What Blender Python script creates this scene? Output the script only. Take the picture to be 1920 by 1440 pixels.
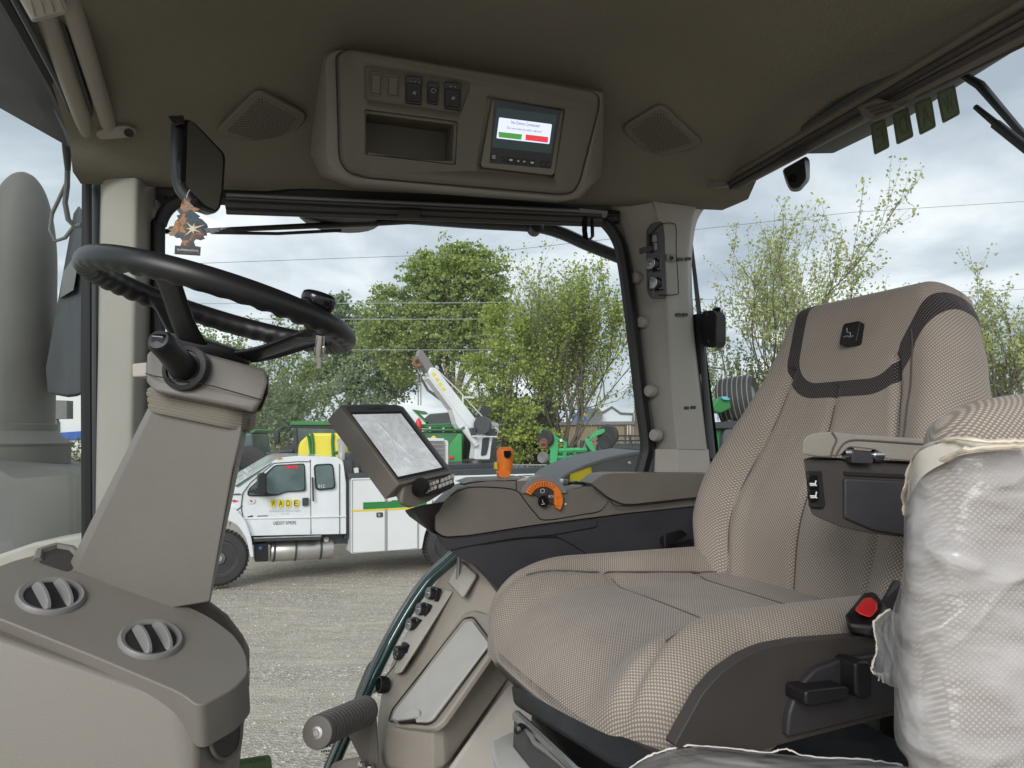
import bpy, bmesh, math, random
from mathutils import Vector, Matrix
from mathutils.bvhtree import BVHTree
R = math.radians
random.seed(7)
SC = bpy.context.scene
COL = SC.collection
for o in list(bpy.data.objects): bpy.data.objects.remove(o)

# ------------------------------------------------------------------ camera
CZ = 2.7; PITCH = R(4.08); F = 1332.0
cam = bpy.data.cameras.new('camera'); camo = bpy.data.objects.new('camera', cam); COL.objects.link(camo)
cam.sensor_width = 36; cam.lens = 36*F/1920; cam.clip_start = .02; cam.clip_end = 3000
camo.location = (0, 0, CZ); camo.rotation_euler = (R(90)+PITCH, 0, 0)
SC.camera = camo

# ------------------------------------------------------------------ world: overcast sky
world = bpy.data.worlds.new('World'); SC.world = world; world.use_nodes = True
wn = world.node_tree; wn.nodes.clear()
def wnode(t, **k):
    n = wn.nodes.new(t)
    for a, b in k.items(): setattr(n, a, b)
    return n
SUN_EL, SUN_ROT = R(27), R(200)
sky = wnode('ShaderNodeTexSky', sky_type='NISHITA'); sky.sun_disc = False
sky.sun_elevation = SUN_EL; sky.sun_rotation = SUN_ROT
bg1 = wnode('ShaderNodeBackground'); bg1.inputs[1].default_value = .06
wn.links.new(sky.outputs[0], bg1.inputs[0])
tc = wnode('ShaderNodeTexCoord')
sep = wnode('ShaderNodeSeparateXYZ'); wn.links.new(tc.outputs['Generated'], sep.inputs[0])
def wmath(op, a, b=None):
    n = wnode('ShaderNodeMath', operation=op)
    for i, x in enumerate((a, b)):
        if x is None: continue
        if isinstance(x, (int, float)): n.inputs[i].default_value = x
        else: wn.links.new(x, n.inputs[i])
    return n.outputs[0]
zc = wmath('MAXIMUM', sep.outputs[2], 0.0)
den = wmath('ADD', zc, .22)
cx = wmath('DIVIDE', sep.outputs[0], den); cy = wmath('DIVIDE', sep.outputs[1], den)
comb = wnode('ShaderNodeCombineXYZ'); wn.links.new(cx, comb.inputs[0]); wn.links.new(cy, comb.inputs[1])
nz = wnode('ShaderNodeTexNoise'); nz.inputs['Scale'].default_value = 1.35; nz.inputs['Detail'].default_value = 7
nz.inputs['Roughness'].default_value = .5; nz.inputs['Distortion'].default_value = .35
wn.links.new(comb.outputs[0], nz.inputs['Vector'])
rp = wnode('ShaderNodeValToRGB')
rp.color_ramp.elements[0].position = .38; rp.color_ramp.elements[0].color = (.40, .455, .53, 1)
rp.color_ramp.elements[1].position = .62; rp.color_ramp.elements[1].color = (.90, .93, .955, 1)
e = rp.color_ramp.elements.new(.5); e.color = (.57, .625, .695, 1)
wn.links.new(nz.outputs[0], rp.inputs[0])
bg2 = wnode('ShaderNodeBackground'); bg2.inputs[1].default_value = .88
wn.links.new(rp.outputs[0], bg2.inputs[0])
mx = wnode('ShaderNodeMixShader'); mx.inputs[0].default_value = .88
wn.links.new(bg1.outputs[0], mx.inputs[1]); wn.links.new(bg2.outputs[0], mx.inputs[2])
wo = wnode('ShaderNodeOutputWorld'); wn.links.new(mx.outputs[0], wo.inputs[0])

# ------------------------------------------------------------------ sun (bright cloud veil behind the photographer)
sl = bpy.data.lights.new('sun', 'SUN'); sl.energy = 1.5; sl.angle = R(28); sl.color = (1, .98, .95)
so = bpy.data.objects.new('sun', sl); COL.objects.link(so)
sd = Vector((math.cos(SUN_EL)*-.30, math.cos(SUN_EL)*-.95, math.sin(SUN_EL)))   # direction towards the sun
so.rotation_euler = sd.to_track_quat('Z', 'Y').to_euler(); so.location = (0, 0, 30)
sky.sun_rotation = math.atan2(sd.x, sd.y)

SC.view_settings.view_transform = 'Standard'; SC.view_settings.look = 'None'
SC.view_settings.exposure = 0.66; SC.view_settings.gamma = 1; SC.view_settings.use_curve_mapping = False
SC.render.engine = 'CYCLES'
cy_ = SC.cycles
cy_.use_denoising = True
cy_.max_bounces = 10; cy_.diffuse_bounces = 5; cy_.glossy_bounces = 4; cy_.transparent_max_bounces = 16
cy_.sample_clamp_indirect = 6; cy_.caustics_reflective = False; cy_.caustics_refractive = False

# ------------------------------------------------------------------ pixel <-> space helpers
cp, sp = math.cos(PITCH), math.sin(PITCH)
def ray(px, py):
    x, y = (px-960)/F, (720-py)/F
    return Vector((x, cp - y*sp, y*cp + sp))
ORI = Vector((0, 0, CZ))
def V(px, py, Y):
    d = ray(px, py); return ORI + d*(Y/d.y)
class Plane:
    def __init__(s, a, b, c):
        a, b, c = [V(*p) if not isinstance(p, Vector) else p for p in (a, b, c)]
        s.p = a; s.n = (b-a).cross(c-a).normalized()
        if s.n.dot(ORI-a) < 0: s.n = -s.n
    def __call__(s, px, py, off=0.0):
        d = ray(px, py); t = (s.p + s.n*off - ORI).dot(s.n)/d.dot(s.n)
        return ORI + d*t
def YP(Y, skew=0.0):
    """vertical plane facing the camera at depth Y (skew = dY/dX)"""
    p = Vector((0, Y, CZ)); return Plane(p, p+Vector((1, skew, 0)), p+Vector((0, 0, 1)))
def ZP(z):
    p = Vector((0, 0, z)); return Plane(p, p+Vector((1, 0, 0)), p+Vector((0, 1, 0)))

def spl(pts, n=5, closed=True):
    """Catmull-Rom through points of any dimension"""
    P = [tuple(p) for p in pts]; out = []; N = len(P)
    rng = range(N) if closed else range(N-1)
    for i in rng:
        if closed: p0, p1, p2, p3 = P[(i-1) % N], P[i], P[(i+1) % N], P[(i+2) % N]
        else: p0, p1, p2, p3 = P[max(i-1, 0)], P[i], P[i+1], P[min(i+2, N-1)]
        for k in range(n):
            t = k/n
            out.append(tuple(.5*((2*b)+(-a+c)*t+(2*a-5*b+4*c-d)*t*t+(-a+3*b-3*c+d)*t**3) for a, b, c, d in zip(p0, p1, p2, p3)))
    if not closed: out.append(P[-1])
    return out
def rnd(pts, r, n=4):
    """closed outline with filleted corners; a point may carry its own radius as third value"""
    out = []; N = len(pts)
    for i in range(N):
        p = Vector(pts[i][:2]); rr = pts[i][2] if len(pts[i]) > 2 else r
        a = Vector(pts[i-1][:2]); b = Vector(pts[(i+1) % N][:2])
        da, db = a-p, b-p; la, lb = da.length, db.length
        if rr <= 0 or la < 1e-6 or lb < 1e-6: out.append((p.x, p.y)); continue
        q = min(rr, la*.45, lb*.45)
        A = p+da/la*q; B = p+db/lb*q
        for k in range(n+1):
            t = k/n; c = A*(1-t)**2+p*2*t*(1-t)+B*t*t
            out.append((c.x, c.y))
    return out

# ------------------------------------------------------------------ materials
def mat(name, col, rough=.55, metal=0, spec=.5, noise=0, nscale=40, bump=0, bscale=200, coat=0, emit=None, estr=1, sheen=0, coord='Object', dirt=0):
    m = bpy.data.materials.new(name); m.use_nodes = True; nt = m.node_tree; b = nt.nodes['Principled BSDF']
    b.inputs['Base Color'].default_value = (*col, 1); b.inputs['Roughness'].default_value = rough
    b.inputs['Metallic'].default_value = metal; b.inputs['Specular IOR Level'].default_value = spec
    b.inputs['Coat Weight'].default_value = coat
    if emit: b.inputs['Emission Color'].default_value = (*emit, 1); b.inputs['Emission Strength'].default_value = estr
    tcn = nt.nodes.new('ShaderNodeTexCoord')
    if noise or dirt:
        n = nt.nodes.new('ShaderNodeTexNoise'); n.inputs['Scale'].default_value = nscale; n.inputs['Detail'].default_value = 6
        n.inputs['Roughness'].default_value = .6
        nt.links.new(tcn.outputs[coord], n.inputs['Vector'])
        mr = nt.nodes.new('ShaderNodeMapRange'); mr.inputs[1].default_value = .3; mr.inputs[2].default_value = .7
        mr.inputs[3].default_value = 1-noise; mr.inputs[4].default_value = 1+noise
        nt.links.new(n.outputs[0], mr.inputs[0])
        mxn = nt.nodes.new('ShaderNodeVectorMath'); mxn.operation = 'SCALE'; mxn.inputs[0].default_value = col
        nt.links.new(mr.outputs[0], mxn.inputs['Scale']); nt.links.new(mxn.outputs[0], b.inputs['Base Color'])
        mr2 = nt.nodes.new('ShaderNodeMapRange'); mr2.inputs[1].default_value = .3; mr2.inputs[2].default_value = .7
        mr2.inputs[3].default_value = rough-.08; mr2.inputs[4].default_value = min(1, rough+.1)
        nt.links.new(n.outputs[0], mr2.inputs[0]); nt.links.new(mr2.outputs[0], b.inputs['Roughness'])
    if bump:
        n = nt.nodes.new('ShaderNodeTexNoise'); n.inputs['Scale'].default_value = bscale; n.inputs['Detail'].default_value = 3
        nt.links.new(tcn.outputs[coord], n.inputs['Vector'])
        bp = nt.nodes.new('ShaderNodeBump'); bp.inputs['Strength'].default_value = bump; bp.inputs['Distance'].default_value = .002
        nt.links.new(n.outputs[0], bp.inputs['Height']); nt.links.new(bp.outputs[0], b.inputs['Normal'])
    return m
MT = {}
MT['tan'] = mat('tan_plastic', (.315, .285, .245), .52, noise=.05, nscale=14, bump=.25, bscale=900)
MT['tan_light'] = mat('light_tan_plastic', (.43, .405, .36), .5, noise=.05, nscale=10, bump=.25, bscale=900)
MT['pillar'] = mat('pillar_trim', (.37, .35, .31), .55, noise=.05, nscale=8, bump=.25, bscale=900)
MT['console'] = mat('brown_console', (.158, .142, .12), .42, noise=.05, nscale=20, bump=.2, bscale=1200)
MT['charcoal'] = mat('charcoal_plastic', (.034, .032, .036), .5, noise=.08, nscale=12, bump=.25, bscale=900)
MT['warm_dark'] = mat('warm_dark_plastic', (.052, .046, .043), .48, noise=.08, nscale=12, bump=.2, bscale=900)
MT['black'] = mat('black_plastic', (.011, .011, .012), .42, noise=.1, nscale=30, bump=.15, bscale=900)
MT['gloss_black'] = mat('gloss_black', (.008, .008, .01), .15)
MT['column'] = mat('column_plastic', (.172, .161, .142), .5, noise=.04, nscale=8, bump=.25, bscale=900)
MT['exhaust'] = mat('heat_dulled_housing', (.135, .132, .12), .6, noise=.16, nscale=5, bump=.2, bscale=50)
MT['rubber'] = mat('black_rubber', (.012, .012, .013), .5)
MT['rubber_grey'] = mat('grey_rubber', (.12, .11, .10), .6, bump=.2, bscale=500)
MT['grey'] = mat('grey_plastic', (.21, .205, .2), .42, bump=.15, bscale=900)
MT['lid'] = mat('lid_plastic', (.45, .44, .41), .5, noise=.06, nscale=25)
MT['steel'] = mat('bright_steel', (.6, .6, .6), .25, metal=1)
MT['alu'] = mat('dull_aluminium', (.62, .6, .57), .38, metal=.85, noise=.1, nscale=6)
MT['orange'] = mat('orange_plastic', (.80, .20, .02), .42)
MT['red'] = mat('red_plastic', (.72, .03, .03), .4)
MT['white_print'] = mat('white_print', (.75, .75, .74), .5)
MT['dark_print'] = mat('dark_print', (.03, .03, .04), .5)
MT['leather'] = mat('armrest_vinyl', (.27, .245, .21), .42, noise=.05, nscale=20, bump=.35, bscale=700)
MT['machine'] = mat('painted_grey_metal', (.155, .16, .155), .55, noise=.14, nscale=3, bump=.15, bscale=60)
MT['machine_dark'] = mat('dark_grey_metal', (.05, .055, .06), .4, noise=.15, nscale=5)
MT['truck'] = mat('white_truck_paint', (.78, .80, .82), .22, coat=.6, noise=.06, nscale=2.5)
MT['truck_box'] = mat('white_body_paint', (.78, .79, .80), .35, noise=.05, nscale=1.2)
MT['tire'] = mat('tyre_rubber', (.04, .04, .04), .75, noise=.25, nscale=4, bump=.3, bscale=20)
MT['tgreen'] = mat('truck_stripe_green', (.02, .22, .05), .4)
MT['yellow'] = mat('yellow_paint', (.85, .62, .02), .45)
MT['tankyellow'] = mat('yellow_tank_plastic', (.82, .70, .06), .45, noise=.06, nscale=1.5)
MT['mgreen'] = mat('machine_green_paint', (.028, .19, .05), .45, noise=.2, nscale=1.5)
MT['blue'] = mat('blue_paint', (.04, .12, .42), .5)
MT['rust'] = mat('rusty_metal', (.24, .11, .06), .7, noise=.3, nscale=6)
MT['truckglass'] = mat('truck_window_glass', (.10, .14, .14), .08, noise=.35, nscale=1.6)
MT['chainlink'] = mat('galvanised_fence', (.35, .36, .36), .5, metal=.4)
MT['tube_green'] = mat('dark_green_gloss_edge', (.015, .055, .05), .12, coat=1)

def glass(name, tint, ior=1.3, dust=.014):
    m = bpy.data.materials.new(name); m.use_nodes = True; nt = m.node_tree; nt.nodes.clear()
    tr = nt.nodes.new('ShaderNodeBsdfTransparent'); tr.inputs[0].default_value = (*tint, 1)
    gl = nt.nodes.new('ShaderNodeBsdfGlossy'); gl.inputs['Roughness'].default_value = .01
    df = nt.nodes.new('ShaderNodeBsdfDiffuse'); df.inputs[0].default_value = (.7, .72, .7, 1)
    fr = nt.nodes.new('ShaderNodeFresnel'); fr.inputs[0].default_value = ior
    tcn = nt.nodes.new('ShaderNodeTexCoord'); n = nt.nodes.new('ShaderNodeTexNoise'); n.inputs['Scale'].default_value = 3.5
    n.inputs['Detail'].default_value = 8; n.inputs['Roughness'].default_value = .7
    nt.links.new(tcn.outputs['Object'], n.inputs['Vector'])
    mr = nt.nodes.new('ShaderNodeMapRange'); mr.inputs[1].default_value = .45; mr.inputs[2].default_value = .75
    mr.inputs[3].default_value = dust*.3; mr.inputs[4].default_value = dust*2.5
    nt.links.new(n.outputs[0], mr.inputs[0])
    m1 = nt.nodes.new('ShaderNodeMixShader'); nt.links.new(mr.outputs[0], m1.inputs[0])
    nt.links.new(tr.outputs[0], m1.inputs[1]); nt.links.new(df.outputs[0], m1.inputs[2])
    m2 = nt.nodes.new('ShaderNodeMixShader'); nt.links.new(fr.outputs[0], m2.inputs[0])
    nt.links.new(m1.outputs[0], m2.inputs[1]); nt.links.new(gl.outputs[0], m2.inputs[2])
    out = nt.nodes.new('ShaderNodeOutputMaterial'); nt.links.new(m2.outputs[0], out.inputs[0])
    return m
MT['glass'] = glass('tinted_window_glass', (.85, .875, .86))
MT['glass_front'] = glass('windshield_glass', (.84, .88, .86), 1.04, .0)

def weave(name, dark, light, period=.0056, band=None, stains=0.0):
    """two-tone knitted seat cloth: light dots on a darker ground, from UV in metres. band=(cx,cy,hx,hy,r,width) in the second UV map"""
    m = bpy.data.materials.new(name); m.use_nodes = True; nt = m.node_tree; b = nt.nodes['Principled BSDF']
    L = nt.links
    def mt(op, a, bb=None, cc=None):
        n = nt.nodes.new('ShaderNodeMath'); n.operation = op
        for i, x in enumerate((a, bb, cc)):
            if x is None: continue
            if isinstance(x, (int, float)): n.inputs[i].default_value = x
            else: L.new(x, n.inputs[i])
        return n.outputs[0]
    uv = nt.nodes.new('ShaderNodeUVMap'); uv.uv_map = 'uv'
    s = nt.nodes.new('ShaderNodeSeparateXYZ'); L.new(uv.outputs[0], s.inputs[0])
    k = 2*math.pi/period
    a = mt('COSINE', mt('MULTIPLY', s.outputs[0], k*.72))
    c = mt('COSINE', mt('MULTIPLY', s.outputs[1], k*.80))
    dot = mt('ADD', mt('MULTIPLY', mt('MULTIPLY', a, c), .5), .5)
    dn = nt.nodes.new('ShaderNodeMapRange'); dn.interpolation_type = 'SMOOTHSTEP'
    dn.inputs[1].default_value = .50; dn.inputs[2].default_value = .80; L.new(dot, dn.inputs[0])
    mix = nt.nodes.new('ShaderNodeMix'); mix.data_type = 'RGBA'
    L.new(dn.outputs[0], mix.inputs[0]); mix.inputs[6].default_value = (*dark, 1); mix.inputs[7].default_value = (*light, 1)
    colour = mix.outputs[2]
    tcn = nt.nodes.new('ShaderNodeTexCoord')
    n2 = nt.nodes.new('ShaderNodeTexNoise'); n2.inputs['Scale'].default_value = 7; n2.inputs['Detail'].default_value = 6
    L.new(tcn.outputs['Object'], n2.inputs['Vector'])
    mr = nt.nodes.new('ShaderNodeMapRange'); mr.inputs[1].default_value = .3; mr.inputs[2].default_value = .7
    mr.inputs[3].default_value = 1-stains; mr.inputs[4].default_value = 1.06; L.new(n2.outputs[0], mr.inputs[0])
    vs = nt.nodes.new('ShaderNodeVectorMath'); vs.operation = 'SCALE'; L.new(colour, vs.inputs[0]); L.new(mr.outputs[0], vs.inputs['Scale'])
    colour = vs.outputs[0]
    if band:
        cx_, cy_b, hx, hy, rr, w = band
        uv2 = nt.nodes.new('ShaderNodeUVMap'); uv2.uv_map = 'shape'
        s2 = nt.nodes.new('ShaderNodeSeparateXYZ'); L.new(uv2.outputs[0], s2.inputs[0])
        qx = mt('SUBTRACT', mt('SUBTRACT', mt('ABSOLUTE', mt('SUBTRACT', s2.outputs[0], cx_)), hx-rr), mt('MULTIPLY', mt('MAXIMUM', mt('SUBTRACT', s2.outputs[1], cy_b-hy+.05), 0.0), mt('MULTIPLY', mt('LESS_THAN', s2.outputs[0], cx_), .42)))
        qy = mt('SUBTRACT', mt('SUBTRACT', cy_b, s2.outputs[1]), hy-rr)
        ax, ay = mt('MAXIMUM', qx, 0.0), mt('MAXIMUM', qy, 0.0)
        ln = mt('SQRT', mt('ADD', mt('MULTIPLY', ax, ax), mt('MULTIPLY', ay, ay)))
        sd_ = mt('SUBTRACT', mt('ADD', ln, mt('MINIMUM', mt('MAXIMUM', qx, qy), 0.0)), rr)
        inb = mt('MULTIPLY', mt('GREATER_THAN', sd_, 0.0), mt('LESS_THAN', sd_, w))
        mb = nt.nodes.new('ShaderNodeMix'); mb.data_type = 'RGBA'; L.new(inb, mb.inputs[0]); L.new(colour, mb.inputs[6])
        md = nt.nodes.new('ShaderNodeMix'); md.data_type = 'RGBA'; L.new(dn.outputs[0], md.inputs[0])
        md.inputs[6].default_value = (.022, .018, .02, 1); md.inputs[7].default_value = (.13, .11, .11, 1)
        L.new(md.outputs[2], mb.inputs[7]); colour = mb.outputs[2]
    L.new(colour, b.inputs['Base Color']); b.inputs['Roughness'].default_value = .85; b.inputs['Specular IOR Level'].default_value = .2
    b.inputs['Sheen Weight'].default_value = .15
    n3 = nt.nodes.new('ShaderNodeTexNoise'); n3.inputs['Scale'].default_value = 11; n3.inputs['Detail'].default_value = 4; n3.inputs['Distortion'].default_value = 1.5; L.new(tcn.outputs['Object'], n3.inputs['Vector'])
    bp0 = nt.nodes.new('ShaderNodeBump'); bp0.inputs['Strength'].default_value = .35; bp0.inputs['Distance'].default_value = .010; L.new(n3.outputs[0], bp0.inputs['Height'])
    bp = nt.nodes.new('ShaderNodeBump'); bp.inputs['Strength'].default_value = .35; bp.inputs['Distance'].default_value = .0010; L.new(bp0.outputs[0], bp.inputs['Normal'])
    L.new(dot, bp.inputs['Height']); L.new(bp.outputs[0], b.inputs['Normal'])
    return m

# ------------------------------------------------------------------ objects
def tag(o, label=None, cat=None, group=None, kind=None):
    if label: o['label'] = label
    if cat: o['category'] = cat
    if group: o['group'] = group
    if kind: o['kind'] = kind
    return o
def thing(name, label, cat, loc=(0, 0, 0), group=None):
    o = bpy.data.objects.new(name, None); COL.objects.link(o); o.location = loc; o.empty_display_size = .1
    return tag(o, label, cat, group)
def origin(p):
    v = Vector((0, 0, 0))
    while p: v += Vector(p.location); p = p.parent
    return v
class MB:
    def __init__(s): s.v = []; s.f = []; s.uv = {}
    def add(s, vs, fs):
        n = len(s.v); s.v += [Vector(v) for v in vs]; s.f += [tuple(i+n for i in f) for f in fs]; return s
    def prism(s, front, back):
        n = len(front)
        s.add(list(front)+list(back), [tuple(range(n)), tuple(range(2*n-1, n-1, -1))]+[(i, n+i, n+(i+1) % n, (i+1) % n) for i in range(n)])
        return s
    def slab(s, pl, pts, t, off=0.0, vec=None, shrink=1.0):
        fr = [pl(x, y, off) for x, y in pts]
        d = Vector(vec) if vec is not None else -pl.n*t
        bk = [p+d for p in fr]
        if shrink != 1:
            c = sum(bk, Vector())/len(bk); bk = [c+(b-c)*shrink for b in bk]
        return s.prism(fr, bk)
    def box(s, c, sx, sy, sz, ax=None):
        X, Y, Z = ax or (Vector((1, 0, 0)), Vector((0, 1, 0)), Vector((0, 0, 1)))
        c = Vector(c); vs = [c+X*a*sx/2+Y*b*sy/2+Z*d*sz/2 for a in (-1, 1) for b in (-1, 1) for d in (-1, 1)]
        return s.add(vs, [(0, 1, 3, 2), (4, 6, 7, 5), (0, 4, 5, 1), (2, 3, 7, 6), (0, 2, 6, 4), (1, 5, 7, 3)])
    def hull(s, pts):
        bm = bmesh.new()
        for p in pts: bm.verts.new(p)
        r = bmesh.ops.convex_hull(bm, input=bm.verts)
        bmesh.ops.delete(bm, geom=list({g for g in r['geom_interior']+r['geom_unused'] if isinstance(g, bmesh.types.BMVert)}), context='VERTS')
        bmesh.ops.dissolve_limit(bm, angle_limit=R(2), verts=bm.verts, edges=bm.edges)
        bm.verts.index_update()
        s.add([v.co.copy() for v in bm.verts], [[v.index for v in f.verts] for f in bm.faces]); bm.free(); return s
    def tube(s, pts, r, seg=8, caps=True, closed=False, flat=1.0):
        pts = [Vector(p) for p in pts]; n = len(pts)
        rs = r if isinstance(r, (list, tuple)) else [r]*n
        rings = []; up = None
        for i, p in enumerate(pts):
            a = pts[i-1] if (i or closed) else p; b = pts[(i+1) % n] if (i < n-1 or closed) else p
            d = (b-a).normalized()
            if up is None: up = Vector((0, 0, 1)) if abs(d.z) < .95 else Vector((0, 1, 0))
            x = d.cross(up)
            if x.length < 1e-5: x = d.cross(Vector((0, 1, 0)))
            x.normalize(); y = x.cross(d).normalized(); up = y
            rings.append([p+(x*math.cos(2*math.pi*k/seg)+y*math.sin(2*math.pi*k/seg)*flat)*rs[i] for k in range(seg)])
        base = len(s.v)
        for rg in rings: s.v += rg
        for i in range(n if closed else n-1):
            j = (i+1) % n
            for k in range(seg):
                s.f.append((base+i*seg+k, base+i*seg+(k+1) % seg, base+j*seg+(k+1) % seg, base+j*seg+k))
        if caps and not closed:
            s.f.append(tuple(base+k for k in range(seg-1, -1, -1))); s.f.append(tuple(base+(n-1)*seg+k for k in range(seg)))
        return s
    def lathe(s, c, axis, prof, seg=24, ang=None):
        """prof = [(r, h)...] along axis"""
        axis = Vector(axis).normalized(); c = Vector(c)
        x = axis.cross(Vector((0, 0, 1)) if abs(axis.z) < .9 else Vector((0, 1, 0))).normalized(); y = axis.cross(x)
        base = len(s.v)
        for r, h in prof:
            for k in range(seg):
                t = 2*math.pi*k/seg; s.v.append(c+axis*h+(x*math.cos(t)+y*math.sin(t))*max(r, 1e-5))
        for i in range(len(prof)-1):
            for k in range(seg):
                s.f.append((base+i*seg+k, base+i*seg+(k+1) % seg, base+(i+1)*seg+(k+1) % seg, base+(i+1)*seg+k))
        if prof[0][0] > 1e-4: s.f.append(tuple(base+k for k in range(seg-1, -1, -1)))
        if prof[-1][0] > 1e-4: s.f.append(tuple(base+(len(prof)-1)*seg+k for k in range(seg)))
        return s
    def build(s, name, m, parent=None, bevel=0, seg=3, smooth=True, kind=None, label=None, solid=0, ang=35):
        me = bpy.data.meshes.new(name); o0 = origin(parent)
        me.from_pydata([v-o0 for v in s.v], [], s.f)
        bm = bmesh.new(); bm.from_mesh(me); bmesh.ops.recalc_face_normals(bm, faces=bm.faces); bm.to_mesh(me); bm.free()
        me.materials.append(MT[m] if isinstance(m, str) else m)
        o = bpy.data.objects.new(name, me); COL.objects.link(o)
        if parent: o.parent = parent
        if smooth:
            for p in me.polygons: p.use_smooth = True
        if solid:
            md = o.modifiers.new('solid', 'SOLIDIFY'); md.thickness = solid; md.offset = -1
        if bevel:
            md = o.modifiers.new('bevel', 'BEVEL'); md.width = bevel; md.segments = seg; md.limit_method = 'ANGLE'; md.angle_limit = R(ang)
            md.harden_normals = True; md.miter_outer = 'MITER_ARC'
        elif smooth: me.set_sharp_from_angle(angle=R(ang))
        tag(o, label=label, kind=kind)
        return o
def slab(name, m, pl, pts, t, parent=None, off=0, bevel=0, vec=None, shrink=1, **k):
    return MB().slab(pl, pts, t, off, vec, shrink).build(name, m, parent, bevel, **k)
def bake(o):
    dg = bpy.context.evaluated_depsgraph_get(); dg.update()
    me = bpy.data.meshes.new_from_object(o.evaluated_get(dg)); o.modifiers.clear(); o.data = me
    return o
def cut(o, cutters):
    """boolean the cutters (MB) out of o and keep the result as plain mesh"""
    tmp = []
    for c in cutters:
        co = c.build('cutter', 'black', None, smooth=False); tmp.append(co)
        md = o.modifiers.new('cut', 'BOOLEAN'); md.operation = 'DIFFERENCE'; md.solver = 'EXACT'; md.object = co
    bake(o)
    for t in tmp: bpy.data.objects.remove(t)
    o.data.set_sharp_from_angle(angle=R(35))
    return o
def text(name, s, quad, m, parent, pl=None, mirror=False, off=0.0, t=.0004, squash=True, align='C'):
    """flat lettering filling the pixel quad TL,TR,BR,BL (px, or px with depth) on plane pl"""
    cu = bpy.data.curves.new('t', 'FONT'); cu.body = s; cu.fill_mode = 'FRONT'; cu.resolution_u = 3
    to = bpy.data.objects.new('t', cu); COL.objects.link(to)
    dg = bpy.context.evaluated_depsgraph_get(); dg.update()
    me = bpy.data.meshes.new_from_object(to.evaluated_get(dg)); bpy.data.objects.remove(to)
    xs = [v.co.x for v in me.vertices]; ys = [v.co.y for v in me.vertices]
    x0, x1, y0, y1 = min(xs), max(xs), min(ys), max(ys)
    c = [pl(q[0], q[1], off) if pl else V(*q) for q in quad]
    b = MB(); vs = []
    for v in me.vertices:
        u = (v.co.x-x0)/(x1-x0); w = (v.co.y-y0)/max(y1-y0, 1e-6)
        if mirror: u = 1-u
        top = c[0].lerp(c[1], u); bot = c[3].lerp(c[2], u); vs.append(bot.lerp(top, w))
    b.add(vs, [tuple(p.vertices) for p in me.polygons])
    return b.build(name, m, parent, smooth=False)
def surf(name, m, rows, parent=None, nu=6, nv=6, solid=0, uvscale=True, kind=None, label=None, bevel=0):
    """smooth sheet through a control net of world points"""
    g = [spl([tuple(p) for p in r], nu, False) for r in rows]
    cols = [spl([g[i][j] for i in range(len(g))], nv, False) for j in range(len(g[0]))]
    nr, nc = len(cols[0]), len(cols)
    b = MB(); b.v = [Vector(cols[j][i]) for i in range(nr) for j in range(nc)]
    b.f = [(i*nc+j, i*nc+j+1, (i+1)*nc+j+1, (i+1)*nc+j) for i in range(nr-1) for j in range(nc-1)]
    o = b.build(name, m, parent, solid=solid, kind=kind, label=label, bevel=bevel, ang=60)
    return o
def dup(o, delta, parent=None):
    c = o.copy(); COL.objects.link(c); c.location = Vector(o.location)+Vector(delta); c.parent = parent or o.parent
    return c
def duptree(root, loc, label=None):
    r = root.copy(); COL.objects.link(r); r.location = loc
    if label: r['label'] = label
    for ch in root.children:
        c = ch.copy(); COL.objects.link(c); c.parent = r
        for g in ch.children:
            d = g.copy(); COL.objects.link(d); d.parent = c
    return r
# ================================================================== CAB SHELL
def struct(o): o['kind'] = 'structure'; return o
# headliner fabric
hm = mat('headliner_fabric', (.205, .190, .150), .85, spec=.2, noise=.04, nscale=5)
nt = hm.node_tree; b_ = nt.nodes['Principled BSDF']
tcn = nt.nodes.new('ShaderNodeTexCoord'); wv = nt.nodes.new('ShaderNodeTexWave'); wv.inputs['Scale'].default_value = 85; wv.bands_direction = 'X'
wv.inputs['Distortion'].default_value = .6; wv.inputs['Detail Scale'].default_value = 30
nt.links.new(tcn.outputs['Object'], wv.inputs['Vector'])
bp = nt.nodes.new('ShaderNodeBump'); bp.inputs['Strength'].default_value = .45; bp.inputs['Distance'].default_value = .0012
nt.links.new(wv.outputs[0], bp.inputs['Height']); nt.links.new(bp.outputs[0], b_.inputs['Normal']); MT['headliner'] = hm

def XL(Y): return -.75-.37*(Y-1.02)
def XR(Y): return .788-.4656*(Y-1.05)
def YF(X): return 1.60+.12*X
def sm(t): t = max(0, min(1, t)); return t*t*(3-2*t)
def ceil_pt(s, t):
    Y = .02+t*1.58; X = XL(Y)+(XR(Y)-XL(Y))*s
    Y = .02+t*(YF(X)-.02); X = XL(Y)+(XR(Y)-XL(Y))*s
    e1 = s*(XR(Y)-XL(Y)); e2 = (1-s)*(XR(Y)-XL(Y)); far = YF(X)-Y
    z = .745 - .095*(1-sm(e1/.5)) - .095*(1-sm(e2/.5)) - .085*(1-sm(far/.36))
    z -= .115*(1-sm(far/.13))*1.0
    z = max(z, .535)
    return Vector((X, Y, CZ+z))
n1, n2 = 60, 60
mb = MB(); mb.v = [ceil_pt(i/n1, j/n2) for j in range(n2+1) for i in range(n1+1)]
mb.f = [(j*(n1+1)+i, j*(n1+1)+i+1, (j+1)*(n1+1)+i+1, (j+1)*(n1+1)+i) for j in range(n2) for i in range(n1)]
ceiling = struct(mb.build('ceiling', 'headliner', ang=80))
cbm = BVHTree.FromPolygons(mb.v, mb.f)
def CH(px, py, off=.0):
    d = ray(px, py); h = cbm.ray_cast(ORI, d.normalized())
    if h[0] is None: return V(px, py, 1.5)
    n = h[1]; n = n if n.dot(d) < 0 else -n
    return h[0]+n*off
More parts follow.
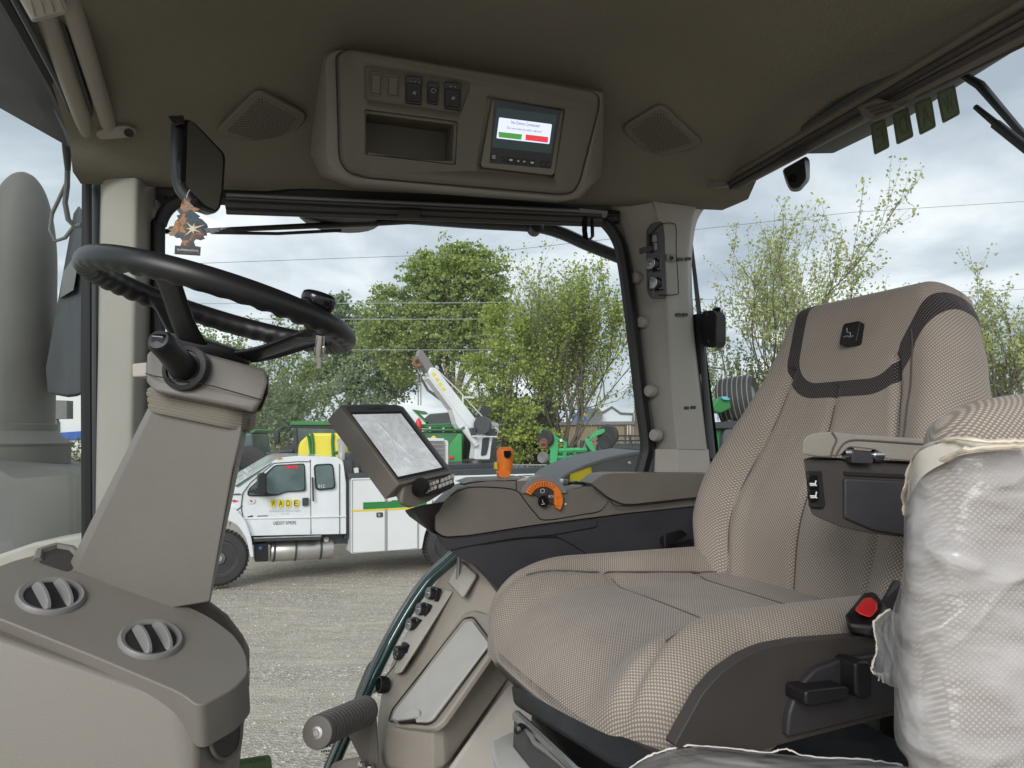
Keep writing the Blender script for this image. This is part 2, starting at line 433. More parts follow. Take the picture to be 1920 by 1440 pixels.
# outer roof skin above the headliner
mb = MB(); prof = []
top = [Vector((XL(.02)-.10, .02, CZ+.78)), Vector((XR(.02)+.10, .02, CZ+.70)), Vector((XR(1.75)+.12, 1.80, CZ+.78)), Vector((XL(1.6)-.12, 1.72, CZ+.78))]
mb.prism(top, [p+Vector((0, 0, .22)) for p in top]); 
struct(mb.build('roof', 'machine', bevel=.03))

# right side wall plane (window plane)
WP = Plane(Vector((-.93, 1.53, CZ)), Vector((.49, 1.69, CZ)), Vector((-.93, 1.53, CZ+1)))
# front A pillar
def col_pts(lst):  # (px, Y) plan corners swept between two heights py
    pass
pil = MB()
rows = []
for py, dx in ((312, 4), (420, 1), (600, -2), (800, -6), (1010, -9)):
    rows.append([V(186+dx, py, 1.53), V(190+dx, py, 1.475), V(205+dx, py, 1.455), V(240+dx, py, 1.45), V(256+dx, py, 1.455), V(264+dx, py, 1.475), V(280+dx, py, 1.52), V(300+dx, py, 1.57), V(309+dx, py, 1.60)])
fp = surf('front_pillar', 'pillar', rows, nu=4, nv=3); struct(fp)
MB().hull([V(180, 318, 1.56), V(300, 318, 1.62), V(300, 1010, 1.62), V(176, 1010, 1.56), V(180, 318, 1.64), V(300, 318, 1.66), V(300, 1010, 1.66), V(176, 1010, 1.64)]).build('pillar_back', 'machine_dark', fp)
MB().hull([CH(182, 312, -.01), V(310, 312, 1.6), V(265, 306, 1.47), V(186, 330, 1.53), V(310, 335, 1.6), V(262, 330, 1.475), V(200, 330, 1.47), V(188, 308, 1.5)]).build('pillar_cap', 'pillar', fp, bevel=.006)
MB().lathe(V(292, 386, 1.55), (-.35, -.9, .1), [(.013, -.01), (.013, .006), (.009, .009)], 20).build('button_cap', 'pillar', fp)
# windshield seal: black/slate double strip
ws = thing('windshield', 'curved tinted windshield pane with its black rubber frame at the dashboard end', 'windshield', V(165, 700, 1.53))
MB().tube([V(167, 1045, 1.52), V(165, 700, 1.52), V(167, 330, 1.52), V(160, 296, 1.52), V(100, 160, 1.27), V(28, 30, 1.06), V(-40, -90, .94)], [.014]*7, 8).build('seal', 'rubber', ws)
MB().tube([V(180, 1045, 1.50), V(178, 700, 1.50), V(178, 335, 1.50), V(172, 302, 1.49), V(112, 160, 1.24), V(44, 30, 1.03), V(-20, -90, .91)], [.006]*7, 8).build('trim_strip', 'machine_dark', ws)
MB().add([V(165, 1060, 1.53), V(165, 300, 1.53), V(-10, -30, 1.0), V(-420, -30, .8), V(-420, 1150, .8), V(-10, 1100, 1.0)], [(0, 1, 2, 5), (5, 2, 3, 4)]).build('pane', 'glass_front', ws, smooth=False)

# side window
sw = thing('side_window', 'large tinted side window between the two cab pillars above the yard', 'window', WP(740, 640))
out = [(298, 990), (296, 470), (300, 420), (318, 388), (352, 372), (420, 372), (1100, 402), (1132, 415), (1158, 450), (1170, 500), (1186, 620), (1200, 740), (1212, 830), (1208, 862), (1196, 900), (1180, 930)]
pts = [WP(x, y, .012) for x, y in spl(out, 6, False)]
MB().tube(pts, .0155, 8).build('seal', 'rubber', sw)
fr = [WP(x, y, -.014) for x, y in spl([(284, 990), (284, 430), (304, 382), (350, 360), (1110, 388), (1150, 410), (1175, 450), (1196, 620), (1222, 830), (1205, 930)], 6, False)]
MB().tube(fr, .017, 8).build('frame', 'machine_dark', sw)
MB().add([WP(295, 360, -.02), WP(1170, 395, -.02), WP(1235, 900, -.02), WP(1235, 1700, -.02), WP(295, 1700, -.02)], [(0, 1, 2, 3, 4)]).build('pane', 'glass', sw, smooth=False)

# C pillar
rows = []
for py, a, m_, c, e in ((372, 1128, 1222, 1312, 1345), (395, 1140, 1228, 1304, 1318), (430, 1162, 1235, 1297, 1303), (500, 1180, 1243, 1292, 1297), (580, 1190, 1248, 1295, 1300), (660, 1199, 1253, 1303, 1308), (750, 1213, 1259, 1314, 1319), (842, 1227, 1269, 1326, 1331)):
    rows.append([V(a, py, 1.70), V(a+6, py, 1.665), V(a+(m_-a)*.5, py, 1.635), V(m_-5, py, 1.610), V(m_+3, py, 1.600), V(m_+12, py, 1.606), V((m_+c)/2, py, 1.62), V(c-4, py, 1.64), V(c, py, 1.66), V(e, py, 1.72)])
rp_ = surf('rear_pillar', 'pillar', rows, nu=4, nv=4); struct(rp_)
PP = Plane(V(1247, 500, 1.607), V(1293, 500, 1.64), V(1260, 750, 1.607))
PL_ = Plane(V(1185, 500, 1.665), V(1243, 500, 1.607), V(1255, 750, 1.607))
# pocket with sockets
MB().slab(PP, rnd([(1213, 432), (1222, 418), (1243, 414), (1247, 440), (1250, 560), (1222, 560), (1214, 545)], 6), .004, off=.009).build('socket_recess', 'warm_dark', rp_, bevel=.0015)
seam = [PP(x, y, .0105) for x, y in spl([(1222, 440), (1240, 421), (1262, 419), (1268, 430), (1268, 470), (1272, 540), (1268, 552), (1236, 553)], 6, False)]
MB().tube(seam, .0012, 5).build('seam', 'rubber', rp_)
MB().slab(PP, rnd([(1249, 476), (1266, 476), (1268, 491), (1251, 489)], 2), .004, off=.0105).build('latch_plate', 'grey', rp_, bevel=.001)
MB().lathe(PP(1259, 484, .011), PP.n, [(.005, 0), (.005, .002), (.003, .002), (.003, .0005)], 12).build('latch_screw', 'black', rp_)
for (x, y) in ((1276, 486), (1291, 485), (1272, 590), (1285, 590), (1287, 765), (1300, 764)):
    MB().slab(PP, rnd([(x-5, y-3), (x+5, y-3), (x+5, y+3), (x-5, y+3)], 2), .003, off=.006).build('clip_slot', 'black', rp_)
for (x, y) in ((1195, 521), (1205, 604), (1219, 733), (1229, 816)):
    MB().lathe(PL_(x+2, y, .0), (PL_.n+Vector((-.35, 0, 0))), [(.0145, -.006), (.0145, .008), (.012, .012), (.0, .0135)], 20).build('button_cap', 'pillar', rp_)
# switch on the pillar
swt = thing('rocker_switch', 'small black rocker switch at the top of the rear pillar above two sockets', 'switch', PP(1231, 455, .014))
MB().slab(PP, rnd([(1222, 437), (1234, 434), (1237, 470), (1225, 473)], 3), .010, off=.017).build('housing', 'black', swt, bevel=.001)
MB().slab(PP, rnd([(1224, 441), (1231, 440), (1232, 453), (1225, 454)], 1), .006, off=.020).build('rocker', 'grey', swt, bevel=.0007)
MB().slab(PP, rnd([(1226, 456), (1232, 455), (1233, 468), (1227, 469)], 1), .006, off=.019).build('rocker', 'grey', swt, bevel=.0007)
MB().slab(PP, rnd([(1203, 464), (1224, 460), (1224, 470), (1204, 475)], 2), .010, off=.016).build('switch_bracket', 'black', swt, bevel=.001)
def socket(name, px, py, rad, lab, pl, ax, off=.012, grp=None):
    t = thing(name, lab, 'socket', pl(px, py, off), grp)
    c = pl(px, py, off); ax = Vector(ax).normalized(); k = rad
    MB().box(c+ax*.004, .01, k*2.2, k*2.2, ax=(ax, ax.cross(Vector((0, 0, 1))).normalized(), ax.cross(ax.cross(Vector((0, 0, 1)))).normalized())).build('flange', 'black', t, bevel=.001)
    MB().lathe(c, ax, [(k, 0), (k, k*1.6), (k*.9, k*1.75), (k*.5, k*1.75)], 20).build('body', 'black', t)
    MB().lathe(c+ax*k*1.72, ax, [(k*.98, 0), (k*.98, .0015), (k*.25, .0018), (k*.25, .005), (0, .005)], 20).build('cover_disc', 'steel', t)
    x = ax.cross(Vector((0, 0, 1))).normalized(); y = x.cross(ax).normalized()
    for a in range(4):
        th = math.pi/4+a*math.pi/2
        MB().lathe(c+(x*math.cos(th)+y*math.sin(th))*k*1.25+ax*.009, ax, [(.0016, 0), (.0016, .0015), (0, .002)], 8).build('screw', 'steel', t)
    ch = MB()
    pts = [c+ax*(k*1.7)+x*(-k*.2)-y*(k*.3+i*.004)+x*.002*math.sin(i*2) for i in range(6)]
    for i, p in enumerate(pts): ch.lathe(p, ax, [(.0001, -.001), (.0013, 0), (.0001, .001)], 6)
    ch.build('bead_chain', 'steel', t, kind='stuff'); return t
socket('power_socket', 1231, 497, .0135, 'round pillar power socket with chained metal cap just below the switch', PP, (-.72, -.62, 0), .010, 'chained sockets on the rear pillar')
socket('power_socket', 1235, 533, .0135, 'bottom power socket with chained metal cap in the rear pillar pocket', PP, (-.72, -.62, 0), .010, 'chained sockets on the rear pillar')
# lower block of the pillar
lb = thing('pillar_foot', 'lighter grey moulded foot below the rear pillar behind the armrest', 'trim block', V(1270, 870, 1.6))
MB().hull([V(1224, 846, 1.68), V(1229, 842, 1.63), V(1270, 842, 1.60), V(1328, 842, 1.65), V(1332, 846, 1.69), V(1222, 920, 1.68), V(1226, 920, 1.63), V(1270, 920, 1.59), V(1336, 920, 1.65), V(1336, 920, 1.72), V(1224, 846, 1.72), V(1334, 846, 1.72)]).build('block', 'tan_light', lb, bevel=.005)
# header and roller blind over the side window
hd = thing('window_blind', 'rolled dark blind with two bright rails along the side window header', 'blind', WP(760, 375))
HP = Plane(WP(420, 370, .06), WP(1120, 395, .06), WP(420, 420, .06))
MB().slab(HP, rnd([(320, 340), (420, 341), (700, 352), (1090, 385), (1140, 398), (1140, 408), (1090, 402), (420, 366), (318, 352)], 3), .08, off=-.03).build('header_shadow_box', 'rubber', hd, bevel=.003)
for (y0, y1, r, m_, of) in ((366, 398, .0045, 'grey', .012), (372, 404, .004, 'machine_dark', .014), (384, 414, .013, 'warm_dark', .0), (397, 421, .006, 'warm_dark', .004)):
    MB().tube([HP(425, y0, of), HP(760, (y0+y1)/2-1, of), HP(1128, y1, of)], r, 10).build('blind_rail', m_, hd)
MB().hull([HP(x, y, o) for x, y in ((750, 392), (786, 393), (792, 411), (742, 410)) for o in (.012, .028)]).build('pull_tab', 'warm_dark', hd, bevel=.003)
hk = MB(); hk.tube([HP(1097, 405, .01), HP(1096, 432, .02), HP(1098, 447, .03), HP(1105, 450, .045), HP(1111, 443, .05), HP(1110, 410, .05)], .006, 8, flat=.5).build('coat_hook', 'gloss_black', hd)
MB().hull([HP(1085, 398, .0), HP(1140, 403, 0), HP(1140, 395, .02), HP(1085, 390, .02), HP(1136, 409, .01), HP(1088, 408, .01)]).build('end_bracket', 'grey', hd, bevel=.002)

# front roller blind under the ceiling edge
fb = thing('front_blind', 'tan roller blind with ribbed pull grip along the windshield edge of the ceiling', 'blind', V(150, 150, 1.2))
MB().tube([V(118, -40, 1.0), V(150, 60, 1.10), V(205, 236, 1.36)], .015, 14).build('blind_roll', 'tan', fb)
MB().tube([V(66, -40, 1.0), V(98, 60, 1.10), V(172, 268, 1.42)], .0165, 14).build('blind_rail', 'tan', fb)
MB().tube([V(90, -40, 1.01), V(122, 60, 1.11), V(184, 250, 1.39)], .006, 8).build('blind_rail', 'warm_dark', fb)
MB().hull([V(30, -12, .97), V(60, 38, 1.0), V(128, 20, 1.0), V(120, -12, .97), V(36, -12, 1.01), V(62, 44, 1.03), V(130, 26, 1.03)]).build('pull_grip', 'tan_light', fb, bevel=.006)
for k in range(4):
    MB().tube([V(56+k*18, -6, .965), V(66+k*18, 30-k*4, .995)], .0012, 5).build('grip_rib', 'tan', fb)
pb = Plane(V(170, 262, 1.36), V(255, 240, 1.36), V(200, 230, 1.34))
eb = slab('end_bracket', 'tan', pb, rnd([(178, 250), (205, 238), (240, 236), (257, 246), (250, 258), (205, 262), (186, 262)], 8), .01, fb, bevel=.002)
MB().lathe(pb(242, 249, .001), pb.n, [(.009, 0), (.009, .0015), (.005, .001), (0, .001)], 16).build('bracket_screw', 'black', fb)

# rear window
RWP = Plane(V(1340, 350, 1.69), V(1920, 30, 1.05), V(1340, 700, 1.69))
RWP = Plane(RWP.p, RWP.p+Vector(((V(1920, 30, 1.05)-V(1340, 350, 1.69)).x, (V(1920, 30, 1.05)-V(1340, 350, 1.69)).y, 0)), RWP.p+Vector((0, 0, 1)))
rw = thing('rear_window', 'big tinted rear window behind the driver seat with black edge seal', 'window', RWP(1600, 500))
MB().add([RWP(1300, 330), RWP(1300, 1250), RWP(2150, 1700), RWP(2150, -200)], [(0, 1, 2, 3)]).build('pane', 'glass', rw, smooth=False)
MB().hull([RWP(x, y, o) for x, y in ((1290, 430), (1296, 430), (1338, 900), (1352, 880), (1318, 640)) for o in (0, .02)]).build('seal', 'rubber', rw)
MB().tube([RWP(1298, 420, .03), RWP(1304, 395, .03), RWP(1325, 375, .03), RWP(1365, 360, .03)], .009, 8).build('seal', 'rubber', rw)
MB().tube([RWP(1313, 612, .035), RWP(1322, 720, .035), RWP(1334, 860, .035)], [.008, .008, .011], 10).build('gas_strut', 'machine_dark', rw)
MB().tube([RWP(1310, 590, .035), RWP(1316, 700, .035)], .013, 10).build('gas_strut', 'black', rw)
la = thing('window_latch', 'black rear window latch block with two knobs beside the rear pillar', 'latch', RWP(1328, 617, .03))
MB().slab(RWP, rnd([(1311, 600), (1317, 583), (1336, 581), (1343, 592), (1343, 645), (1336, 652), (1318, 650)], 5), .03, off=.05).build('plate', 'black', la, bevel=.003)
for (x, y) in ((1342, 588), (1345, 641)):
    MB().lathe(RWP(x, y, .03), (.45, -.2, 0), [(.014, -.005), (.016, .004), (.014, .012), (0, .014)], 18).build('knob', 'gloss_black', la)
for (x, y) in ((1327, 590), (1329, 640)):
    MB().lathe(RWP(x, y, .05), RWP.n, [(.004, 0), (.004, .002), (0, .003)], 8).build('bolt', 'machine_dark', la)
# rear blind under the headliner edge
rb = thing('rear_blind', 'brown ribbed roller blind cassette along the rear window header', 'blind', RWP(1600, 230, .05))
def ln(a, b, t): return (a[0]+(b[0]-a[0])*t, a[1]+(b[1]-a[1])*t)
A0, A1 = (1352, 352), (2112, -98)
for k, (dy, r, m_, of) in enumerate(((-6, .013, 'console', .05), (7, .006, 'warm_dark', .06), (16, .011, 'console', .045), (29, .005, 'warm_dark', .05), (38, .010, 'console', .035), (49, .004, 'warm_dark', .03))):
    g = lambda x, y, s: RWP(x, y, of)
    MB().tube([RWP(A0[0]-4, A0[1]+dy*.42, of), RWP(1656, 172+dy*.75, of), RWP(1960, -8+dy*1.45, of), RWP(A1[0], A1[1]+dy*1.8, of)], [r*.8, r, r*1.05, r*1.1], 10).build('blind_rail', m_, rb)
MB().hull([RWP(x, y, o) for x, y in ((1606, 200), (1645, 183), (1700, 200), (1642, 228), (1618, 222)) for o in (.06, .085)]).build('pull_grip', 'console', rb, bevel=.005)
for k in range(3): MB().tube([RWP(1624+k*8, 203+k*6, .088), RWP(1668+k*4, 190+k*7, .088)], .0012, 5).build('grip_rib', 'warm_dark', rb)
MB().slab(RWP, rnd([(1310, 345), (1322, 338), (1355, 340), (1362, 350), (1340, 352), (1316, 353)], 4), .01, off=.10).build('end_bracket', 'grey', rb, bevel=.002)
MB().lathe(RWP(1323, 345, .101), RWP.n, [(.007, 0), (.006, .002), (0, .002)], 12).build('bracket_screw', 'black', rb)
# outer roof visor beyond rear glass
vis = thing('rear_visor', 'grey outer roof visor beyond the rear window glass', 'visor', RWP(1700, 200, -.1))
MB().hull([RWP(1500, 290, -.03), RWP(1960, 20, -.03), RWP(1960, 60, -.16), RWP(1700, 222, -.13), RWP(1560, 289, -.1), RWP(1500, 270, -.03), RWP(1960, -60, -.03), RWP(1500, 230, -.03), RWP(1960, -60, .02), RWP(1500, 240, .02)]).build('visor_panel', 'machine_dark', vis, bevel=.004)
fvis = thing('front_visor', 'slate blue underside of the roof visor outside the windshield', 'visor', V(40, 160, 1.3))
MB().hull([V(-60, -120, 1.0), V(-60, 170, 1.35), V(40, 215, 1.5), V(118, 268, 1.62), V(155, 290, 1.60), V(120, 200, 1.38), V(30, 40, 1.12), V(-60, -140, 1.12), V(-60, 120, 1.5)]).build('visor_panel', 'machine_dark', fvis, bevel=.004)
# rear view camera pod
pod = thing('rear_camera', 'black camera pod hanging from the rear window header', 'camera', RWP(1490, 325, .05))
MB().hull([RWP(x, y, o) for (x, y) in rnd([(1466, 318), (1512, 292), (1519, 300), (1519, 338), (1500, 360), (1482, 360), (1474, 345)], 7) for o in (.03,)]+[RWP(x, y, .085) for (x, y) in rnd([(1468, 320), (1508, 297), (1512, 335), (1498, 353), (1482, 354)], 6)]).build('housing', 'black', pod, bevel=.004)
MB().lathe(RWP(1487, 335, .084), RWP.n, [(.008, 0), (.008, .004), (.005, .004), (.004, .001)], 16).build('lens', 'gloss_black', pod)
# letter plates stuck on the rear glass, seen from behind (so mirrored)
stk = mat('sticker_back', (.16, .19, .12), .6, noise=.1, nscale=20)
stk_l = mat('sticker_letter', (.11, .14, .085), .6)
for ch, q, w in (('E', [(1631, 233), (1660, 221), (1668, 276), (1639, 291)], 'lowest'), ('D', [(1672, 213), (1703, 200), (1713, 256), (1681, 272)], 'second lowest'),
                 ('A', [(1713, 194), (1746, 180), (1755, 238), (1724, 254)], 'second highest'), ('W', [(1755, 174), (1790, 158), (1800, 214), (1767, 232)], 'highest')):
    t = thing('letter_sticker', 'dark green letter %s plate sticker, the %s of four on the rear glass' % (ch, w), 'sticker', RWP(q[0][0]+15, q[0][1]+20, .004), 'letter plates on the rear glass')
    MB().slab(RWP, rnd(q, 5), .0008, off=.004).build('plate', stk, t, smooth=False)
    loop = [RWP(q[0][0]+(x-q[0][0]), y, .0048) for x, y in rnd([(q[0][0]+3, q[0][1]+2), (q[1][0]-3, q[1][1]+4), (q[2][0]-3, q[2][1]-3), (q[3][0]+3, q[3][1]-5)], 4)]
    MB().tube(loop, .0007, 4, closed=True).build('border', stk_l, t)
    qq = [(q[0][0]+10, q[0][1]+9), (q[1][0]-6, q[1][1]+13), (q[2][0]-9, q[2][1]-10), (q[3][0]+8, q[3][1]-14)]
    text('lettering', ch, qq, stk_l, t, RWP, mirror=True, off=.0052)
# wipers
wp = thing('rear_wiper', 'black wiper arm and blade hanging across the rear window corner', 'wiper', RWP(1870, 200, -.03))
MB().tube([RWP(1800, 138, -.05), RWP(1838, 160, -.05), RWP(1905, 238, -.05), RWP(1990, 330, -.05)], [.010, .013, .010, .008], 8, flat=.6).build('arm', 'machine_dark', wp)
MB().tube([RWP(1829, 200, -.02), RWP(1875, 238, -.02), RWP(1990, 335, -.02)], [.0045, .006, .006], 6).build('blade', 'black', wp)
MB().tube([RWP(1866, 232, -.026), RWP(1990, 330, -.026)], .008, 6).build('blade_holder', 'machine_dark', wp)
w2 = thing('side_wiper', 'long thin wiper with dark linkage outside the top of the side window', 'wiper', WP(600, 428, -.08))
MB().tube([WP(300, 434, -.08), WP(395, 432, -.08), WP(700, 418, -.08), WP(800, 412, -.08)], [.006, .006, .008, .009], 8).build('arm', 'black', w2)
MB().tube([WP(395, 436, -.07), WP(520, 438, -.07), WP(640, 432, -.07)], .004, 6).build('blade', 'rubber', w2)
MB().lathe(WP(640, 400, -.09), (0, 0, -1), [(.0, -.01), (.09, 0), (.10, .012), (.085, .024), (0, .03)], 20).build('motor_cover', 'machine_dark', w2)
gr = thing('outer_rail', 'dark bent tubular rail outside the side window running down past the rear pillar', 'rail', WP(950, 420, -.15))
MB().tube([WP(*p, -.14) for p in spl([(640, 400), (760, 408), (900, 418), (1000, 424), (1050, 436), (1100, 458), (1170, 486), (1260, 520)], 5, False)], .016, 10).build('tube', 'machine_dark', gr)
MB().lathe(WP(1005, 426, -.12), (.3, -1, .1), [(.018, -.02), (.018, .01), (.012, .014)], 14).build('clamp', 'machine_dark', gr)

# floor and lower walls that close the cab
mb = MB(); mb.hull([Vector(p) for p in ((-.9, .25, 1.78), (1.3, .25, 1.78), (.75, 1.6, 1.78), (-.9, 1.45, 1.78), (-.9, .25, 1.72), (1.3, .25, 1.72), (.75, 1.6, 1.72), (-.9, 1.45, 1.72))])
struct(mb.build('floor', 'warm_dark'))
rwall = MB(); a_, b2 = RWP(1325, 900, -.01), RWP(2150, 1500, -.01)
p0 = Vector((a_.x, a_.y, 0)); p1 = p0+(Vector((1.28, .0, 0))-p0)
rwall.hull([Vector((p.x, p.y, z))+o for p in (p0, p1) for z in (1.72, 2.55) for o in (Vector((0, 0, 0)), Vector((.05, .02, 0)))])
struct(rwall.build('rear_wall', 'warm_dark'))
# ================================================================== YARD AND BEYOND
gm = bpy.data.materials.new('gravel'); gm.use_nodes = True; nt = gm.node_tree; bb = nt.nodes['Principled BSDF']; L = nt.links
geo = nt.nodes.new('ShaderNodeNewGeometry')
def gnode(t, **k):
    n = nt.nodes.new(t)
    for a, b in k.items(): n.inputs[a].default_value = b
    L.new(geo.outputs['Position'], n.inputs['Vector']); return n
vo = gnode('ShaderNodeTexVoronoi', Scale=38.0); vo2 = gnode('ShaderNodeTexVoronoi', Scale=11.0)
no = gnode('ShaderNodeTexNoise', Scale=.9, Detail=8.0, Roughness=.62); gmap = nt.nodes.new('ShaderNodeMapping'); gmap.inputs['Scale'].default_value = (.22, 1.25, 1); L.new(geo.outputs['Position'], gmap.inputs['Vector'])
no2 = gnode('ShaderNodeTexNoise', Scale=5.0, Detail=9.0, Roughness=.75)
L.new(gmap.outputs[0], no2.inputs['Vector']); L.new(gmap.outputs[0], no.inputs['Vector'])
r1 = nt.nodes.new('ShaderNodeValToRGB'); r1.color_ramp.interpolation = 'LINEAR'
r1.color_ramp.elements[0].color = (.27, .23, .18, 1); r1.color_ramp.elements[1].color = (.66, .60, .50, 1)
e = r1.color_ramp.elements.new(.86); e.color = (.50, .455, .39, 1); e = r1.color_ramp.elements.new(.94); e.color = (.74, .72, .67, 1)
sp3 = nt.nodes.new('ShaderNodeSeparateColor'); L.new(vo.outputs['Color'], sp3.inputs[0]); L.new(sp3.outputs[0], r1.inputs[0])
r2 = nt.nodes.new('ShaderNodeValToRGB'); r2.color_ramp.elements[0].position = .35; r2.color_ramp.elements[1].position = .65
r2.color_ramp.elements[0].color = (.36, .31, .245, 1); r2.color_ramp.elements[1].color = (.66, .59, .485, 1)
L.new(no2.outputs[0], r2.inputs[0])
mrg = nt.nodes.new('ShaderNodeMapRange'); mrg.inputs[1].default_value = .38; mrg.inputs[2].default_value = .62; mrg.inputs[3].default_value = .3; mrg.inputs[4].default_value = .85
L.new(no.outputs[0], mrg.inputs[0])
mixg = nt.nodes.new('ShaderNodeMix'); mixg.data_type = 'RGBA'; L.new(mrg.outputs[0], mixg.inputs[0]); L.new(r2.outputs[0], mixg.inputs[6]); L.new(r1.outputs[0], mixg.inputs[7])
L.new(mixg.outputs[2], bb.inputs['Base Color']); bb.inputs['Roughness'].default_value = .9
bpn = nt.nodes.new('ShaderNodeBump'); bpn.inputs['Strength'].default_value = .8; bpn.inputs['Distance'].default_value = .03
ad = nt.nodes.new('ShaderNodeMath'); ad.operation = 'ADD'; L.new(vo.outputs['Distance'], ad.inputs[0]); L.new(no2.outputs[0], ad.inputs[1])
L.new(ad.outputs[0], bpn.inputs['Height']); L.new(bpn.outputs[0], bb.inputs['Normal']); MT['gravel'] = gm
mb = MB(); rg = random.Random(3)
xs = [-900, -300, -120, -60]+[-30+i for i in range(0, 61)]+[60, 120, 300, 900]; ys = [-300, -60, -10]+[i*.8 for i in range(0, 60)]+[60, 90, 150, 400, 1500]
from mathutils import noise as MN
mb.v = [Vector((x, y, (MN.noise(Vector((x*.35, y*.5, 0)))*.05 if abs(x) < 31 and 0 <= y < 48 else 0))) for y in ys for x in xs]
nx = len(xs); mb.f = [(j*nx+i, j*nx+i+1, (j+1)*nx+i+1, (j+1)*nx+i) for j in range(len(ys)-1) for i in range(nx-1)]
tag(mb.build('ground', 'gravel'), kind='structure')
# loose stones lying on the yard
mb = MB()
for i in range(3200):
    Y = 4+10.5*rg.random()**1.3; X = (-.62+rg.random()*.62)*Y*.95; r = rg.uniform(.006, .02)
    c = Vector((X, Y, MN.noise(Vector((X*.35, Y*.5, 0)))*.05+r*.25)); a = rg.random()*6
    vs = [c+Vector((math.cos(a+k*2.09)*r*rg.uniform(.7, 1.2), math.sin(a+k*2.09)*r*rg.uniform(.7, 1.2), -r*.4)) for k in range(3)]+[c+Vector((rg.uniform(-.3, .3)*r, 0, r*.6))]
    mb.add(vs, [(0, 1, 3), (1, 2, 3), (2, 0, 3)])
stm = mat('loose_stone', (.55, .53, .49), .7, noise=.35, nscale=9)
tag(mb.build('gravel', stm, smooth=False), 'loose pale stones scattered over the gravel yard', 'gravel', kind='stuff')

# ---------------------------------------------------------------- service truck
a, b = V(400, 1000, 12.5), V(935, 1000, 14.7); TP = Plane(a, b, a+Vector((0, 0, 1)))
TX = (b-a); TX.z = 0; TX.normalize(); TN = TP.n.copy(); UPV = Vector((0, 0, 1))
tr = thing('service_truck', 'white service truck with WADE lettered door, lidded side box and folded-up crane', 'truck', TP(430, 1095))
ch = MB(); ch.slab(TP, [(470, 1003), (830, 998), (930, 1000), (930, 1016), (600, 1020), (470, 1022)], 1.6, off=-.25); ch.slab(TP, [(646, 862), (660, 862), (660, 1010), (646, 1010)], 1.9, off=-.12)
ch.build('chassis', 'machine_dark', tr)
body = MB().slab(TP, rnd([(386, 922, 2), (430, 913, 4), (436, 912, 3), (511, 866, 8), (526, 858, 5), (560, 855, 3), (634, 857, 6), (645, 866, 6), (649, 905, 3), (649, 1001, 2), (463, 1005, 2), (458, 980), (442, 958), (412, 950), (385, 960, 2)], 8), 2.25)
# taper the roof inwards like a real cab
for v in body.v:
    h = v.z-(TP(500, 930).z)
    if h > 0:
        d = (v-TP.p).dot(TN)
        v -= TN*(.13*h*(1 if d > -1 else -1.0))
body = body.build('body', 'truck', tr, bevel=.03)
def TPt(px, py, off=0):
    """point on the truck's side, following the inward lean above the belt line"""
    p = TP(px, py, off); h = p.z-TP(500, 930).z
    return p-TN*(.13*max(h, 0)) if h > 0 else p
class TPlane:
    n = TN
    def __call__(s, px, py, off=0.0): return TPt(px, py, off)
TQ = TPlane()
def tslab(name, m, pts, t=.02, off=.02, par=None, **k): return slab(name, m, TQ, pts, t, par or tr, off=off, **k)
MB().slab(TP, rnd([(385, 955), (415, 948), (440, 952), (460, 975), (472, 1010), (476, 1044), (470, 1046), (462, 1010), (446, 985), (425, 975), (400, 975), (385, 985)], 8), .3, off=.10).build('fender', 'truck', tr, bevel=.02)
# doors as shut lines, windows
for pl_ in ([(455, 925), (452, 950), (458, 985), (470, 1003)], [(583, 862), (583, 1001)], [(455, 925), (470, 905), (514, 869), (560, 866), (583, 866)], [(638, 870), (637, 1001)], [(430, 985), (440, 960), (455, 948)], [(386, 929), (452, 927)]):
    MB().tube([TQ(x, y, .006) for x, y in pl_], .008, 4).build('shut_line', 'machine_dark', tr)
for pl_ in ([(455, 973), (583, 970), (649, 968)], ):
    MB().tube([TQ(x, y, .004) for x, y in pl_], .012, 6).build('crease', 'truck', tr)
w1 = rnd([(500, 925), (500, 892), (517, 874), (571, 871), (571, 919), (535, 921), (521, 927)], 6)
tslab('window_seal', 'rubber', rnd([(463, 930), (465, 918), (496, 890), (516, 872), (573, 869), (574, 921), (536, 923), (522, 929), (500, 931)], 6), .02, .008)
tslab('window', 'truckglass', w1, .02, .014); tslab('window', 'truckglass', rnd([(466, 928), (470, 916), (496, 893), (497, 928)], 4), .02, .014)
tslab('window_seal', 'rubber', rnd([(589, 871), (626, 869), (630, 917), (592, 920)], 8), .02, .008)
tslab('window', 'truckglass', rnd([(592, 874), (624, 872), (627, 914), (595, 917)], 7), .02, .014)
tslab('windshield', 'truckglass', rnd([(440, 911), (512, 866), (508, 871), (446, 914)], 2), .02, .012)
tslab('sun_strip', 'red', rnd([(536, 874), (560, 873), (560, 878), (536, 879)], 1), .004, .02)
mr_ = tslab('mirror', 'black', rnd([(484, 890), (498, 885), (499, 925), (492, 932), (483, 928)], 5), .2, .34, bevel=.02)
MB().tube([TQ(484, 917, .3), TQ(468, 920, .02)], .03, 6).build('mirror_arm', 'black', tr)
tslab('door_handle', 'machine_dark', rnd([(567, 934), (579, 933), (579, 948), (567, 949)], 2), .02, .02, bevel=.004)
MB().tube([TQ(586.5, 895, .03), TQ(587.5, 940, .03)], .016, 6).build('grab_handle', 'black', tr)
gold = mat('letter_plate_yellow', (.85, .68, .05), .5); dk = MT['dark_print']
for ch_, x in zip('WADE', (512.5, 526.5, 540.5, 555)):
    tslab('letter_plate', gold, rnd([(x-5, 936.5), (x+5, 936), (x+5, 950.5), (x-5, 951)], 2.5), .004, .008)
    text('lettering', ch_, [(x-3.4, 938.5), (x+3.4, 938.2), (x+3.4, 948.8), (x-3.4, 949)], dk, tr, TQ, off=.012)
gp = mat('grey_print', (.35, .36, .38), .5)
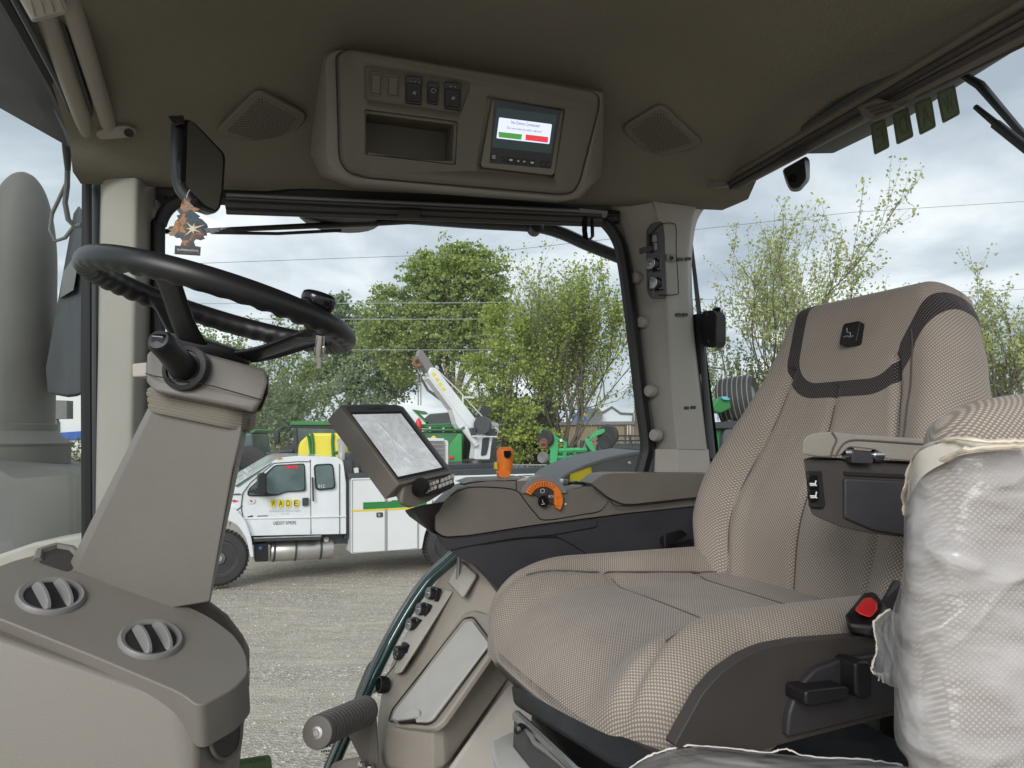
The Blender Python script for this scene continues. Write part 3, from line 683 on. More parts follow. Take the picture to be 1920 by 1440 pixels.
text('lettering', 'I N C O R P O R A T E D', [(508, 953.3), (560, 952.6), (560, 955), (508, 955.7)], gp, tr, TQ, off=.01)
text('lettering', 'Delivering Service, Solutions & Support', [(505, 957), (563, 956.3), (563, 959.3), (505, 960)], mat('mid_print', (.16, .16, .18), .5), tr, TQ, off=.01)
text('lettering', 'Since 1909', [(527, 962), (542, 961.8), (542, 964), (527, 964.2)], gp, tr, TQ, off=.01)
text('lettering', 'USDOT 079292', [(512.5, 977.8), (555, 976.8), (555, 983), (512.5, 984)], dk, tr, TQ, off=.01)
text('lettering', '012', [(597, 909), (609, 908.6), (609, 914.6), (597, 915)], 'white_print', tr, TQ, off=.018)
tslab('door_sticker', 'white_print', rnd([(463, 935), (478, 934), (478, 944), (463, 945)], 5), .004, .008)
tslab('sticker_mark', 'red', rnd([(469, 937), (474, 940), (472, 942), (468, 939)], 1), .002, .011)
tslab('badge', 'machine_dark', [(482, 967), (502, 966.3), (502, 967.8), (482, 968.5)], .004, .008); tslab('badge', 'machine_dark', [(464, 968.5), (473, 966), (475, 969), (464, 970)], .004, .008)
tslab('hood_badge', 'red', rnd([(434, 939), (438, 937), (448, 939), (438, 942)], 1), .002, .006)
text('lettering', 'W10799', [(433, 925), (450, 924.6), (450, 928), (433, 928.4)], dk, tr, TQ, off=.008)
tslab('marker_lamp', 'orange', rnd([(520, 859), (530, 858), (530, 860), (520, 861)], 1), .05, .03)
def wheel(px, py, r, dual, lab=None):
    c = TP(px, py, .02); ax = TN
    w = MB(); w.lathe(c, ax, [(r*.60, -.30), (r*.94, -.30), (r, -.24), (r, -.06), (r*.965, -.02), (r*.90, .0), (r*.66, .01), (r*.60, -.01)], 40)
    o = w.build('wheel', 'tire', tr, ang=25)
    MB().lathe(c, ax, [(r*.61, -.02), (r*.58, .0), (r*.55, -.04), (r*.50, -.12), (r*.22, -.13), (r*.20, .02), (r*.10, .03), (0, .03)], 32).build('rim', 'machine' if not dual else 'machine_dark', o)
    x, z = TX, UPV
    for k in range(10):
        t = k*.628; MB().lathe(c+(x*math.cos(t)+z*math.sin(t))*r*.33, ax, [(.018, -.13), (.018, -.09), (0, -.085)], 8).build('lug_nut', 'alu', o)
    MB().lathe(c, ax, [(r*.10, .0), (r*.10, .05), (0, .055)], 16).build('hub_cap', 'alu', o)
    t = MB()
    for k in range(40):
        th = k*math.pi/20; p = c+(x*math.cos(th)+z*math.sin(th))*r*1.0-ax*.13
        tx = (x*-math.sin(th)+z*math.cos(th)); t.box(p, .30, .045, .02, ax=(ax, tx, ax.cross(tx)))
    t.build('tread', 'tire', o, kind='stuff')
wheel(411, 1047, 51/F*12.55, False); wheel(845, 1022, 48/F*14.2, True)
tslab('step_bar', 'machine_dark', [(475, 1009), (602, 1005), (602, 1012), (476, 1016)], .25, .02, bevel=.01)
tslab('step_bar', 'alu', [(476, 1008), (602, 1004), (602, 1006), (476, 1010)], .25, .04)
ft = MB(); ft.tube([TP(506, 1033, -.3), TP(509, 1033, -.3), TP(620, 1028, -.3), TP(623, 1028, -.3)], [.17, .19, .19, .17], 20)
tk = ft.build('fuel_tank', 'alu', tr, ang=50)
for x in (513, 553, 600): MB().tube([TP(x-2, 1033-(x-506)*.045, -.3), TP(x+2, 1033-(x-504)*.045, -.3)], .2, 20).build('strap', 'machine_dark', tk)
MB().lathe(TP(611, 1013, -.2), (TN+UPV*.6), [(.05, 0), (.05, .05), (0, .06)], 14).build('filler_cap', 'alu', tk)
tslab('fluid_tank', 'black', rnd([(477, 1020), (503, 1018), (504, 1053), (478, 1054)], 3), .3, -.05, bevel=.02)
MB().lathe(TP(488, 1027, -.05), TN, [(.03, 0), (.03, .03), (0, .03)], 12).build('filler_cap', 'blue', tr)
# service body
bd = MB().slab(TP, rnd([(659, 897, 1), (1010, 888, 1), (1010, 1000, 1), (897, 1004, 2), (890, 985, 8), (868, 972, 8), (835, 970, 8), (808, 978, 8), (797, 998, 8), (791, 1029, 2), (659, 1038, 1)], 2), .55, off=.10).build('service_box', 'truck_box', tr, bevel=.012)
MB().slab(TP, [(659, 897), (1010, 888), (1010, 985), (659, 992)], 1.2, off=-1.25).build('service_box', 'truck_box', tr)
for pl_ in ([(724, 897), (724, 1035)], [(785, 896), (785, 1030)], [(661, 900), (722, 899), (722, 1033), (661, 1036), (661, 900)], [(726, 899), (783, 898), (783, 1028), (726, 1033), (726, 899)]):
    MB().tube([TP(x, y, .104) for x, y in pl_], .006, 4).build('shut_line', 'grey', bd)
bp_ = tslab('top_rail', 'machine_dark', [(655, 888), (1010, 877), (1010, 889), (655, 898)], .4, .12, bevel=.01)
MB().slab(TP, [(702, 876), (960, 868), (960, 878), (702, 886)], 1.6, off=-.3).build('deck', 'machine_dark', tr)
tslab('green_stripe', 'tgreen', [(681, 942), (734, 940), (734, 938), (800, 936), (800, 949), (681, 955)], .004, .108)
tslab('yellow_line', 'yellow', [(659, 956), (681, 955.5), (800, 950), (800, 953.5), (659, 959.5)], .004, .107)
text('lettering', 'JOHN DEERE', [(808, 938), (905, 934), (905, 943), (808, 947)], MT['tgreen'], tr, TP, off=.11)
lt = tslab('latch', 'machine_dark', rnd([(706, 961), (718, 960.5), (718, 969.5), (706, 970)], 2), .01, .115, bevel=.003)
tslab('latch_key', 'alu', rnd([(709, 963), (713, 963), (713, 968), (709, 968)], 1), .01, .12)
tslab('vent', 'machine_dark', [(662, 902), (673, 901.6), (673, 903.4), (662, 904)], .004, .106)
# stack, headache gear
MB().tube([TP(642, 880, -.3), TP(641, 832, -.3), TP(637, 822, -.3)], [.075, .075, .07], 14).build('exhaust_stack', 'alu', tr)
MB().slab(TP, rnd([(652, 850), (668, 846), (680, 862), (690, 889), (655, 890)], 4), .5, off=-.2).build('equipment_case', 'machine_dark', tr, bevel=.02)
MB().slab(TP, rnd([(664, 878), (672, 877), (673, 888), (665, 889)], 1), .1, off=-.1).build('work_lamp', 'white_print', tr, bevel=.005)
MB().slab(TP, rnd([(676, 868), (690, 866), (694, 888), (678, 889)], 2), .3, off=-.15).build('vise', 'machine_dark', tr, bevel=.01)
# generator with grille
gq = MB().slab(TP, rnd([(800, 824), (838, 825), (841, 829), (841, 879), (800, 880)], 2), .8, off=-.7).build('generator', 'truck_box', tr, bevel=.02)
MB().slab(TP, rnd([(800, 821), (833, 822), (833, 827), (800, 827)], 1), .7, off=-.65).build('generator_lid', 'truck_box', tr, bevel=.02)
MB().slab(TP, [(803, 829), (834, 830), (834, 868), (803, 869)], .01, off=-.69).build('grille_back', 'machine_dark', gq)
gv = MB()
for k in range(16): gv.slab(TP, [(803+k*2, 829), (804+k*2, 829), (804+k*2, 869), (803+k*2, 869)], .03, off=-.665)
for k in range(5): gv.slab(TP, [(803, 833+k*8), (835, 833+k*8), (835, 834+k*8), (803, 834+k*8)], .02, off=-.66)
gv.build('grille', 'alu', gq, kind='stuff')
# crane
cr = MB(); OF = -.9
MB().tube([TP(896, 874, OF), TP(896, 862, OF)], [.38, .34], 24).build('turntable', 'black', tr, ang=40)
def cs(name, m, pts, t=.3, off=OF+.15, **k): return MB().slab(TP, pts, t, off=off).build(name, m, tr, **k)
cs('mast', 'truck', rnd([(889, 862), (893, 835), (888, 812), (893, 793), (922, 796), (926, 812), (921, 838), (919, 862)], 4), .34, OF+.17, bevel=.02)
cs('mast_opening', 'machine_dark', rnd([(905, 822), (918, 818), (916, 838), (912, 853), (902, 855)], 3), .05, OF+.19)
cs('boom', 'truck', rnd([(803, 698), (808, 688), (819, 691), (838, 716), (902, 798), (897, 812), (884, 810), (806, 706)], 3), .28, OF+.14, bevel=.02)
cs('boom_rib', 'white_print', [(806, 706), (884, 810), (886, 815), (880, 812), (804, 709)], .32, OF+.16)
cs('boom_plate', 'truck', rnd([(845, 758), (852, 770), (873, 797), (862, 804), (856, 795)], 1), .3, OF+.17, bevel=.01)
cs('boom_tip', 'grey', rnd([(783, 668), (786, 656), (792, 655), (815, 690), (806, 702), (801, 697)], 2), .2, OF+.1, bevel=.02)
for (x, y) in ((809, 700), (815, 710), (821, 719), (827, 728)):
    cs('hazard_stripe', gold, [(x, y), (x+5, y-3), (x+9, y+2), (x+4, y+6)], .01, OF+.147)
MB().tube([TP(x, y, OF) for x, y in ((786, 672), (778, 674), (775, 682), (781, 687), (790, 684))], .045, 8).build('hook', 'rust', tr)
MB().tube([TP(784, 686, OF), TP(784, 760, OF)], .012, 5).build('cable', 'grey', tr)
MB().tube([TP(789, 686, OF), TP(789, 760, OF)], .012, 5).build('cable', 'grey', tr)
MB().tube([TP(818, 692, OF), TP(862, 735, OF), TP(918, 796, OF)], .012, 5).build('cable', 'white_print', tr)
MB().tube([TP(868, 742, OF), TP(868, 770, OF), TP(884, 780, OF)], .02, 5).build('lamp_arm', 'white_print', tr)
MB().slab(TP, [(875, 743), (890, 744), (889, 747), (875, 746)], .2, off=OF+.1).build('crane_lamp', 'white_print', tr)
MB().tube([TP(905, 797, OF+.3), TP(925, 800, OF-.3)], .13, 16).build('winch_drum', 'steel', tr)
MB().tube([TP(903, 797, OF+.32), TP(907, 797.5, OF+.24)], .19, 18).build('winch_flange', 'machine_dark', tr)
MB().slab(TP, rnd([(912, 803), (930, 804), (928, 818), (914, 817)], 3), .4, off=OF+.25).build('winch_motor', 'machine_dark', tr, bevel=.02)
MB().tube([TP(x, y, OF+.3) for x, y in ((885, 818), (932, 819), (934, 806), (928, 801))], .018, 6).build('winch_guard', 'white_print', tr)
MB().tube([TP(893, 835, OF+.2), TP(872, 805, OF+.2)], [.06, .07], 10).build('lift_ram', 'truck', tr)
MB().slab(TP, rnd([(882, 803), (893, 801), (893, 817), (884, 817)], 4), .2, off=OF+.3).build('control_box', 'machine_dark', tr, bevel=.02)

# ---------------------------------------------------------------- machines behind the truck
def on(Y, skew=0): return YP(Y, skew)
def gz(px, Y): return V(px, 720, Y).x, Y
sp_ = thing('tank_tractor', 'green roofed tractor carrying a bright yellow spray tank behind the truck cab', 'tractor', Vector((V(590, 800, 18).x, 18, 0)))
Q = on(18)
slab('roof', 'mgreen', Q, rnd([(542, 797), (545, 790), (640, 789), (660, 790), (660, 797)], 3), 1.8, sp_, bevel=.05)
slab('roof_edge', 'black', Q, [(543, 797), (660, 797), (660, 804), (545, 803)], 1.75, sp_, off=-.05)
slab('cab_frame', 'machine_dark', Q, [(550, 803), (556, 803), (557, 870), (551, 900), (549, 900)], .1, sp_)
slab('cab_frame', 'machine_dark', Q, [(640, 803), (646, 803), (646, 900), (640, 900)], .1, sp_)
slab('cab_glass', 'truckglass', Q, [(556, 803), (640, 803), (640, 900), (556, 900)], 1.5, sp_, off=-.05)
tkk = slab('tank', 'tankyellow', Q, rnd([(556, 872), (558, 838), (561, 829), (577, 814), (584, 812), (636, 812), (648, 820), (652, 872)], 8), 1.4, sp_, off=.5, bevel=.08)
for pts in ([(580, 858), (583, 850), (580, 825), (577, 815)], [(587, 858), (586, 830), (584, 812)], [(625, 858), (623, 830), (624, 812)], [(625, 848), (640, 848)]):
    MB().tube([Q(x, y, .55) for x, y in pts], .035, 6).build('tank_rail', 'mgreen', sp_)
MB().tube([Q(x, y, .3) for x, y in ((500, 852), (520, 848), (550, 846))], .06, 6).build('mirror_arm', 'machine_dark', sp_)
slab('mirror', 'black', Q, rnd([(512, 810), (524, 809), (522, 832), (515, 833)], 2), .1, sp_, off=.4, bevel=.02)
MB().tube([Q(x, y, .4) for x, y in ((518, 810), (530, 800), (545, 800))], .03, 5).build('mirror_arm', 'machine_dark', sp_)
slab('chassis', 'machine_dark', Q, [(545, 870), (660, 870), (660, 905), (545, 905)], 1.6, sp_)
for x in (560, 640):
    MB().lathe(Q(x, 900, .3), (0, -1, 0), [(.45, -.5), (.85, -.5), (.9, -.4), (.9, -.05), (.8, 0), (.45, -.02), (.2, -.1), (0, -.1)], 28).build('wheel', 'tire', sp_)
rl = thing('folding_boom', 'rust red folding boom section poking out above the truck hood', 'boom', Vector((V(510, 850, 16).x, 16, 0)))
Q16 = on(16)
slab('beam', 'rust', Q16, rnd([(497, 855), (512, 849), (521, 850), (521, 858), (505, 862), (498, 860)], 2), .3, rl, bevel=.02)
MB().tube([Q16(503, 858), Q16(495, 875), Q16(498, 905)], .05, 6).build('post', 'machine_dark', rl)
# sprayer / tractor seen beside the column
gt = thing('parked_tractor', 'parked green tractor half hidden between steering column and truck hood', 'tractor', Vector((V(450, 850, 20).x, 20, 0)))
Q20 = on(20)
slab('roof', 'mgreen', Q20, rnd([(430, 812), (448, 806), (476, 804), (480, 808), (474, 812), (455, 815), (436, 818)], 3), 1.5, gt, bevel=.04)
slab('cab', 'truckglass', Q20, [(440, 815), (472, 812), (478, 860), (436, 862)], 1.4, gt, bevel=.04)
slab('hood', 'mgreen', Q20, rnd([(425, 862), (445, 870), (450, 882), (440, 900), (425, 902)], 5), 1.2, gt, off=.4, bevel=.05)
slab('fender', 'mgreen', Q20, rnd([(437, 887), (449, 883), (455, 892), (450, 902), (437, 903)], 4), .6, gt, off=.8, bevel=.05)
MB().tube([Q20(x, y, .5) for x, y in ((452, 886), (470, 887), (500, 889))], .09, 8).build('boom_tube', 'mgreen', gt)
MB().lathe(Q20(460, 880, .3), (0, -1, 0), [(.3, -.4), (.62, -.4), (.65, -.3), (.65, -.05), (.5, 0), (.3, -.02), (0, -.1)], 26).build('wheel', 'tire', gt)
# combine
cb = thing('combine_harvester', 'big green combine harvester with open black hopper behind the crane boom', 'combine', Vector((V(830, 860, 24).x, 24, 0)))
Q = on(24)
slab('body', 'mgreen', Q, rnd([(780, 820), (790, 808), (866, 808), (870, 818), (866, 872), (842, 880), (800, 880), (780, 850)], 8), 2.6, cb, bevel=.12)
slab('hopper', 'machine_dark', Q, rnd([(795, 785), (805, 776), (852, 772), (868, 790), (866, 800), (800, 800)], 2), 2.0, cb, off=-.4, bevel=.05)
slab('hopper_flap', 'mgreen', Q, [(772, 768), (777, 768), (800, 791), (797, 793)], .5, cb, off=-.1)
slab('hopper_flap', 'mgreen', Q, [(777, 768), (795, 771), (800, 776), (790, 777)], .5, cb, off=-.3)
slab('hopper_flap', 'black', Q, [(893, 776), (905, 760), (924, 764), (905, 792)], .1, cb, off=-.3)
MB().tube([Q(893, 778, -.3), Q(902, 762, -.3)], .05, 6).build('flap_strut', 'grey', cb)
slab('engine_deck', 'mgreen', Q, [(788, 798), (866, 795), (866, 803), (788, 803)], 2.2, cb, off=-.1, bevel=.03)
rr = random.Random(5)
for k in range(16):
    x = 800+k*4.2; h = rr.uniform(3, 9)
    slab('engine_part', rr.choice(['mgreen', 'machine_dark', 'grey', 'machine_dark', 'white_print']), Q, rnd([(x, 808-h), (x+3.5, 808-h), (x+3.5, 810), (x, 810)], 1), .4, cb, off=.1, bevel=.03)
MB().tube([Q(x, y, .15) for x, y in ((790, 806), (866, 806))], .035, 5).build('hand_rail', 'mgreen', cb)
MB().tube([Q(x, y, .15) for x, y in ((790, 797), (866, 795))], .035, 5).build('hand_rail', 'mgreen', cb)
slab('side_panel', mat('light_green_paint', (.05, .33, .09), .35), Q, rnd([(842, 835), (860, 812), (866, 815), (866, 870), (842, 872)], 4), .1, cb, off=.12, bevel=.02)
slab('tail_lamp', 'red', Q, rnd([(841, 855), (850, 855), (850, 860), (841, 860)], 1), .05, cb, off=.2)
slab('rear_bumper', 'machine_dark', Q, rnd([(842, 866), (866, 866), (864, 876), (842, 876)], 2), .4, cb, off=.3, bevel=.03)
MB().lathe(Q(875, 850, -.4), (-1, -.5, 0), [(.4, -.7), (.95, -.7), (1.0, -.5), (1.0, -.1), (.9, 0), (.5, -.02), (.3, -.2), (0, -.2)], 28).build('wheel', 'tire', cb)
MB().lathe(Q(785, 795, .2), (0, 0, 1), [(.08, -.26), (.10, -.2), (.10, .08), (.05, .16), (.03, .2)], 14).build('fire_extinguisher', 'red', cb)
MB().lathe(Q(813, 822, .15), (0, -1, 0), [(.09, 0), (.09, .02), (0, .02)], 18).build('badge', 'yellow', cb)
MB().slab(Q, [(785, 880), (870, 878), (870, 905), (785, 905)], 2.2, off=-.2).build('undercarriage', 'machine_dark', cb)

# folded cultivator
cu = thing('folded_cultivator', 'green folded cultivator with raised wing arms and small rusty wheels', 'farm implement', Vector((V(1075, 880, 22).x, 22, 0)))
Q = on(22); lg = mat('implement_green', (.05, .38, .14), .45, noise=.12, nscale=2)
slab('wing_arm', lg, Q, rnd([(1012, 807), (1018, 805), (1030, 806), (1042, 818), (1050, 822), (1048, 827), (1036, 824), (1022, 815), (1012, 813)], 3), .35, cu, off=.1, bevel=.03)
slab('wing_arm', lg, Q, rnd([(1110, 815), (1122, 806), (1133, 803), (1135, 808), (1130, 813), (1112, 820), (1106, 826), (1105, 821)], 3), .35, cu, off=.1, bevel=.03)
slab('frame_plate', lg, Q, rnd([(1036, 822), (1046, 822), (1047, 840), (1044, 872), (1030, 868), (1032, 845), (1029, 840), (1036, 834)], 2), .3, cu, off=.1, bevel=.03)
slab('wing_arm', lg, Q, rnd([(1096, 824), (1105, 822), (1118, 845), (1131, 862), (1126, 866), (1110, 848), (1098, 832)], 2), .3, cu, off=.15, bevel=.03)
for pts, r in ((((1044, 824), (1060, 830), (1058, 870)), .07), (((1047, 845), (1100, 843)), .08), (((1050, 862), (1110, 860)), .06), (((1078, 843), (1076, 880)), .09), (((1045, 872), (1056, 884), (1066, 890)), .08),
               (((1060, 822), (1066, 850), (1058, 884)), .05), (((1092, 826), (1088, 850), (1094, 878)), .06), (((1106, 820), (1100, 845), (1110, 875)), .06), (((1040, 858), (1075, 856)), .05), (((1046, 880), (1110, 878)), .08), (((1082, 846), (1090, 866)), .05)):
    MB().tube([Q(x, y) for x, y in pts], r, 6).build('frame_bar', rr.choice([lg, 'mgreen', 'machine_dark']), cu)
for k in range(14):
    x = 1050+k*5; y0 = 845+rr.uniform(-2, 12)
    MB().tube([Q(x, y0), Q(x+3, y0+8), Q(x-1, y0+14), Q(x-3, y0+18)], .03, 5).build('tine', rr.choice(['machine_dark', 'mgreen', 'machine_dark']), cu)
for (x, y, r, m_) in ((1022, 822, .28, 'tire'), (1021, 832, .17, 'rust'), (1018, 858, .18, 'grey'), (1140, 816, .34, 'tire'), (1137, 828, .25, 'tire')):
    MB().lathe(Q(x, y, .1), (-.6, -.8, 0), [(r*.3, -.1), (r*.9, -.12), (r, -.06), (r, .04), (r*.85, .08), (r*.5, .06), (0, .05)], 22).build('wheel', m_, cu)
MB().tube([Q(1022, 864), Q(1030, 872), Q(1045, 880)], .06, 6).build('wheel_arm', 'machine_dark', cu)
slab('decal', 'white_print', Q, [(1049, 824), (1054, 823), (1055, 828), (1050, 828)], .02, cu, off=.15)
# header reel
hr = thing('header_reel', 'long dark harvester header with tined reel bars beyond the cultivator', 'header', Vector((V(1180, 860, 26).x, 26, 0)))
Q = on(26, .15)
MB().tube([Q(1120, 842, 0), Q(1260, 840, 0)], .20, 14).build('drum', 'machine_dark', hr)
for (y0, y1) in ((817, 817), (826, 826), (836, 835), (852, 850), (858, 856)):
    MB().tube([Q(1118, y0, .1), Q(1260, y1, .1)], .035, 6).build('reel_bar', 'machine_dark', hr)
tn = MB()
for y0 in (818, 827, 837, 852):
    for k in range(34): tn.tube([Q(1120+k*4.1, y0, .1), Q(1119+k*4.1, y0+4, .12)], .014, 4, caps=False)
tn.build('reel_tines', 'machine_dark', hr, kind='stuff')
for x in (1121, 1180, 1236):
    MB().tube([Q(x, 815, .15), Q(x+4, 838, .15), Q(x-2, 862, .15)], .05, 5).build('end_arm', 'machine_dark', hr)
slab('guard', 'white_print', Q, [(1132, 850), (1158, 849), (1156, 856), (1135, 857)], .1, hr, off=.2)

# buildings
tb = thing('tan_building', 'long tan corrugated metal building with flat grey eaves behind the implements', 'building', Vector((V(1160, 830, 62).x, 62, 0)))
Q = on(62, .1); tanm = mat('tan_siding', (.46, .38, .27), .7, noise=.08, nscale=.5)
slab('wall', tanm, Q, [(1050, 796), (1300, 794), (1300, 862), (1050, 864)], 18, tb)
slab('eave', 'grey', Q, [(1046, 791), (1304, 789), (1304, 795), (1046, 797)], 19, tb, off=.3)
rb_ = MB()
for k in range(84): rb_.slab(Q, [(1052+k*3, 797), (1053+k*3, 797), (1053+k*3, 864), (1052+k*3, 864)], .12, off=.12)
rb_.build('siding_ribs', tanm, tb, kind='stuff')
for x in (1122, 1172, 1176, 1181): slab('downpipe', 'rust' if x < 1176 else 'white_print', Q, [(x, 797), (x+1.4, 797), (x+1.4, 850), (x, 850)], .2, tb, off=.35)
wb = thing('white_storefront', 'white parapet store with a stepped gable outline above the tan building', 'building', Vector((V(1150, 780, 110).x, 110, 0)))
Q = on(110)
slab('wall', mat('pale_blue_wall', (.62, .68, .72), .7), Q, [(1108, 776), (1130, 774), (1147, 764), (1164, 775), (1186, 776), (1186, 850), (1108, 850)], 25, wb)
MB().tube([Q(x, y, .2) for x, y in ((1124, 774), (1131, 773), (1147, 763), (1164, 775), (1187, 776), (1187, 790))], .18, 4).build('coping', 'machine', wb)
MB().lathe(Q(1115, 780, 1.0), (-.3, -1, .35), [(0, -.25), (.9, .0), (1.25, .25)], 18).build('satellite_dish', 'machine_dark', wb)
bb_ = thing('blue_store', 'blue gabled store front with yellow sign above the tan building', 'building', Vector((V(1100, 780, 112).x, 112, 0)))
Q = on(112)
slab('wall', 'blue', Q, [(1093, 773), (1107, 765), (1122, 771), (1127, 772), (1127, 850), (1093, 850)], 20, bb_)
slab('sign', 'yellow', Q, [(1095, 775), (1104, 775), (1104, 781), (1095, 781)], .2, bb_, off=.2)
# fence, poles, wires
fc = thing('chainlink_fence', 'low grey chainlink fence with round posts running behind the machines', 'fence', Vector((V(1000, 870, 30).x, 30, 0)))
Q = on(30)
fw = MB()
MB().tube([Q(700, 873), Q(1240, 871)], .03, 6).build('top_rail', 'chainlink', fc)
for x in (728, 800, 872, 944, 989, 1060, 1130, 1200):
    MB().tube([Q(x, 873), Vector((Q(x, 873).x, 30, 0))], .035, 6).build('post', 'chainlink', fc)
x0, x1 = Q(940, 873).x, Q(1070, 873).x; z1 = Q(940, 873).z; k = x0
while k < x1:
    fw.tube([Vector((k, 30, 0)), Vector((k+z1, 30, z1))], .006, 3, caps=False); fw.tube([Vector((k+z1, 30, 0)), Vector((k, 30, z1))], .006, 3, caps=False); k += .12
fw.build('wire_mesh', 'chainlink', fc, kind='stuff')
woodm = mat('weathered_pole_wood', (.30, .26, .21), .8, noise=.15, nscale=3)
def pole(px, ptop, Y, r, lab, arm=False):
    p = V(px, ptop, Y); t = thing('utility_pole', lab, 'pole', Vector((p.x, Y, 0)))
    MB().tube([Vector((p.x, Y, 0)), Vector((p.x-.02, Y, p.z))], [r, r*.75], 10).build('shaft', woodm, t)
    if arm: MB().box(Vector((p.x, Y-.15, p.z-.5)), 1.1, .1, .12).build('cross_arm', woodm, t)
    return t
pole(1191, 560, 40, .13, 'tall bare wooden pole beside the window edge near the tan building')
pole(743, 694, 70, .16, 'far dark utility pole with crossarm above the display', True)
wr = MT['machine_dark']; wire_m = mat('bright_wire', (.42, .44, .45), .5)
for (ya, yb, lab) in ((566, 546, 'highest of the four close power lines crossing the side window'), (594, 582, 'second highest power line crossing the green trees'), (651, 641, 'power line with an orange marker ball crossing the trees')):
    w = thing('power_line', lab, 'power line', V(900, ya, 34), 'power lines across the trees')
    p0, p1 = V(200, ya+3, 34), V(2300, yb-22, 44)
    MB().tube([p0.lerp(p1, t)-Vector((0, 0, .5*math.sin(math.pi*t))) for t in [i/16 for i in range(17)]], .017, 5).build('cable', wire_m, w)
    if ya == 651:
        q = V(916, 648, 36.2)
        MB().lathe(q, (0, 0, 1), [(.0, -.14), (.08, -.12), (.13, -.05), (.14, 0), (.13, .05), (.08, .12), (0, .14)], 16).build('marker_ball', mat('faded_orange', (.75, .30, .18), .5), w)
w = thing('power_line', 'faint thin power line high across the cloudy sky behind the trees', 'power line', V(900, 480, 70))
MB().tube([V(200, 500, 60), V(900, 475, 68), V(1600, 398, 70), V(2200, 360, 72)], .02, 5).build('cable', wr, w)
# far left: shed and sign beyond the hood
fb_ = thing('warehouse', 'white and blue warehouse far off beyond the tractor hood', 'building', Vector((V(120, 800, 70).x, 70, 0)))
Q = on(70)
slab('wall', 'white_print', Q, [(60, 742), (170, 742), (170, 850), (60, 850)], 20, fb_); slab('band', 'blue', Q, [(100, 812), (170, 807), (170, 822), (100, 826)], .3, fb_, off=.3)
slab('door', 'machine', Q, [(100, 790), (110, 790), (110, 842), (100, 842)], .2, fb_, off=.2)
ts = thing('tan_sign', 'square tan panel standing beyond the tractor hood', 'sign', Vector((V(108, 770, 20).x, 20, 0)))
slab('panel', 'machine', on(20), [(88, 750), (125, 751), (125, 785), (90, 786)], .3, ts); MB().tube([V(107, 785, 20.1), Vector((V(107, 785, 20.1).x, 20.1, 0))], .06, 6).build('post', 'machine', ts)

# machine with ribbed tyre seen past the seat
gmch = thing('wheeled_machine', 'green machine with a big upright black tyre behind the seat edge', 'machine', Vector((V(1380, 760, 8).x, 8, 0)))
Q = on(8)
c = Q(1385, 752, 0); axv = Vector((.86, -.5, .12)).normalized(); r_ = .27
ww = MB().lathe(c, axv, [(r_*.5, -.16), (r_*.9, -.2), (r_, -.15), (r_*1.02, 0), (r_, .15), (r_*.9, .2), (r_*.5, .16)], 32).build('tyre', 'tire', gmch)
x_ = axv.cross(UPV).normalized(); y_ = x_.cross(axv); tt = MB()
for k in range(7):
    h = -.16+k*.053; tt.lathe(c, axv, [(r_*.98, h-.006), (r_*1.06, h-.004), (r_*1.06, h+.004), (r_*.98, h+.006)], 32)
tt.build('tread_rib', 'grey', ww, kind='stuff')
MB().lathe(c, axv, [(r_*.5, .1), (r_*.2, .14), (0, .14)], 18).build('hub', 'machine_dark', ww)
slab('arm', 'mgreen', Q, rnd([(1336, 760), (1346, 746), (1368, 748), (1372, 765), (1352, 775), (1340, 772)], 4), .2, gmch, off=.35, bevel=.02)
slab('hose_guard', mat('pale_blue_hose', (.15, .45, .6), .5), Q, rnd([(1352, 744), (1362, 743), (1370, 749), (1364, 750), (1356, 749)], 2), .1, gmch, off=.4, bevel=.01)
slab('frame_beam', 'machine_dark', Q, [(1335, 792), (1420, 786), (1420, 802), (1335, 804)], .4, gmch, off=.2, bevel=.01)
slab('frame_body', 'mgreen', Q, [(1335, 804), (1420, 802), (1420, 860), (1335, 860)], .8, gmch, off=.1, bevel=.02)
MB().tube([Q(1372, 790, .1), Q(1362, 820, .1), Q(1362, 860, .1)], .08, 8).build('post', 'machine_dark', gmch)
MB().tube([Vector((Q(1378, 850).x, 8.4, Q(1378, 850).z)), Vector((Q(1378, 850).x, 8.4, 0))], .15, 8).build('leg', 'machine_dark', gmch)

# ---------------------------------------------------------------- our own tractor outside the glass
fd = thing('rear_fender', 'grey curved rear fender with a yellow reflector outside the side window', 'fender', V(1120, 880, 2.1))
FP = YP(2.05, .1)
arc = [(1030, 925), (1048, 902), (1068, 888), (1100, 874), (1140, 861), (1180, 853), (1225, 846)]
fd_o = slab('panel', 'machine', FP, arc+[(1230, 960), (1030, 960)], .5, fd, bevel=.006)
MB().tube([FP(x, y-1, -.0) for x, y in arc], .006, 6).build('rim', 'grey', fd)
rf = mat('yellow_reflector', (.95, .78, .04), .35, emit=None); 
slab('reflector', rf, FP, rnd([(1069, 890), (1108, 876), (1111, 906), (1070, 916)], 3), .006, fd, off=.006, bevel=.001)
MB().tube([FP(x, y, .008) for x, y in rnd([(1069, 890), (1108, 876), (1111, 906), (1070, 916)], 3)], .0012, 4, closed=True).build('reflector_edge', 'yellow', fd)
MB().lathe(FP(1180, 868, .002), (0, -1, 0), [(.005, 0), (.005, .002), (0, .003)], 10).build('bolt', 'alu', fd)
ex = thing('exhaust_housing', 'tall rounded grey exhaust housing standing on the tractor hood outside', 'exhaust', V(20, 860, 2.3))
cc = V(18, 860, 2.35); kpx = 2.35/F
def zz(py): return V(18, py, 2.35).z
prof = [(70*kpx, zz(828)), (69*kpx, zz(760)), (66*kpx, zz(620)), (63*kpx, zz(540)), (60*kpx, zz(470)), (52*kpx, zz(410)), (38*kpx, zz(360)), (20*kpx, zz(332)), (0, zz(322))]
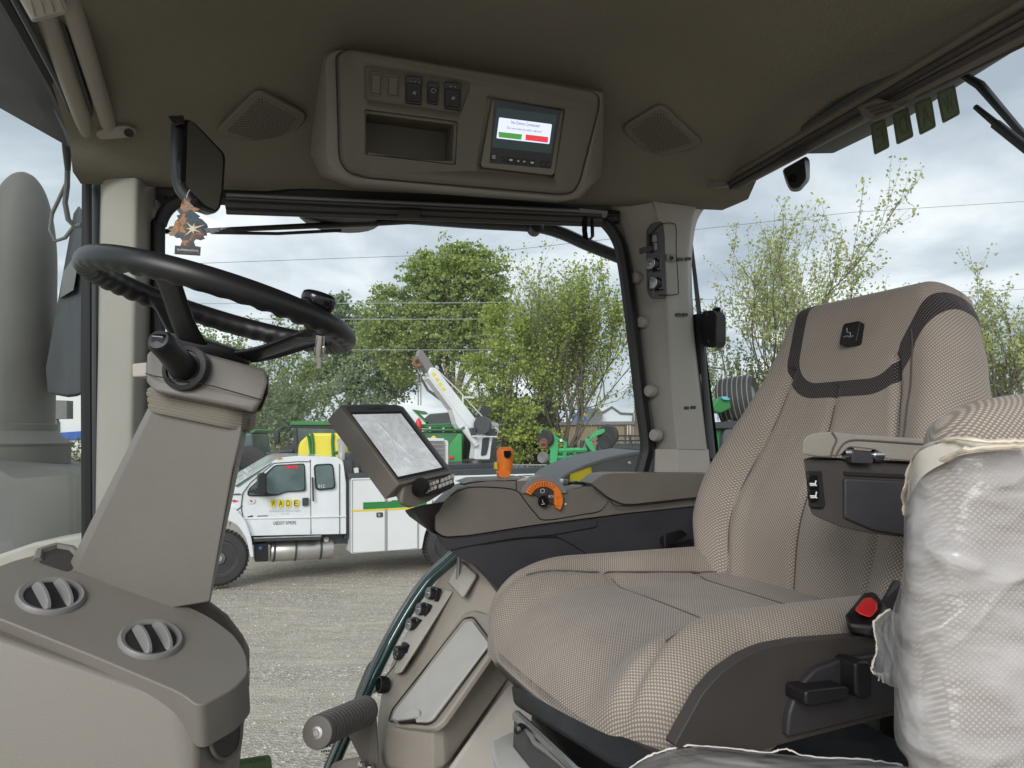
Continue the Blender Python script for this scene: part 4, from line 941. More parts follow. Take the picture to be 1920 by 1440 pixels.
MB().lathe((cc.x, cc.y, 0), (0, 0, 1), [(max(r, 0), h) for r, h in spl(prof, 5, False)], 48).build('stack_cover', 'exhaust', ex, ang=50)
MB().lathe((cc.x, cc.y, 0), (0, 0, 1), [(98*kpx, zz(872)), (98*kpx, zz(832)), (94*kpx, zz(828)), (78*kpx, zz(812)), (74*kpx, zz(808)), (74*kpx, zz(796)), (70*kpx, zz(794))], 40).build('collar', 'exhaust', ex)
MB().lathe((cc.x, cc.y, 0), (0, 0, 1), [(99*kpx, zz(835)), (100*kpx, zz(831)), (96*kpx, zz(828))], 40).build('weld_bead', 'exhaust', ex)
hb = thing('engine_hood', 'grey faceted rear end of the tractor hood outside the windshield', 'hood', V(60, 950, 2.3))
MB().hull([V(-300, 880, 2.2), V(28, 898, 2.02), V(158, 889, 2.1), V(158, 872, 2.6), V(116, 852, 2.8), V(-300, 840, 3.0), V(60, 1020, 1.95), V(158, 1012, 2.05), V(-300, 1120, 1.9), V(158, 1012, 2.7), V(-300, 1100, 3.0), V(-40, 860, 2.1), V(-60, 1060, 1.9)]).build('hood_panel', 'exhaust', hb, bevel=.004)
slab('sill', 'tan_light', YP(1.62), [(-40, 1052), (60, 1018), (150, 1002), (165, 1002), (165, 1060), (-40, 1110)], .12, hb, bevel=.01)
sm_ = thing('outer_mirror', 'tall dark grey exterior mirror housing outside beside the front pillar', 'mirror', V(125, 600, 2.2))
MB().hull([V(x, y, Y) for x, y, Y in ((148, 385, 2.15), (138, 400, 2.15), (110, 590, 2.2), (86, 690, 2.2), (90, 740, 2.2), (123, 746, 2.15), (158, 742, 2.1), (158, 400, 2.1), (158, 400, 2.35), (100, 720, 2.4), (125, 560, 2.35), (158, 740, 2.35))]).build('housing', 'machine_dark', sm_, bevel=.02)
MB().hull([V(x, y, Y) for x, y, Y in ((112, 560, 2.15), (118, 510, 2.12), (140, 480, 2.12), (145, 505, 2.1), (138, 545, 2.1), (116, 550, 2.3), (140, 490, 2.3))]).build('bracket', 'machine', sm_, bevel=.006)
MB().tube([V(126, 290, 1.62), V(128, 300, 1.63), V(124, 345, 1.65), V(98, 400, 1.68), (V(94, 430, 1.68)), V(104, 452, 1.68), V(122, 446, 1.68), V(136, 428, 1.68)], .0045, 8).build('cable', 'machine', sm_)
MB().tube([V(127, 300, 1.63), V(126, 350, 1.65), V(122, 380, 1.66), V(128, 412, 1.67), V(140, 424, 1.68), V(152, 422, 1.68)], .006, 8).build('cable', 'machine', sm_)
MB().tube([V(126, 262, 1.6), V(126, 284, 1.61), V(127, 320, 1.62)], [.012, .010, .006], 10).build('plug', 'machine_dark', sm_)
# ================================================================== TREES
def leafmat(name, c0, c1):
    m = bpy.data.materials.new(name); m.use_nodes = True; nt = m.node_tree; b = nt.nodes['Principled BSDF']
    g = nt.nodes.new('ShaderNodeNewGeometry'); r = nt.nodes.new('ShaderNodeValToRGB')
    r.color_ramp.elements[0].color = (*c0, 1); r.color_ramp.elements[1].color = (*c1, 1)
    nt.links.new(g.outputs['Random Per Island'], r.inputs[0]); nt.links.new(r.outputs[0], b.inputs['Base Color'])
    b.inputs['Roughness'].default_value = .6; b.inputs['Specular IOR Level'].default_value = .25
    tl = nt.nodes.new('ShaderNodeBsdfTranslucent'); nt.links.new(r.outputs[0], tl.inputs[0])
    ms = nt.nodes.new('ShaderNodeMixShader'); ms.inputs[0].default_value = .4
    out = nt.nodes['Material Output']; nt.links.new(b.outputs[0], ms.inputs[1]); nt.links.new(tl.outputs[0], ms.inputs[2]); nt.links.new(ms.outputs[0], out.inputs[0])
    return m
LM = {'maple': leafmat('maple_leaves', (.20, .29, .08), (.50, .58, .22)), 'lime': leafmat('bright_spring_leaves', (.24, .33, .07), (.50, .58, .14)),
      'pale': leafmat('pale_young_leaves', (.34, .40, .17), (.60, .64, .30)), 'dull': leafmat('dull_green_leaves', (.16, .23, .13), (.34, .42, .24)),
      'willow': leafmat('willow_leaves', (.20, .27, .10), (.36, .42, .18)), 'brush': leafmat('brush_leaves', (.09, .11, .05), (.24, .24, .12))}
bark = mat('bark', (.13, .115, .095), .9, noise=.25, nscale=6)
def rv(rg): return Vector((rg.gauss(0, 1), rg.gauss(0, 1), rg.gauss(0, 1)))
def leaf(mb, p, s, rg):
    a = rv(rg).normalized(); b = a.cross(rv(rg)).normalized(); n = len(mb.v)
    mb.v += [p-a*s*.6, p+b*s*.42, p+a*s*.6, p-b*s*.42]; mb.f.append((n, n+1, n+2, n+3))
def branch(tb, tips, p, d, ln_, r, depth, rg, up=.15, spread=.6, kids=3, maxd=4):
    n = 4; pts = [p.copy()]; q = p.copy(); dd = d.copy()
    for i in range(n):
        dd = (dd+rv(rg)*.10+Vector((0, 0, up*.3))).normalized(); q = q+dd*ln_/n; pts.append(q.copy())
        if depth >= maxd-1: tips.append((q.copy(), depth))
    tb.tube(pts, [r*(1-.55*i/n) for i in range(n+1)], 6 if depth < 2 else 4 if depth < 3 else 3, caps=False)
    if depth >= maxd: return
    for k in range(kids):
        t = pts[1+int(rg.random()*n) if k < kids-1 else n]
        if depth == 0 and k < kids-1: t = pts[2+int(rg.random()*(n-1)) if n > 2 else n]
        ax = (dd+rv(rg)*spread).normalized(); ax.z = max(ax.z, -.15 if up > 0 else -1) if up > 0 else ax.z
        branch(tb, tips, t, (ax+Vector((0, 0, up))).normalized(), ln_*rg.uniform(.6, .85), r*.5, depth+1, rg, up, spread, kids, maxd)
def sparse_tree(name, lab, px, Y, top, trunk=.12, seed=1, lm='pale', leaves=5, ls=.16, kids=4, maxd=4, spread=.55, up=.2, stems=1, first=.42, group=None):
    rg = random.Random(seed); x = V(px, 720, Y).x; H = V(px, top, Y).z
    t = thing(name, lab, 'tree', Vector((x, Y, 0)), group); tb = MB(); tips = []
    for s_ in range(stems):
        d = Vector((rg.uniform(-.25, .25) if stems > 1 else 0, rg.uniform(-.2, .2) if stems > 1 else 0, 1)).normalized()
        branch(tb, tips, Vector((x+(rg.uniform(-.5, .5) if stems > 1 else 0), Y, 0)), d, H*first*rg.uniform(.9, 1.05), trunk, 0, rg, up, spread, kids, maxd)
    zm = max(p.z for p, _ in tips); sc_ = H/zm
    for v in tb.v: v.z *= sc_
    tb.build('trunk', bark, t)
    lb_ = MB()
    for p, _ in tips:
        p = Vector((p.x, p.y, p.z*sc_))
        for k in range(leaves): leaf(lb_, p+rv(rg)*ls*.9, ls*rg.uniform(.6, 1.3), rg)
    lb_.build('crown', LM[lm], t, smooth=False)
    return t
def dense_tree(name, lab, px, Y, blobs, seed=1, lm='maple', n=9000, ls=.28, trunk=.3, group=None):
    """blobs = [(px, py, rx_px, ry_px)]: leaf clumps grouped along limbs"""
    rg = random.Random(seed); x = V(px, 720, Y).x; k = Y/F
    t = thing(name, lab, 'tree', Vector((x, Y, 0)), group); tb = MB(); lb_ = MB()
    zt = min(V(b[0], b[1], Y).z for b in blobs)
    base = Vector((x, Y, 0)); fork = Vector((x, Y, max(.8, zt*.55))); tb.tube([base, base.lerp(fork, .5)+Vector((.1, 0, 0)), fork], [trunk, trunk*.8, trunk*.7], 10, caps=False)
    tot = sum(b[2]*b[3] for b in blobs)
    for bx, by, rx, ry in blobs:
        c = V(bx, by, Y)+Vector((0, rg.uniform(-.2, .2)*rx*k*2, 0)); rx_, ry_ = rx*k, ry*k
        tb.tube([fork, fork.lerp(c, .5)+rv(rg)*.3, c, c+Vector((rg.uniform(-.3, .3)*rx_, 0, ry_*.6))], [trunk*.4, trunk*.25, trunk*.12, trunk*.03], 6, caps=False)
        nn = int(n*rx*ry/tot); nc = max(10, nn//26)
        for i in range(nc):
            u = rv(rg).normalized()*rg.random()**.42*rg.choice((.85, 1, 1, 1.12, 1.3))
            cc_ = c+Vector((u.x*rx_, u.y*rx_*.8, u.z*ry_)); cr_ = ls*rg.uniform(1.4, 3.0)
            if i % 3 == 0: tb.tube([c.lerp(cc_, .3), cc_], [trunk*.06, trunk*.02], 3, caps=False)
            for j in range(26): leaf(lb_, cc_+Vector((rg.gauss(0, 1), rg.gauss(0, 1), rg.gauss(0, .6)))*cr_*.5, ls*rg.uniform(.6, 1.25), rg)
    tb.build('trunk', bark, t); lb_.build('crown', LM[lm], t, smooth=False); return t
dense_tree('maple_tree', 'large round-topped leafy green maple, tallest tree in the side window', 850, 46,
   [(845, 520, 80, 60), (780, 560, 65, 60), (910, 530, 50, 55), (730, 610, 60, 50), (840, 620, 90, 70), (900, 620, 60, 70), (760, 660, 75, 55), (870, 480, 45, 28), (715, 560, 25, 28), (800, 490, 26, 20), (930, 590, 30, 60)], 11, 'maple', 44000, .19, .4)
dense_tree('leafy_tree', 'bright lime green tree with dark ivy trunk behind the crane boom', 930, 34,
   [(895, 700, 32, 35), (930, 600, 26, 36), (945, 680, 36, 45), (925, 770, 42, 45), (980, 780, 36, 45), (880, 765, 30, 35), (975, 610, 18, 36), (960, 835, 50, 36), (1025, 820, 22, 24)], 12, 'lime', 9500, .15, .22)
dense_tree('ivy_tree', 'dark tangled ivy covered tree standing behind the green cultivator', 985, 37,
   [(985, 800, 55, 70), (940, 800, 45, 70), (1020, 820, 35, 60), (900, 820, 40, 45)], 13, 'brush', 12000, .17, .2)
sparse_tree('bare_tree', 'tall thin many-stemmed tree with small new leaves between crane and pole', 1060, 36, 470, .13, 21, 'lime', 3, .13, 4, 4, .34, .34, 5, .36)
sparse_tree('bare_tree', 'slender spreading budding tree leaning over the tan building', 1010, 39, 500, .12, 22, 'pale', 2, .13, 4, 4, .42, .26, 4, .36)
dense_tree('grey_green_tree', 'hazy grey-green tree behind the display and steering wheel end', 660, 52,
   [(640, 600, 45, 40), (690, 640, 60, 60), (640, 680, 50, 45), (730, 700, 50, 45), (600, 700, 40, 30), (700, 730, 70, 40), (640, 570, 30, 22)], 14, 'dull', 13000, .25, .25)
sparse_tree('young_tree', 'small spindly young tree right of the steering column below the wheel', 566, 26, 660, .07, 23, 'dull', 5, .10, 4, 4, .55, .12, 1, .40)
sparse_tree('young_tree', 'loose young tree whose tip shows above the steering column behind the wheel', 470, 30, 560, .09, 24, 'willow', 6, .12, 4, 4, .6, .15, 2, .42)
dense_tree('roadside_tree', 'low bushy tree between the parked tractor and yellow tank', 470, 34, [(450, 740, 45, 40), (500, 790, 40, 30), (540, 770, 35, 25), (400, 720, 40, 40), (455, 800, 35, 35)], 15, 'willow', 8000, .16, .15)
# trees through the rear glass
sparse_tree('budding_tree', 'tall airy tree with fresh pale leaves directly left of the seat headrest', 1480, 24, 352, .12, 31, 'pale', 4, .10, 4, 4, .46, .24, 2, .36)
sparse_tree('budding_tree', 'airy branching tree with yellow-green buds right of the seat headrest', 1880, 25, 420, .12, 36, 'pale', 4, .10, 4, 4, .46, .22, 3, .36)
sparse_tree('budding_tree', 'smaller budding tree peeping out behind the headrest top', 1650, 30, 560, .10, 33, 'pale', 3, .11, 4, 4, .45, .22, 2, .36)
def willow(lab, px, Y, top, w_px, seed):
    rg = random.Random(seed); x = V(px, 720, Y).x; H = V(px, top, Y).z; k = Y/F
    t = thing('willow_tree', lab, 'tree', Vector((x, Y, 0))); tb = MB(); lb_ = MB(); tips = []
    branch(tb, tips, Vector((x, Y, 0)), Vector((0, 0, 1)), H*.42, .14, 0, rg, .2, .5, 3, 3)
    zm = max(p.z for p, _ in tips); s_ = H/zm
    for v in tb.v: v.z *= s_
    for p, _ in tips:
        for j in range(3):
            q = Vector((p.x, p.y, p.z*s_))+rv(rg)*.25; L_ = rg.uniform(.6, 2.0); pts = []
            for i in range(9):
                q = q+Vector((rg.gauss(0, .03), rg.gauss(0, .03), -L_/9)); pts.append(q.copy())
                for _k in range(3): leaf(lb_, q+rv(rg)*.05, rg.uniform(.06, .12), rg)
            tb.tube(pts, .008, 3, caps=False)
    tb.build('trunk', bark, t); lb_.build('crown', LM['willow'], t, smooth=False)
willow('drooping willow with trailing twigs just past the rear pillar', 1360, 27, 530, 60, 41)
willow('drooping willow whose trailing twigs hang at the side window edge by the wooden pole', 1225, 40, 590, 60, 42)
# far-off brush line
rg = random.Random(9); bm_ = MB()
for i in range(2300):
    px = rg.uniform(-500, 2900); Y = rg.uniform(48, 66); hh = (1.6+1.8*max(0, MN.noise(Vector((px*.012, 3, 0)))+.4))*(1 if px < 1000 else .6); x = V(px, 720, Y).x
    c = Vector((x, Y, rg.random()**.7*hh))
    for k in range(14): leaf(bm_, c+rv(rg)*.35, rg.uniform(.15, .3), rg)
tag(bm_.build('undergrowth', LM['brush'], smooth=False), 'tangled low brush and hedge growth along the far edge of the yard', 'undergrowth', kind='stuff')
# ================================================================== INTERIOR
UPZ = Vector((0, 0, 1))
def rbox(name, m, O, A, B, C, dims, rad, n=(10, 10, 10), deform=None, parent=None, upax=2):
    """soft-cornered cushion: a gridded box rounded to radius rad, then deformed in its own frame; writes uv in metres and the 'shape' map"""
    bm = bmesh.new(); pos = {}; nx, ny, nz = n; hx, hy, hz = [d/2 for d in dims]
    def vert(i, j, k):
        if (i, j, k) in pos: return pos[(i, j, k)]
        def co(t, h, r):   # denser rows near the rounded edges
            t = 2*t-1; return h*(math.sin(t*math.pi/2)*.45+t*.55)
        p = Vector((co(i/nx, hx, rad), co(j/ny, hy, rad), co(k/nz, hz, rad)))
        q = Vector((max(-hx+rad, min(hx-rad, p.x)), max(-hy+rad, min(hy-rad, p.y)), max(-hz+rad, min(hz-rad, p.z))))
        d = p-q
        if d.length > 1e-9: p = q+d.normalized()*rad
        v = bm.verts.new(p); pos[(i, j, k)] = v; return v
    def face(a, b, c, d):
        try: bm.faces.new((vert(*a), vert(*b), vert(*c), vert(*d)))
        except ValueError: pass
    for i in range(nx):
        for j in range(ny):
            for k in (0, nz): face((i, j, k), (i+1, j, k), (i+1, j+1, k), (i, j+1, k))
    for i in range(nx):
        for k in range(nz):
            for j in (0, ny): face((i, j, k), (i+1, j, k), (i+1, j, k+1), (i, j, k+1))
    for j in range(ny):
        for k in range(nz):
            for i in (0, nx): face((i, j, k), (i, j+1, k), (i, j+1, k+1), (i, j, k+1))
    bmesh.ops.recalc_face_normals(bm, faces=bm.faces); bm.normal_update()
    uv = bm.loops.layers.uv.new('uv'); uv2 = bm.loops.layers.uv.new('shape')
    for f in bm.faces:
        nn = f.normal; ax = max(range(3), key=lambda q: abs(nn[q]))
        for lp in f.loops:
            p = lp.vert.co
            H3 = (hx, hy, hz); ux, uy = [q for q in range(3) if q != upax]
            def unroll(q):
                t = abs(p[q])-(H3[q]-rad); s_ = 1 if p[q] > 0 else -1
                if t <= 0: return p[q]
                dz = p[upax]-(H3[upax]-rad)
                if dz > 0: return s_*(H3[q]-rad+rad*math.atan2(t, dz))
                return s_*(H3[q]-rad+rad*math.pi/2-dz)
            lp[uv].uv = (unroll(uy), unroll(ux)) if upax == 2 else (unroll(1), unroll(2))
            lp[uv2].uv = (p.y, p.z) if p.x < hx*.2 else (9, 9)
    o0 = origin(parent)
    for v in bm.verts:
        p = v.co.copy()
        if deform: p = deform(p, (p.x/hx, p.y/hy, p.z/hz))
        v.co = Vector(O)+A*p.x+B*p.y+C*p.z-o0
    if upax == 2:   # one smooth cloth direction over top, front and near side
        nrm = Vector((-.42, -.52, .75)).normalized(); e1 = Vector((0, 1, 0)); e1 = (e1-nrm*e1.dot(nrm)).normalized(); e2 = nrm.cross(e1)
        for f in bm.faces:
            for lp in f.loops:
                q_ = lp.vert.co+o0-Vector(O); p = Vector((q_.dot(A), q_.dot(B), q_.dot(C))); lp[uv].uv = (p.dot(e1)*1.12, p.dot(e2)*1.12)
    bmesh.ops.recalc_face_normals(bm, faces=bm.faces)
    me = bpy.data.meshes.new(name); bm.to_mesh(me); bm.free()
    for p in me.polygons: p.use_smooth = True
    me.materials.append(MT[m] if isinstance(m, str) else m)
    o = bpy.data.objects.new(name, me); COL.objects.link(o)
    if parent: o.parent = parent
    return o
DK, LT = (.235, .198, .166), (.50, .448, .385)
MT['cloth'] = weave('seat_cloth', DK, LT, .0038, stains=.2)
MT['cloth_back'] = weave('backrest_cloth', DK, LT, .0043, band=(-.008, .30, .100, .19, .05, .027), stains=.06)
MT['cloth_big'] = weave('passenger_cloth', DK, LT, .0030, stains=.05)
MT['thread'] = mat('seam_thread', (.10, .085, .075), .8)

# ---------------------------------------------------------------- driver seat
ra = Vector((.93, .37, 0)).normalized(); la_ = Vector((-.37, .93, 0)).normalized()
SO = Vector((.275, 1.045, CZ-.30))
ds = thing('driver_seat', 'beige woven cloth driver seat with dark headrest band and charcoal side trim', 'seat', SO-Vector((0, 0, .5)))
def groove(d, w=.012, dep=.010): return dep*math.exp(-(d/w)**2)
def cush(p, q):
    x, y, z = p; top = sm((z+.02)/.05); fr = sm((-q[0]-.35)/.65)
    # side bolsters, front roll, gentle dip
    side = sm((abs(q[1])-.5)/.35)
    z += top*(.030*side-.012*(1-side)) - top*.034*fr**2
    z -= (.03*fr) if top < .5 else 0
    z += (1-top)*.055*sm((q[0]+.5)/.6)
    bl = .165-.02*q[0]+.02*fr
    z -= top*groove(abs(y)-bl, .009, .013)
    if abs(y) < bl: z -= top*(groove(x+.055+.35*y*y, .007, .007)+groove(x-.10, .007, .006)+groove(x+.055+.075, .006, .0) )
    if x < -.18: x += .0; 
    x -= .012*fr*(1-q[1]**2)
    x += (1-top)*.02*sm((-q[0]-.5)/.5)*sm((-q[2])/.9); z += (1-top)*.02*fr*sm((-q[2])/.9)
    y *= 1+.03*fr
    x += top*groove(abs(y)-bl, .012, .004)*(-1 if fr > .8 else 0)*-1
    return Vector((x, y, z))
rbox('cushion', 'cloth', SO, ra, la_, UPZ, (.51, .49, .15), .062, (66, 66, 20), cush, ds, 2)
CH_ = (.51/2, .49/2, .075)
def on_cush(x, y):
    p = Vector((x, y, CH_[2])); p = cush(p, (x/CH_[0], y/CH_[1], 1)); return SO+ra*p.x+la_*p.y+UPZ*(p.z+.0018)
for sg in (1, -1):
    MB().tube([on_cush(x, sg*(.165-.02*(x/.255)+.02*sm((-(x/.255)-.35)/.65))) for x in [-.19+i*.4/40 for i in range(41)]], .0020, 5).build('seam', 'thread', ds)
for xo in (-.055, .10):
    MB().tube([on_cush(xo*-1*-1 if False else (-xo if xo > 0 else -xo)-0, 0)][:0]+[on_cush((-.055 if xo < 0 else .10)-(.35*y*y if xo < 0 else 0), y) for y in [-.15+i*.3/24 for i in range(25)]], .0014, 5).build('seam', 'thread', ds)
def bar(nm, m, f, n=20, r=.0016, par=None):
    MB().tube([f(i/n) for i in range(n+1)], r, 5).build(nm, m, par or ds)
# backrest, in its own leaning frame: A = forward normal (towards the steering wheel), B = towards the far side, C = up
lean = R(17); A_ = (-ra*math.cos(lean)+UPZ*math.sin(lean)*1).normalized(); C_ = (ra*math.sin(lean)+UPZ*math.cos(lean)).normalized()
BO = SO+ra*.290+UPZ*.265
def wid(h):   # half width along the height -1..1
    P = [(-1.0, .20), (-.8, .24), (-.5, .265), (-.25, .265), (0, .250), (.25, .229), (.5, .207), (.75, .180), (.9, .160), (1.0, .135)]
    for (a, wa), (b, wb_) in zip(P, P[1:]):
        if h <= b: t = (h-a)/(b-a); t = t*t*(3-2*t)*.5+t*.5; return wa+(wb_-wa)*t
    return P[-1][1]
def back(p, q):
    x, y, z = p; f = sm((x+.01)/.04) if False else (1 if x > 0 else 0)
    fr = sm((x+.02)/.05); w = wid(q[2])/.26*.905
    s = sm((abs(q[1])-.45)/.5)*(1-sm((q[2]+.2)/.9))
    x += fr*(.038*s-.006*(1-s)) + fr*.022*math.exp(-((q[2]+.45)/.35)**2)
    x += fr*.006*sm((q[2]-.3)/.5)
    g = .155-.02*q[2]
    if q[2] < .5: x -= fr*groove(abs(p.y)-g, .008, .012)
    if q[2] < .36: x -= fr*groove(p.y, .006, .006)
    x -= .03*sm((q[2]-.85)/.2)
    return Vector((x, y*w, z))
def back2(p, q): return back(p, q)
# local x is forward so that the front face is +x; shape map uses x>0 side
def rb_back():
    o = rbox('backrest', 'cloth_back', BO, A_, la_, C_, (.12, .52, .575), .056, (18, 70, 110), back2, ds, 0)
    return o
bko = rb_back()
# fix shape map: front side is +x here
me = bko.data; uvl = me.uv_layers['shape'].data; oo = origin(ds)
BI = Matrix((A_, la_, C_))
for lp in me.loops:
    p = BI @ (me.vertices[lp.vertex_index].co+oo-BO); w_ = wid(max(-1, min(1, p.z/.305)))/.26
    uvl[lp.index].uv = (p.y*1.0, p.z) if p.x > -.05 else (9, 9)
def on_back(y, z):
    p = Vector((.06, y, z)); p = back(p, (1, y/.26, z/.2875)); return BO+A_*(p.x+.001)+la_*p.y+C_*p.z
for sg in (1, -1):
    MB().tube([on_back(sg*(.155-.02*(z/.2875)), z) for z in [-.26+i*.36/40 for i in range(41)]], .0014, 5).build('seam', 'thread', ds)
MB().tube([on_back(0, z) for z in [-.26+i*.33/30 for i in range(31)]], .0014, 5).build('seam', 'thread', ds)
MB().tube([on_back(-.185, z) for z in [-.02+i*.20/30 for i in range(31)]], .0012, 5).build('seam', 'thread', ds)
# emblem on the headrest
ec = BO+A_*.066+la_*-.02+C_*.185
MB().prism([ec+la_*x+C_*y+A_*.004 for x, y in rnd([(-.017, -.019), (.017, -.019), (.017, .019), (-.017, .019)], .006)], [ec+la_*x+C_*y-A_*.02 for x, y in rnd([(-.017, -.019), (.017, -.019), (.017, .019), (-.017, .019)], .006)]).build('emblem', 'black', ds, bevel=.0015)
for pts in ([(-.009, -.006), (-.002, -.005), (.003, -.008), (.010, -.006)], [(-.006, .009), (-.004, .002), (.003, .0), (.004, -.007)]):
    MB().tube([ec+A_*.0045-la_*x+C_*y for x, y in pts], .0011, 5).build('emblem_mark', 'grey', ds)
# side trim on the near side of the cushion
NP = Plane(SO-la_*.262, SO-la_*.262+ra, SO-la_*.262+UPZ)
trm = [(1262, 1402), (1285, 1360), (1318, 1300), (1352, 1262), (1395, 1232), (1440, 1213), (1500, 1202), (1580, 1196), (1650, 1190), (1740, 1186), (1740, 1330), (1660, 1345), (1480, 1392), (1400, 1415)]
slab('side_trim', 'warm_dark', NP, rnd(trm, 12), .016, ds, off=.018, bevel=.012)
slab('side_panel', 'charcoal', NP, rnd([(1476, 1385), (1480, 1340), (1497, 1290), (1530, 1255), (1580, 1236), (1640, 1228), (1740, 1226), (1740, 1322), (1660, 1340)], 10), .02, ds, off=.026, bevel=.005)
b1 = slab('seat_button', 'black', NP, rnd([(1511, 1301), (1515, 1295), (1586, 1287), (1594, 1291), (1594, 1309), (1588, 1314), (1520, 1326), (1511, 1322)], 4), .03, ds, off=.046, bevel=.004)
b1 = slab('seat_button', 'black', NP, rnd([(1605, 1246), (1612, 1240), (1628, 1240), (1636, 1248), (1636, 1304), (1628, 1312), (1612, 1311), (1605, 1302)], 5), .03, ds, off=.046, bevel=.004)
# seat base rails
bs = thing('seat_base', 'black suspension seat base with sliding rails under the driver seat', 'seat base', SO-Vector((0, 0, .55)))
BP = Plane(SO-ra*.22-UPZ*.1, SO-ra*.22-UPZ*.1+la_, SO-ra*.22-UPZ*.1+UPZ)
MB().hull([V(x, y, Y) for x, y, Y in ((955, 1285, 1.02), (985, 1287, .98), (1240, 1415, .70), (1230, 1460, .68), (1150, 1440, .72), (960, 1320, 1.0), (1320, 1400, .95), (1320, 1500, .9), (1040, 1290, 1.15))]).build('front_frame', 'black', bs, bevel=.008)
MB().tube([V(968, 1340, .985), V(1010, 1378, .90), V(1085, 1450, .78)], .006, 8).build('slide_rail', 'steel', bs)
MB().tube([V(965, 1346, .98), V(985, 1362, .95), V(1005, 1395, .89), V(1030, 1412, .86), V(1075, 1450, .79)], .0035, 8).build('slide_lever', 'grey', bs)
MB().hull([V(x, y, Y) for x, y, Y in ((962, 1345, 1.0), (990, 1360, .95), (1070, 1450, .80), (1040, 1500, .78), (960, 1400, .95))]).build('rail_plate', 'warm_dark', bs, bevel=.003)
for x, y in ((973, 1367), (1004, 1403)): MB().lathe(V(x, y, .93), (-.3, -1, .1), [(.005, -.01), (.005, .006), (0, .008)], 10).build('bolt', 'black', bs)
MB().hull([Vector((x, y, z)) for x, y, z in ((.10, .85, 1.8), (.60, 1.0, 1.8), (.0, 1.25, 1.8), (.5, 1.4, 1.8), (.12, .85, 2.25), (.60, 1.0, 2.25), (.03, 1.2, 2.25), (.5, 1.35, 2.25))]).build('suspension_housing', 'black', bs, bevel=.01)
MB().hull([V(x, y, Y) for x, y, Y in ((922, 1388, 1.02), (960, 1370, 1.06), (1000, 1395, .98), (1062, 1460, .84), (940, 1480, .9), (918, 1410, 1.0), (1000, 1500, .85))]).build('step_cover', 'lid', bs, bevel=.012)
# belt buckle
bk = thing('belt_buckle', 'black seat belt buckle with a bright red release button', 'buckle', V(1622, 1150, .80))
MB().hull([V(x, y, Y) for x, y, Y in ((1583, 1152, .79), (1618, 1109, .84), (1642, 1111, .84), (1664, 1136, .80), (1650, 1175, .77), (1640, 1196, .77), (1592, 1186, .78), (1586, 1170, .78), (1670, 1190, .84), (1600, 1190, .86), (1640, 1115, .88))]).build('housing', 'black', bk, bevel=.006)
MB().hull([V(x, y, Y) for x, y, Y in ((1600, 1143, .775), (1618, 1120, .80), (1634, 1117, .80), (1646, 1126, .785), (1648, 1142, .77), (1634, 1160, .757), (1612, 1152, .765), (1622, 1150, .83))]).build('release_button', 'red', bk, bevel=.004)
MB().hull([V(x, y, Y) for x, y, Y in ((1648, 1130, .82), (1672, 1085, .86), (1690, 1090, .86), (1690, 1200, .84), (1650, 1190, .84), (1690, 1090, .9))]).build('stalk_cover', 'charcoal', bk, bevel=.006)

# ---------------------------------------------------------------- near armrest
ar = thing('armrest', 'driver armrest with tan vinyl pad over a black housing with lumbar rockers', 'armrest', V(1600, 920, .78))
AP = Plane(V(1510, 900, .80), V(1700, 900, .80), V(1510, 1000, .80))
slab('housing', 'warm_dark', AP, rnd([(1506, 860, 4), (1760, 872, 4), (1760, 1006, 10), (1700, 1008, 10), (1640, 1002, 20), (1580, 990, 20), (1520, 965, 12)], 10), .085, ar, bevel=.010, vec=(.045, .085, 0))
slab('side_plate', 'charcoal', AP, rnd([(1583, 896), (1760, 905), (1760, 1000), (1690, 1004), (1640, 996), (1583, 972)], 6), .01, ar, off=.004, bevel=.003)
MB().slab(AP, [(1584, 884), (1760, 893), (1760, 899), (1584, 891)], .004, off=.003).build('housing_groove', 'rubber', ar)
slab('pad', 'leather', AP, rnd([(1504, 852, 5), (1506, 822, 14), (1522, 812, 14), (1560, 809, 14), (1600, 814, 18), (1760, 825, 6), (1760, 868, 4), (1660, 861, 8), (1652, 850, 8), (1640, 843, 10), (1592, 838, 10), (1583, 846, 6), (1576, 854, 5), (1540, 857, 4)], 8), .085, ar, off=.012, bevel=.014, vec=(.045, .085, 0))
MB().tube([AP(x, y, .0125) for x, y in spl([(1566, 856), (1575, 840), (1586, 829), (1605, 825), (1660, 828), (1760, 835)], 5, False)], .0012, 5).build('seam', 'thread', ar)
MB().tube([AP(x, y, .0125) for x, y in spl([(1560, 811), (1568, 825), (1562, 840), (1557, 857)], 5, False)], .0012, 5).build('seam', 'thread', ar)
MB().tube([AP(1584, 850, .006), AP(1655, 855, .006)], .0045, 12).build('hinge_pin', 'steel', ar)
slab('hinge_block', 'charcoal', AP, rnd([(1599, 845), (1634, 847), (1638, 864), (1636, 870), (1597, 868), (1597, 862)], 2), .02, ar, off=.014, bevel=.002)
for x, y in ((1590, 850), (1645, 854)): MB().lathe(AP(x, y, .006), (1, 0, 0), [(.0065, -.005), (.007, 0), (.0065, .005)], 14).build('hinge_roller', 'steel', ar)
slab('rocker_frame', 'black', AP, rnd([(1514, 884, 2), (1541, 883, 2), (1548, 948, 4), (1543, 953, 3), (1520, 951, 3)], 3), .006, ar, off=.005, bevel=.0015)
slab('rocker', 'gloss_black', AP, rnd([(1516, 892, 2), (1533, 890, 3), (1537, 917, 2), (1517, 917, 2)], 3), .006, ar, off=.0095, bevel=.0015)
slab('rocker', 'gloss_black', AP, rnd([(1517, 918, 2), (1537, 918, 2), (1535, 939, 3), (1519, 940, 2)], 3), .006, ar, off=.0105, bevel=.0015)
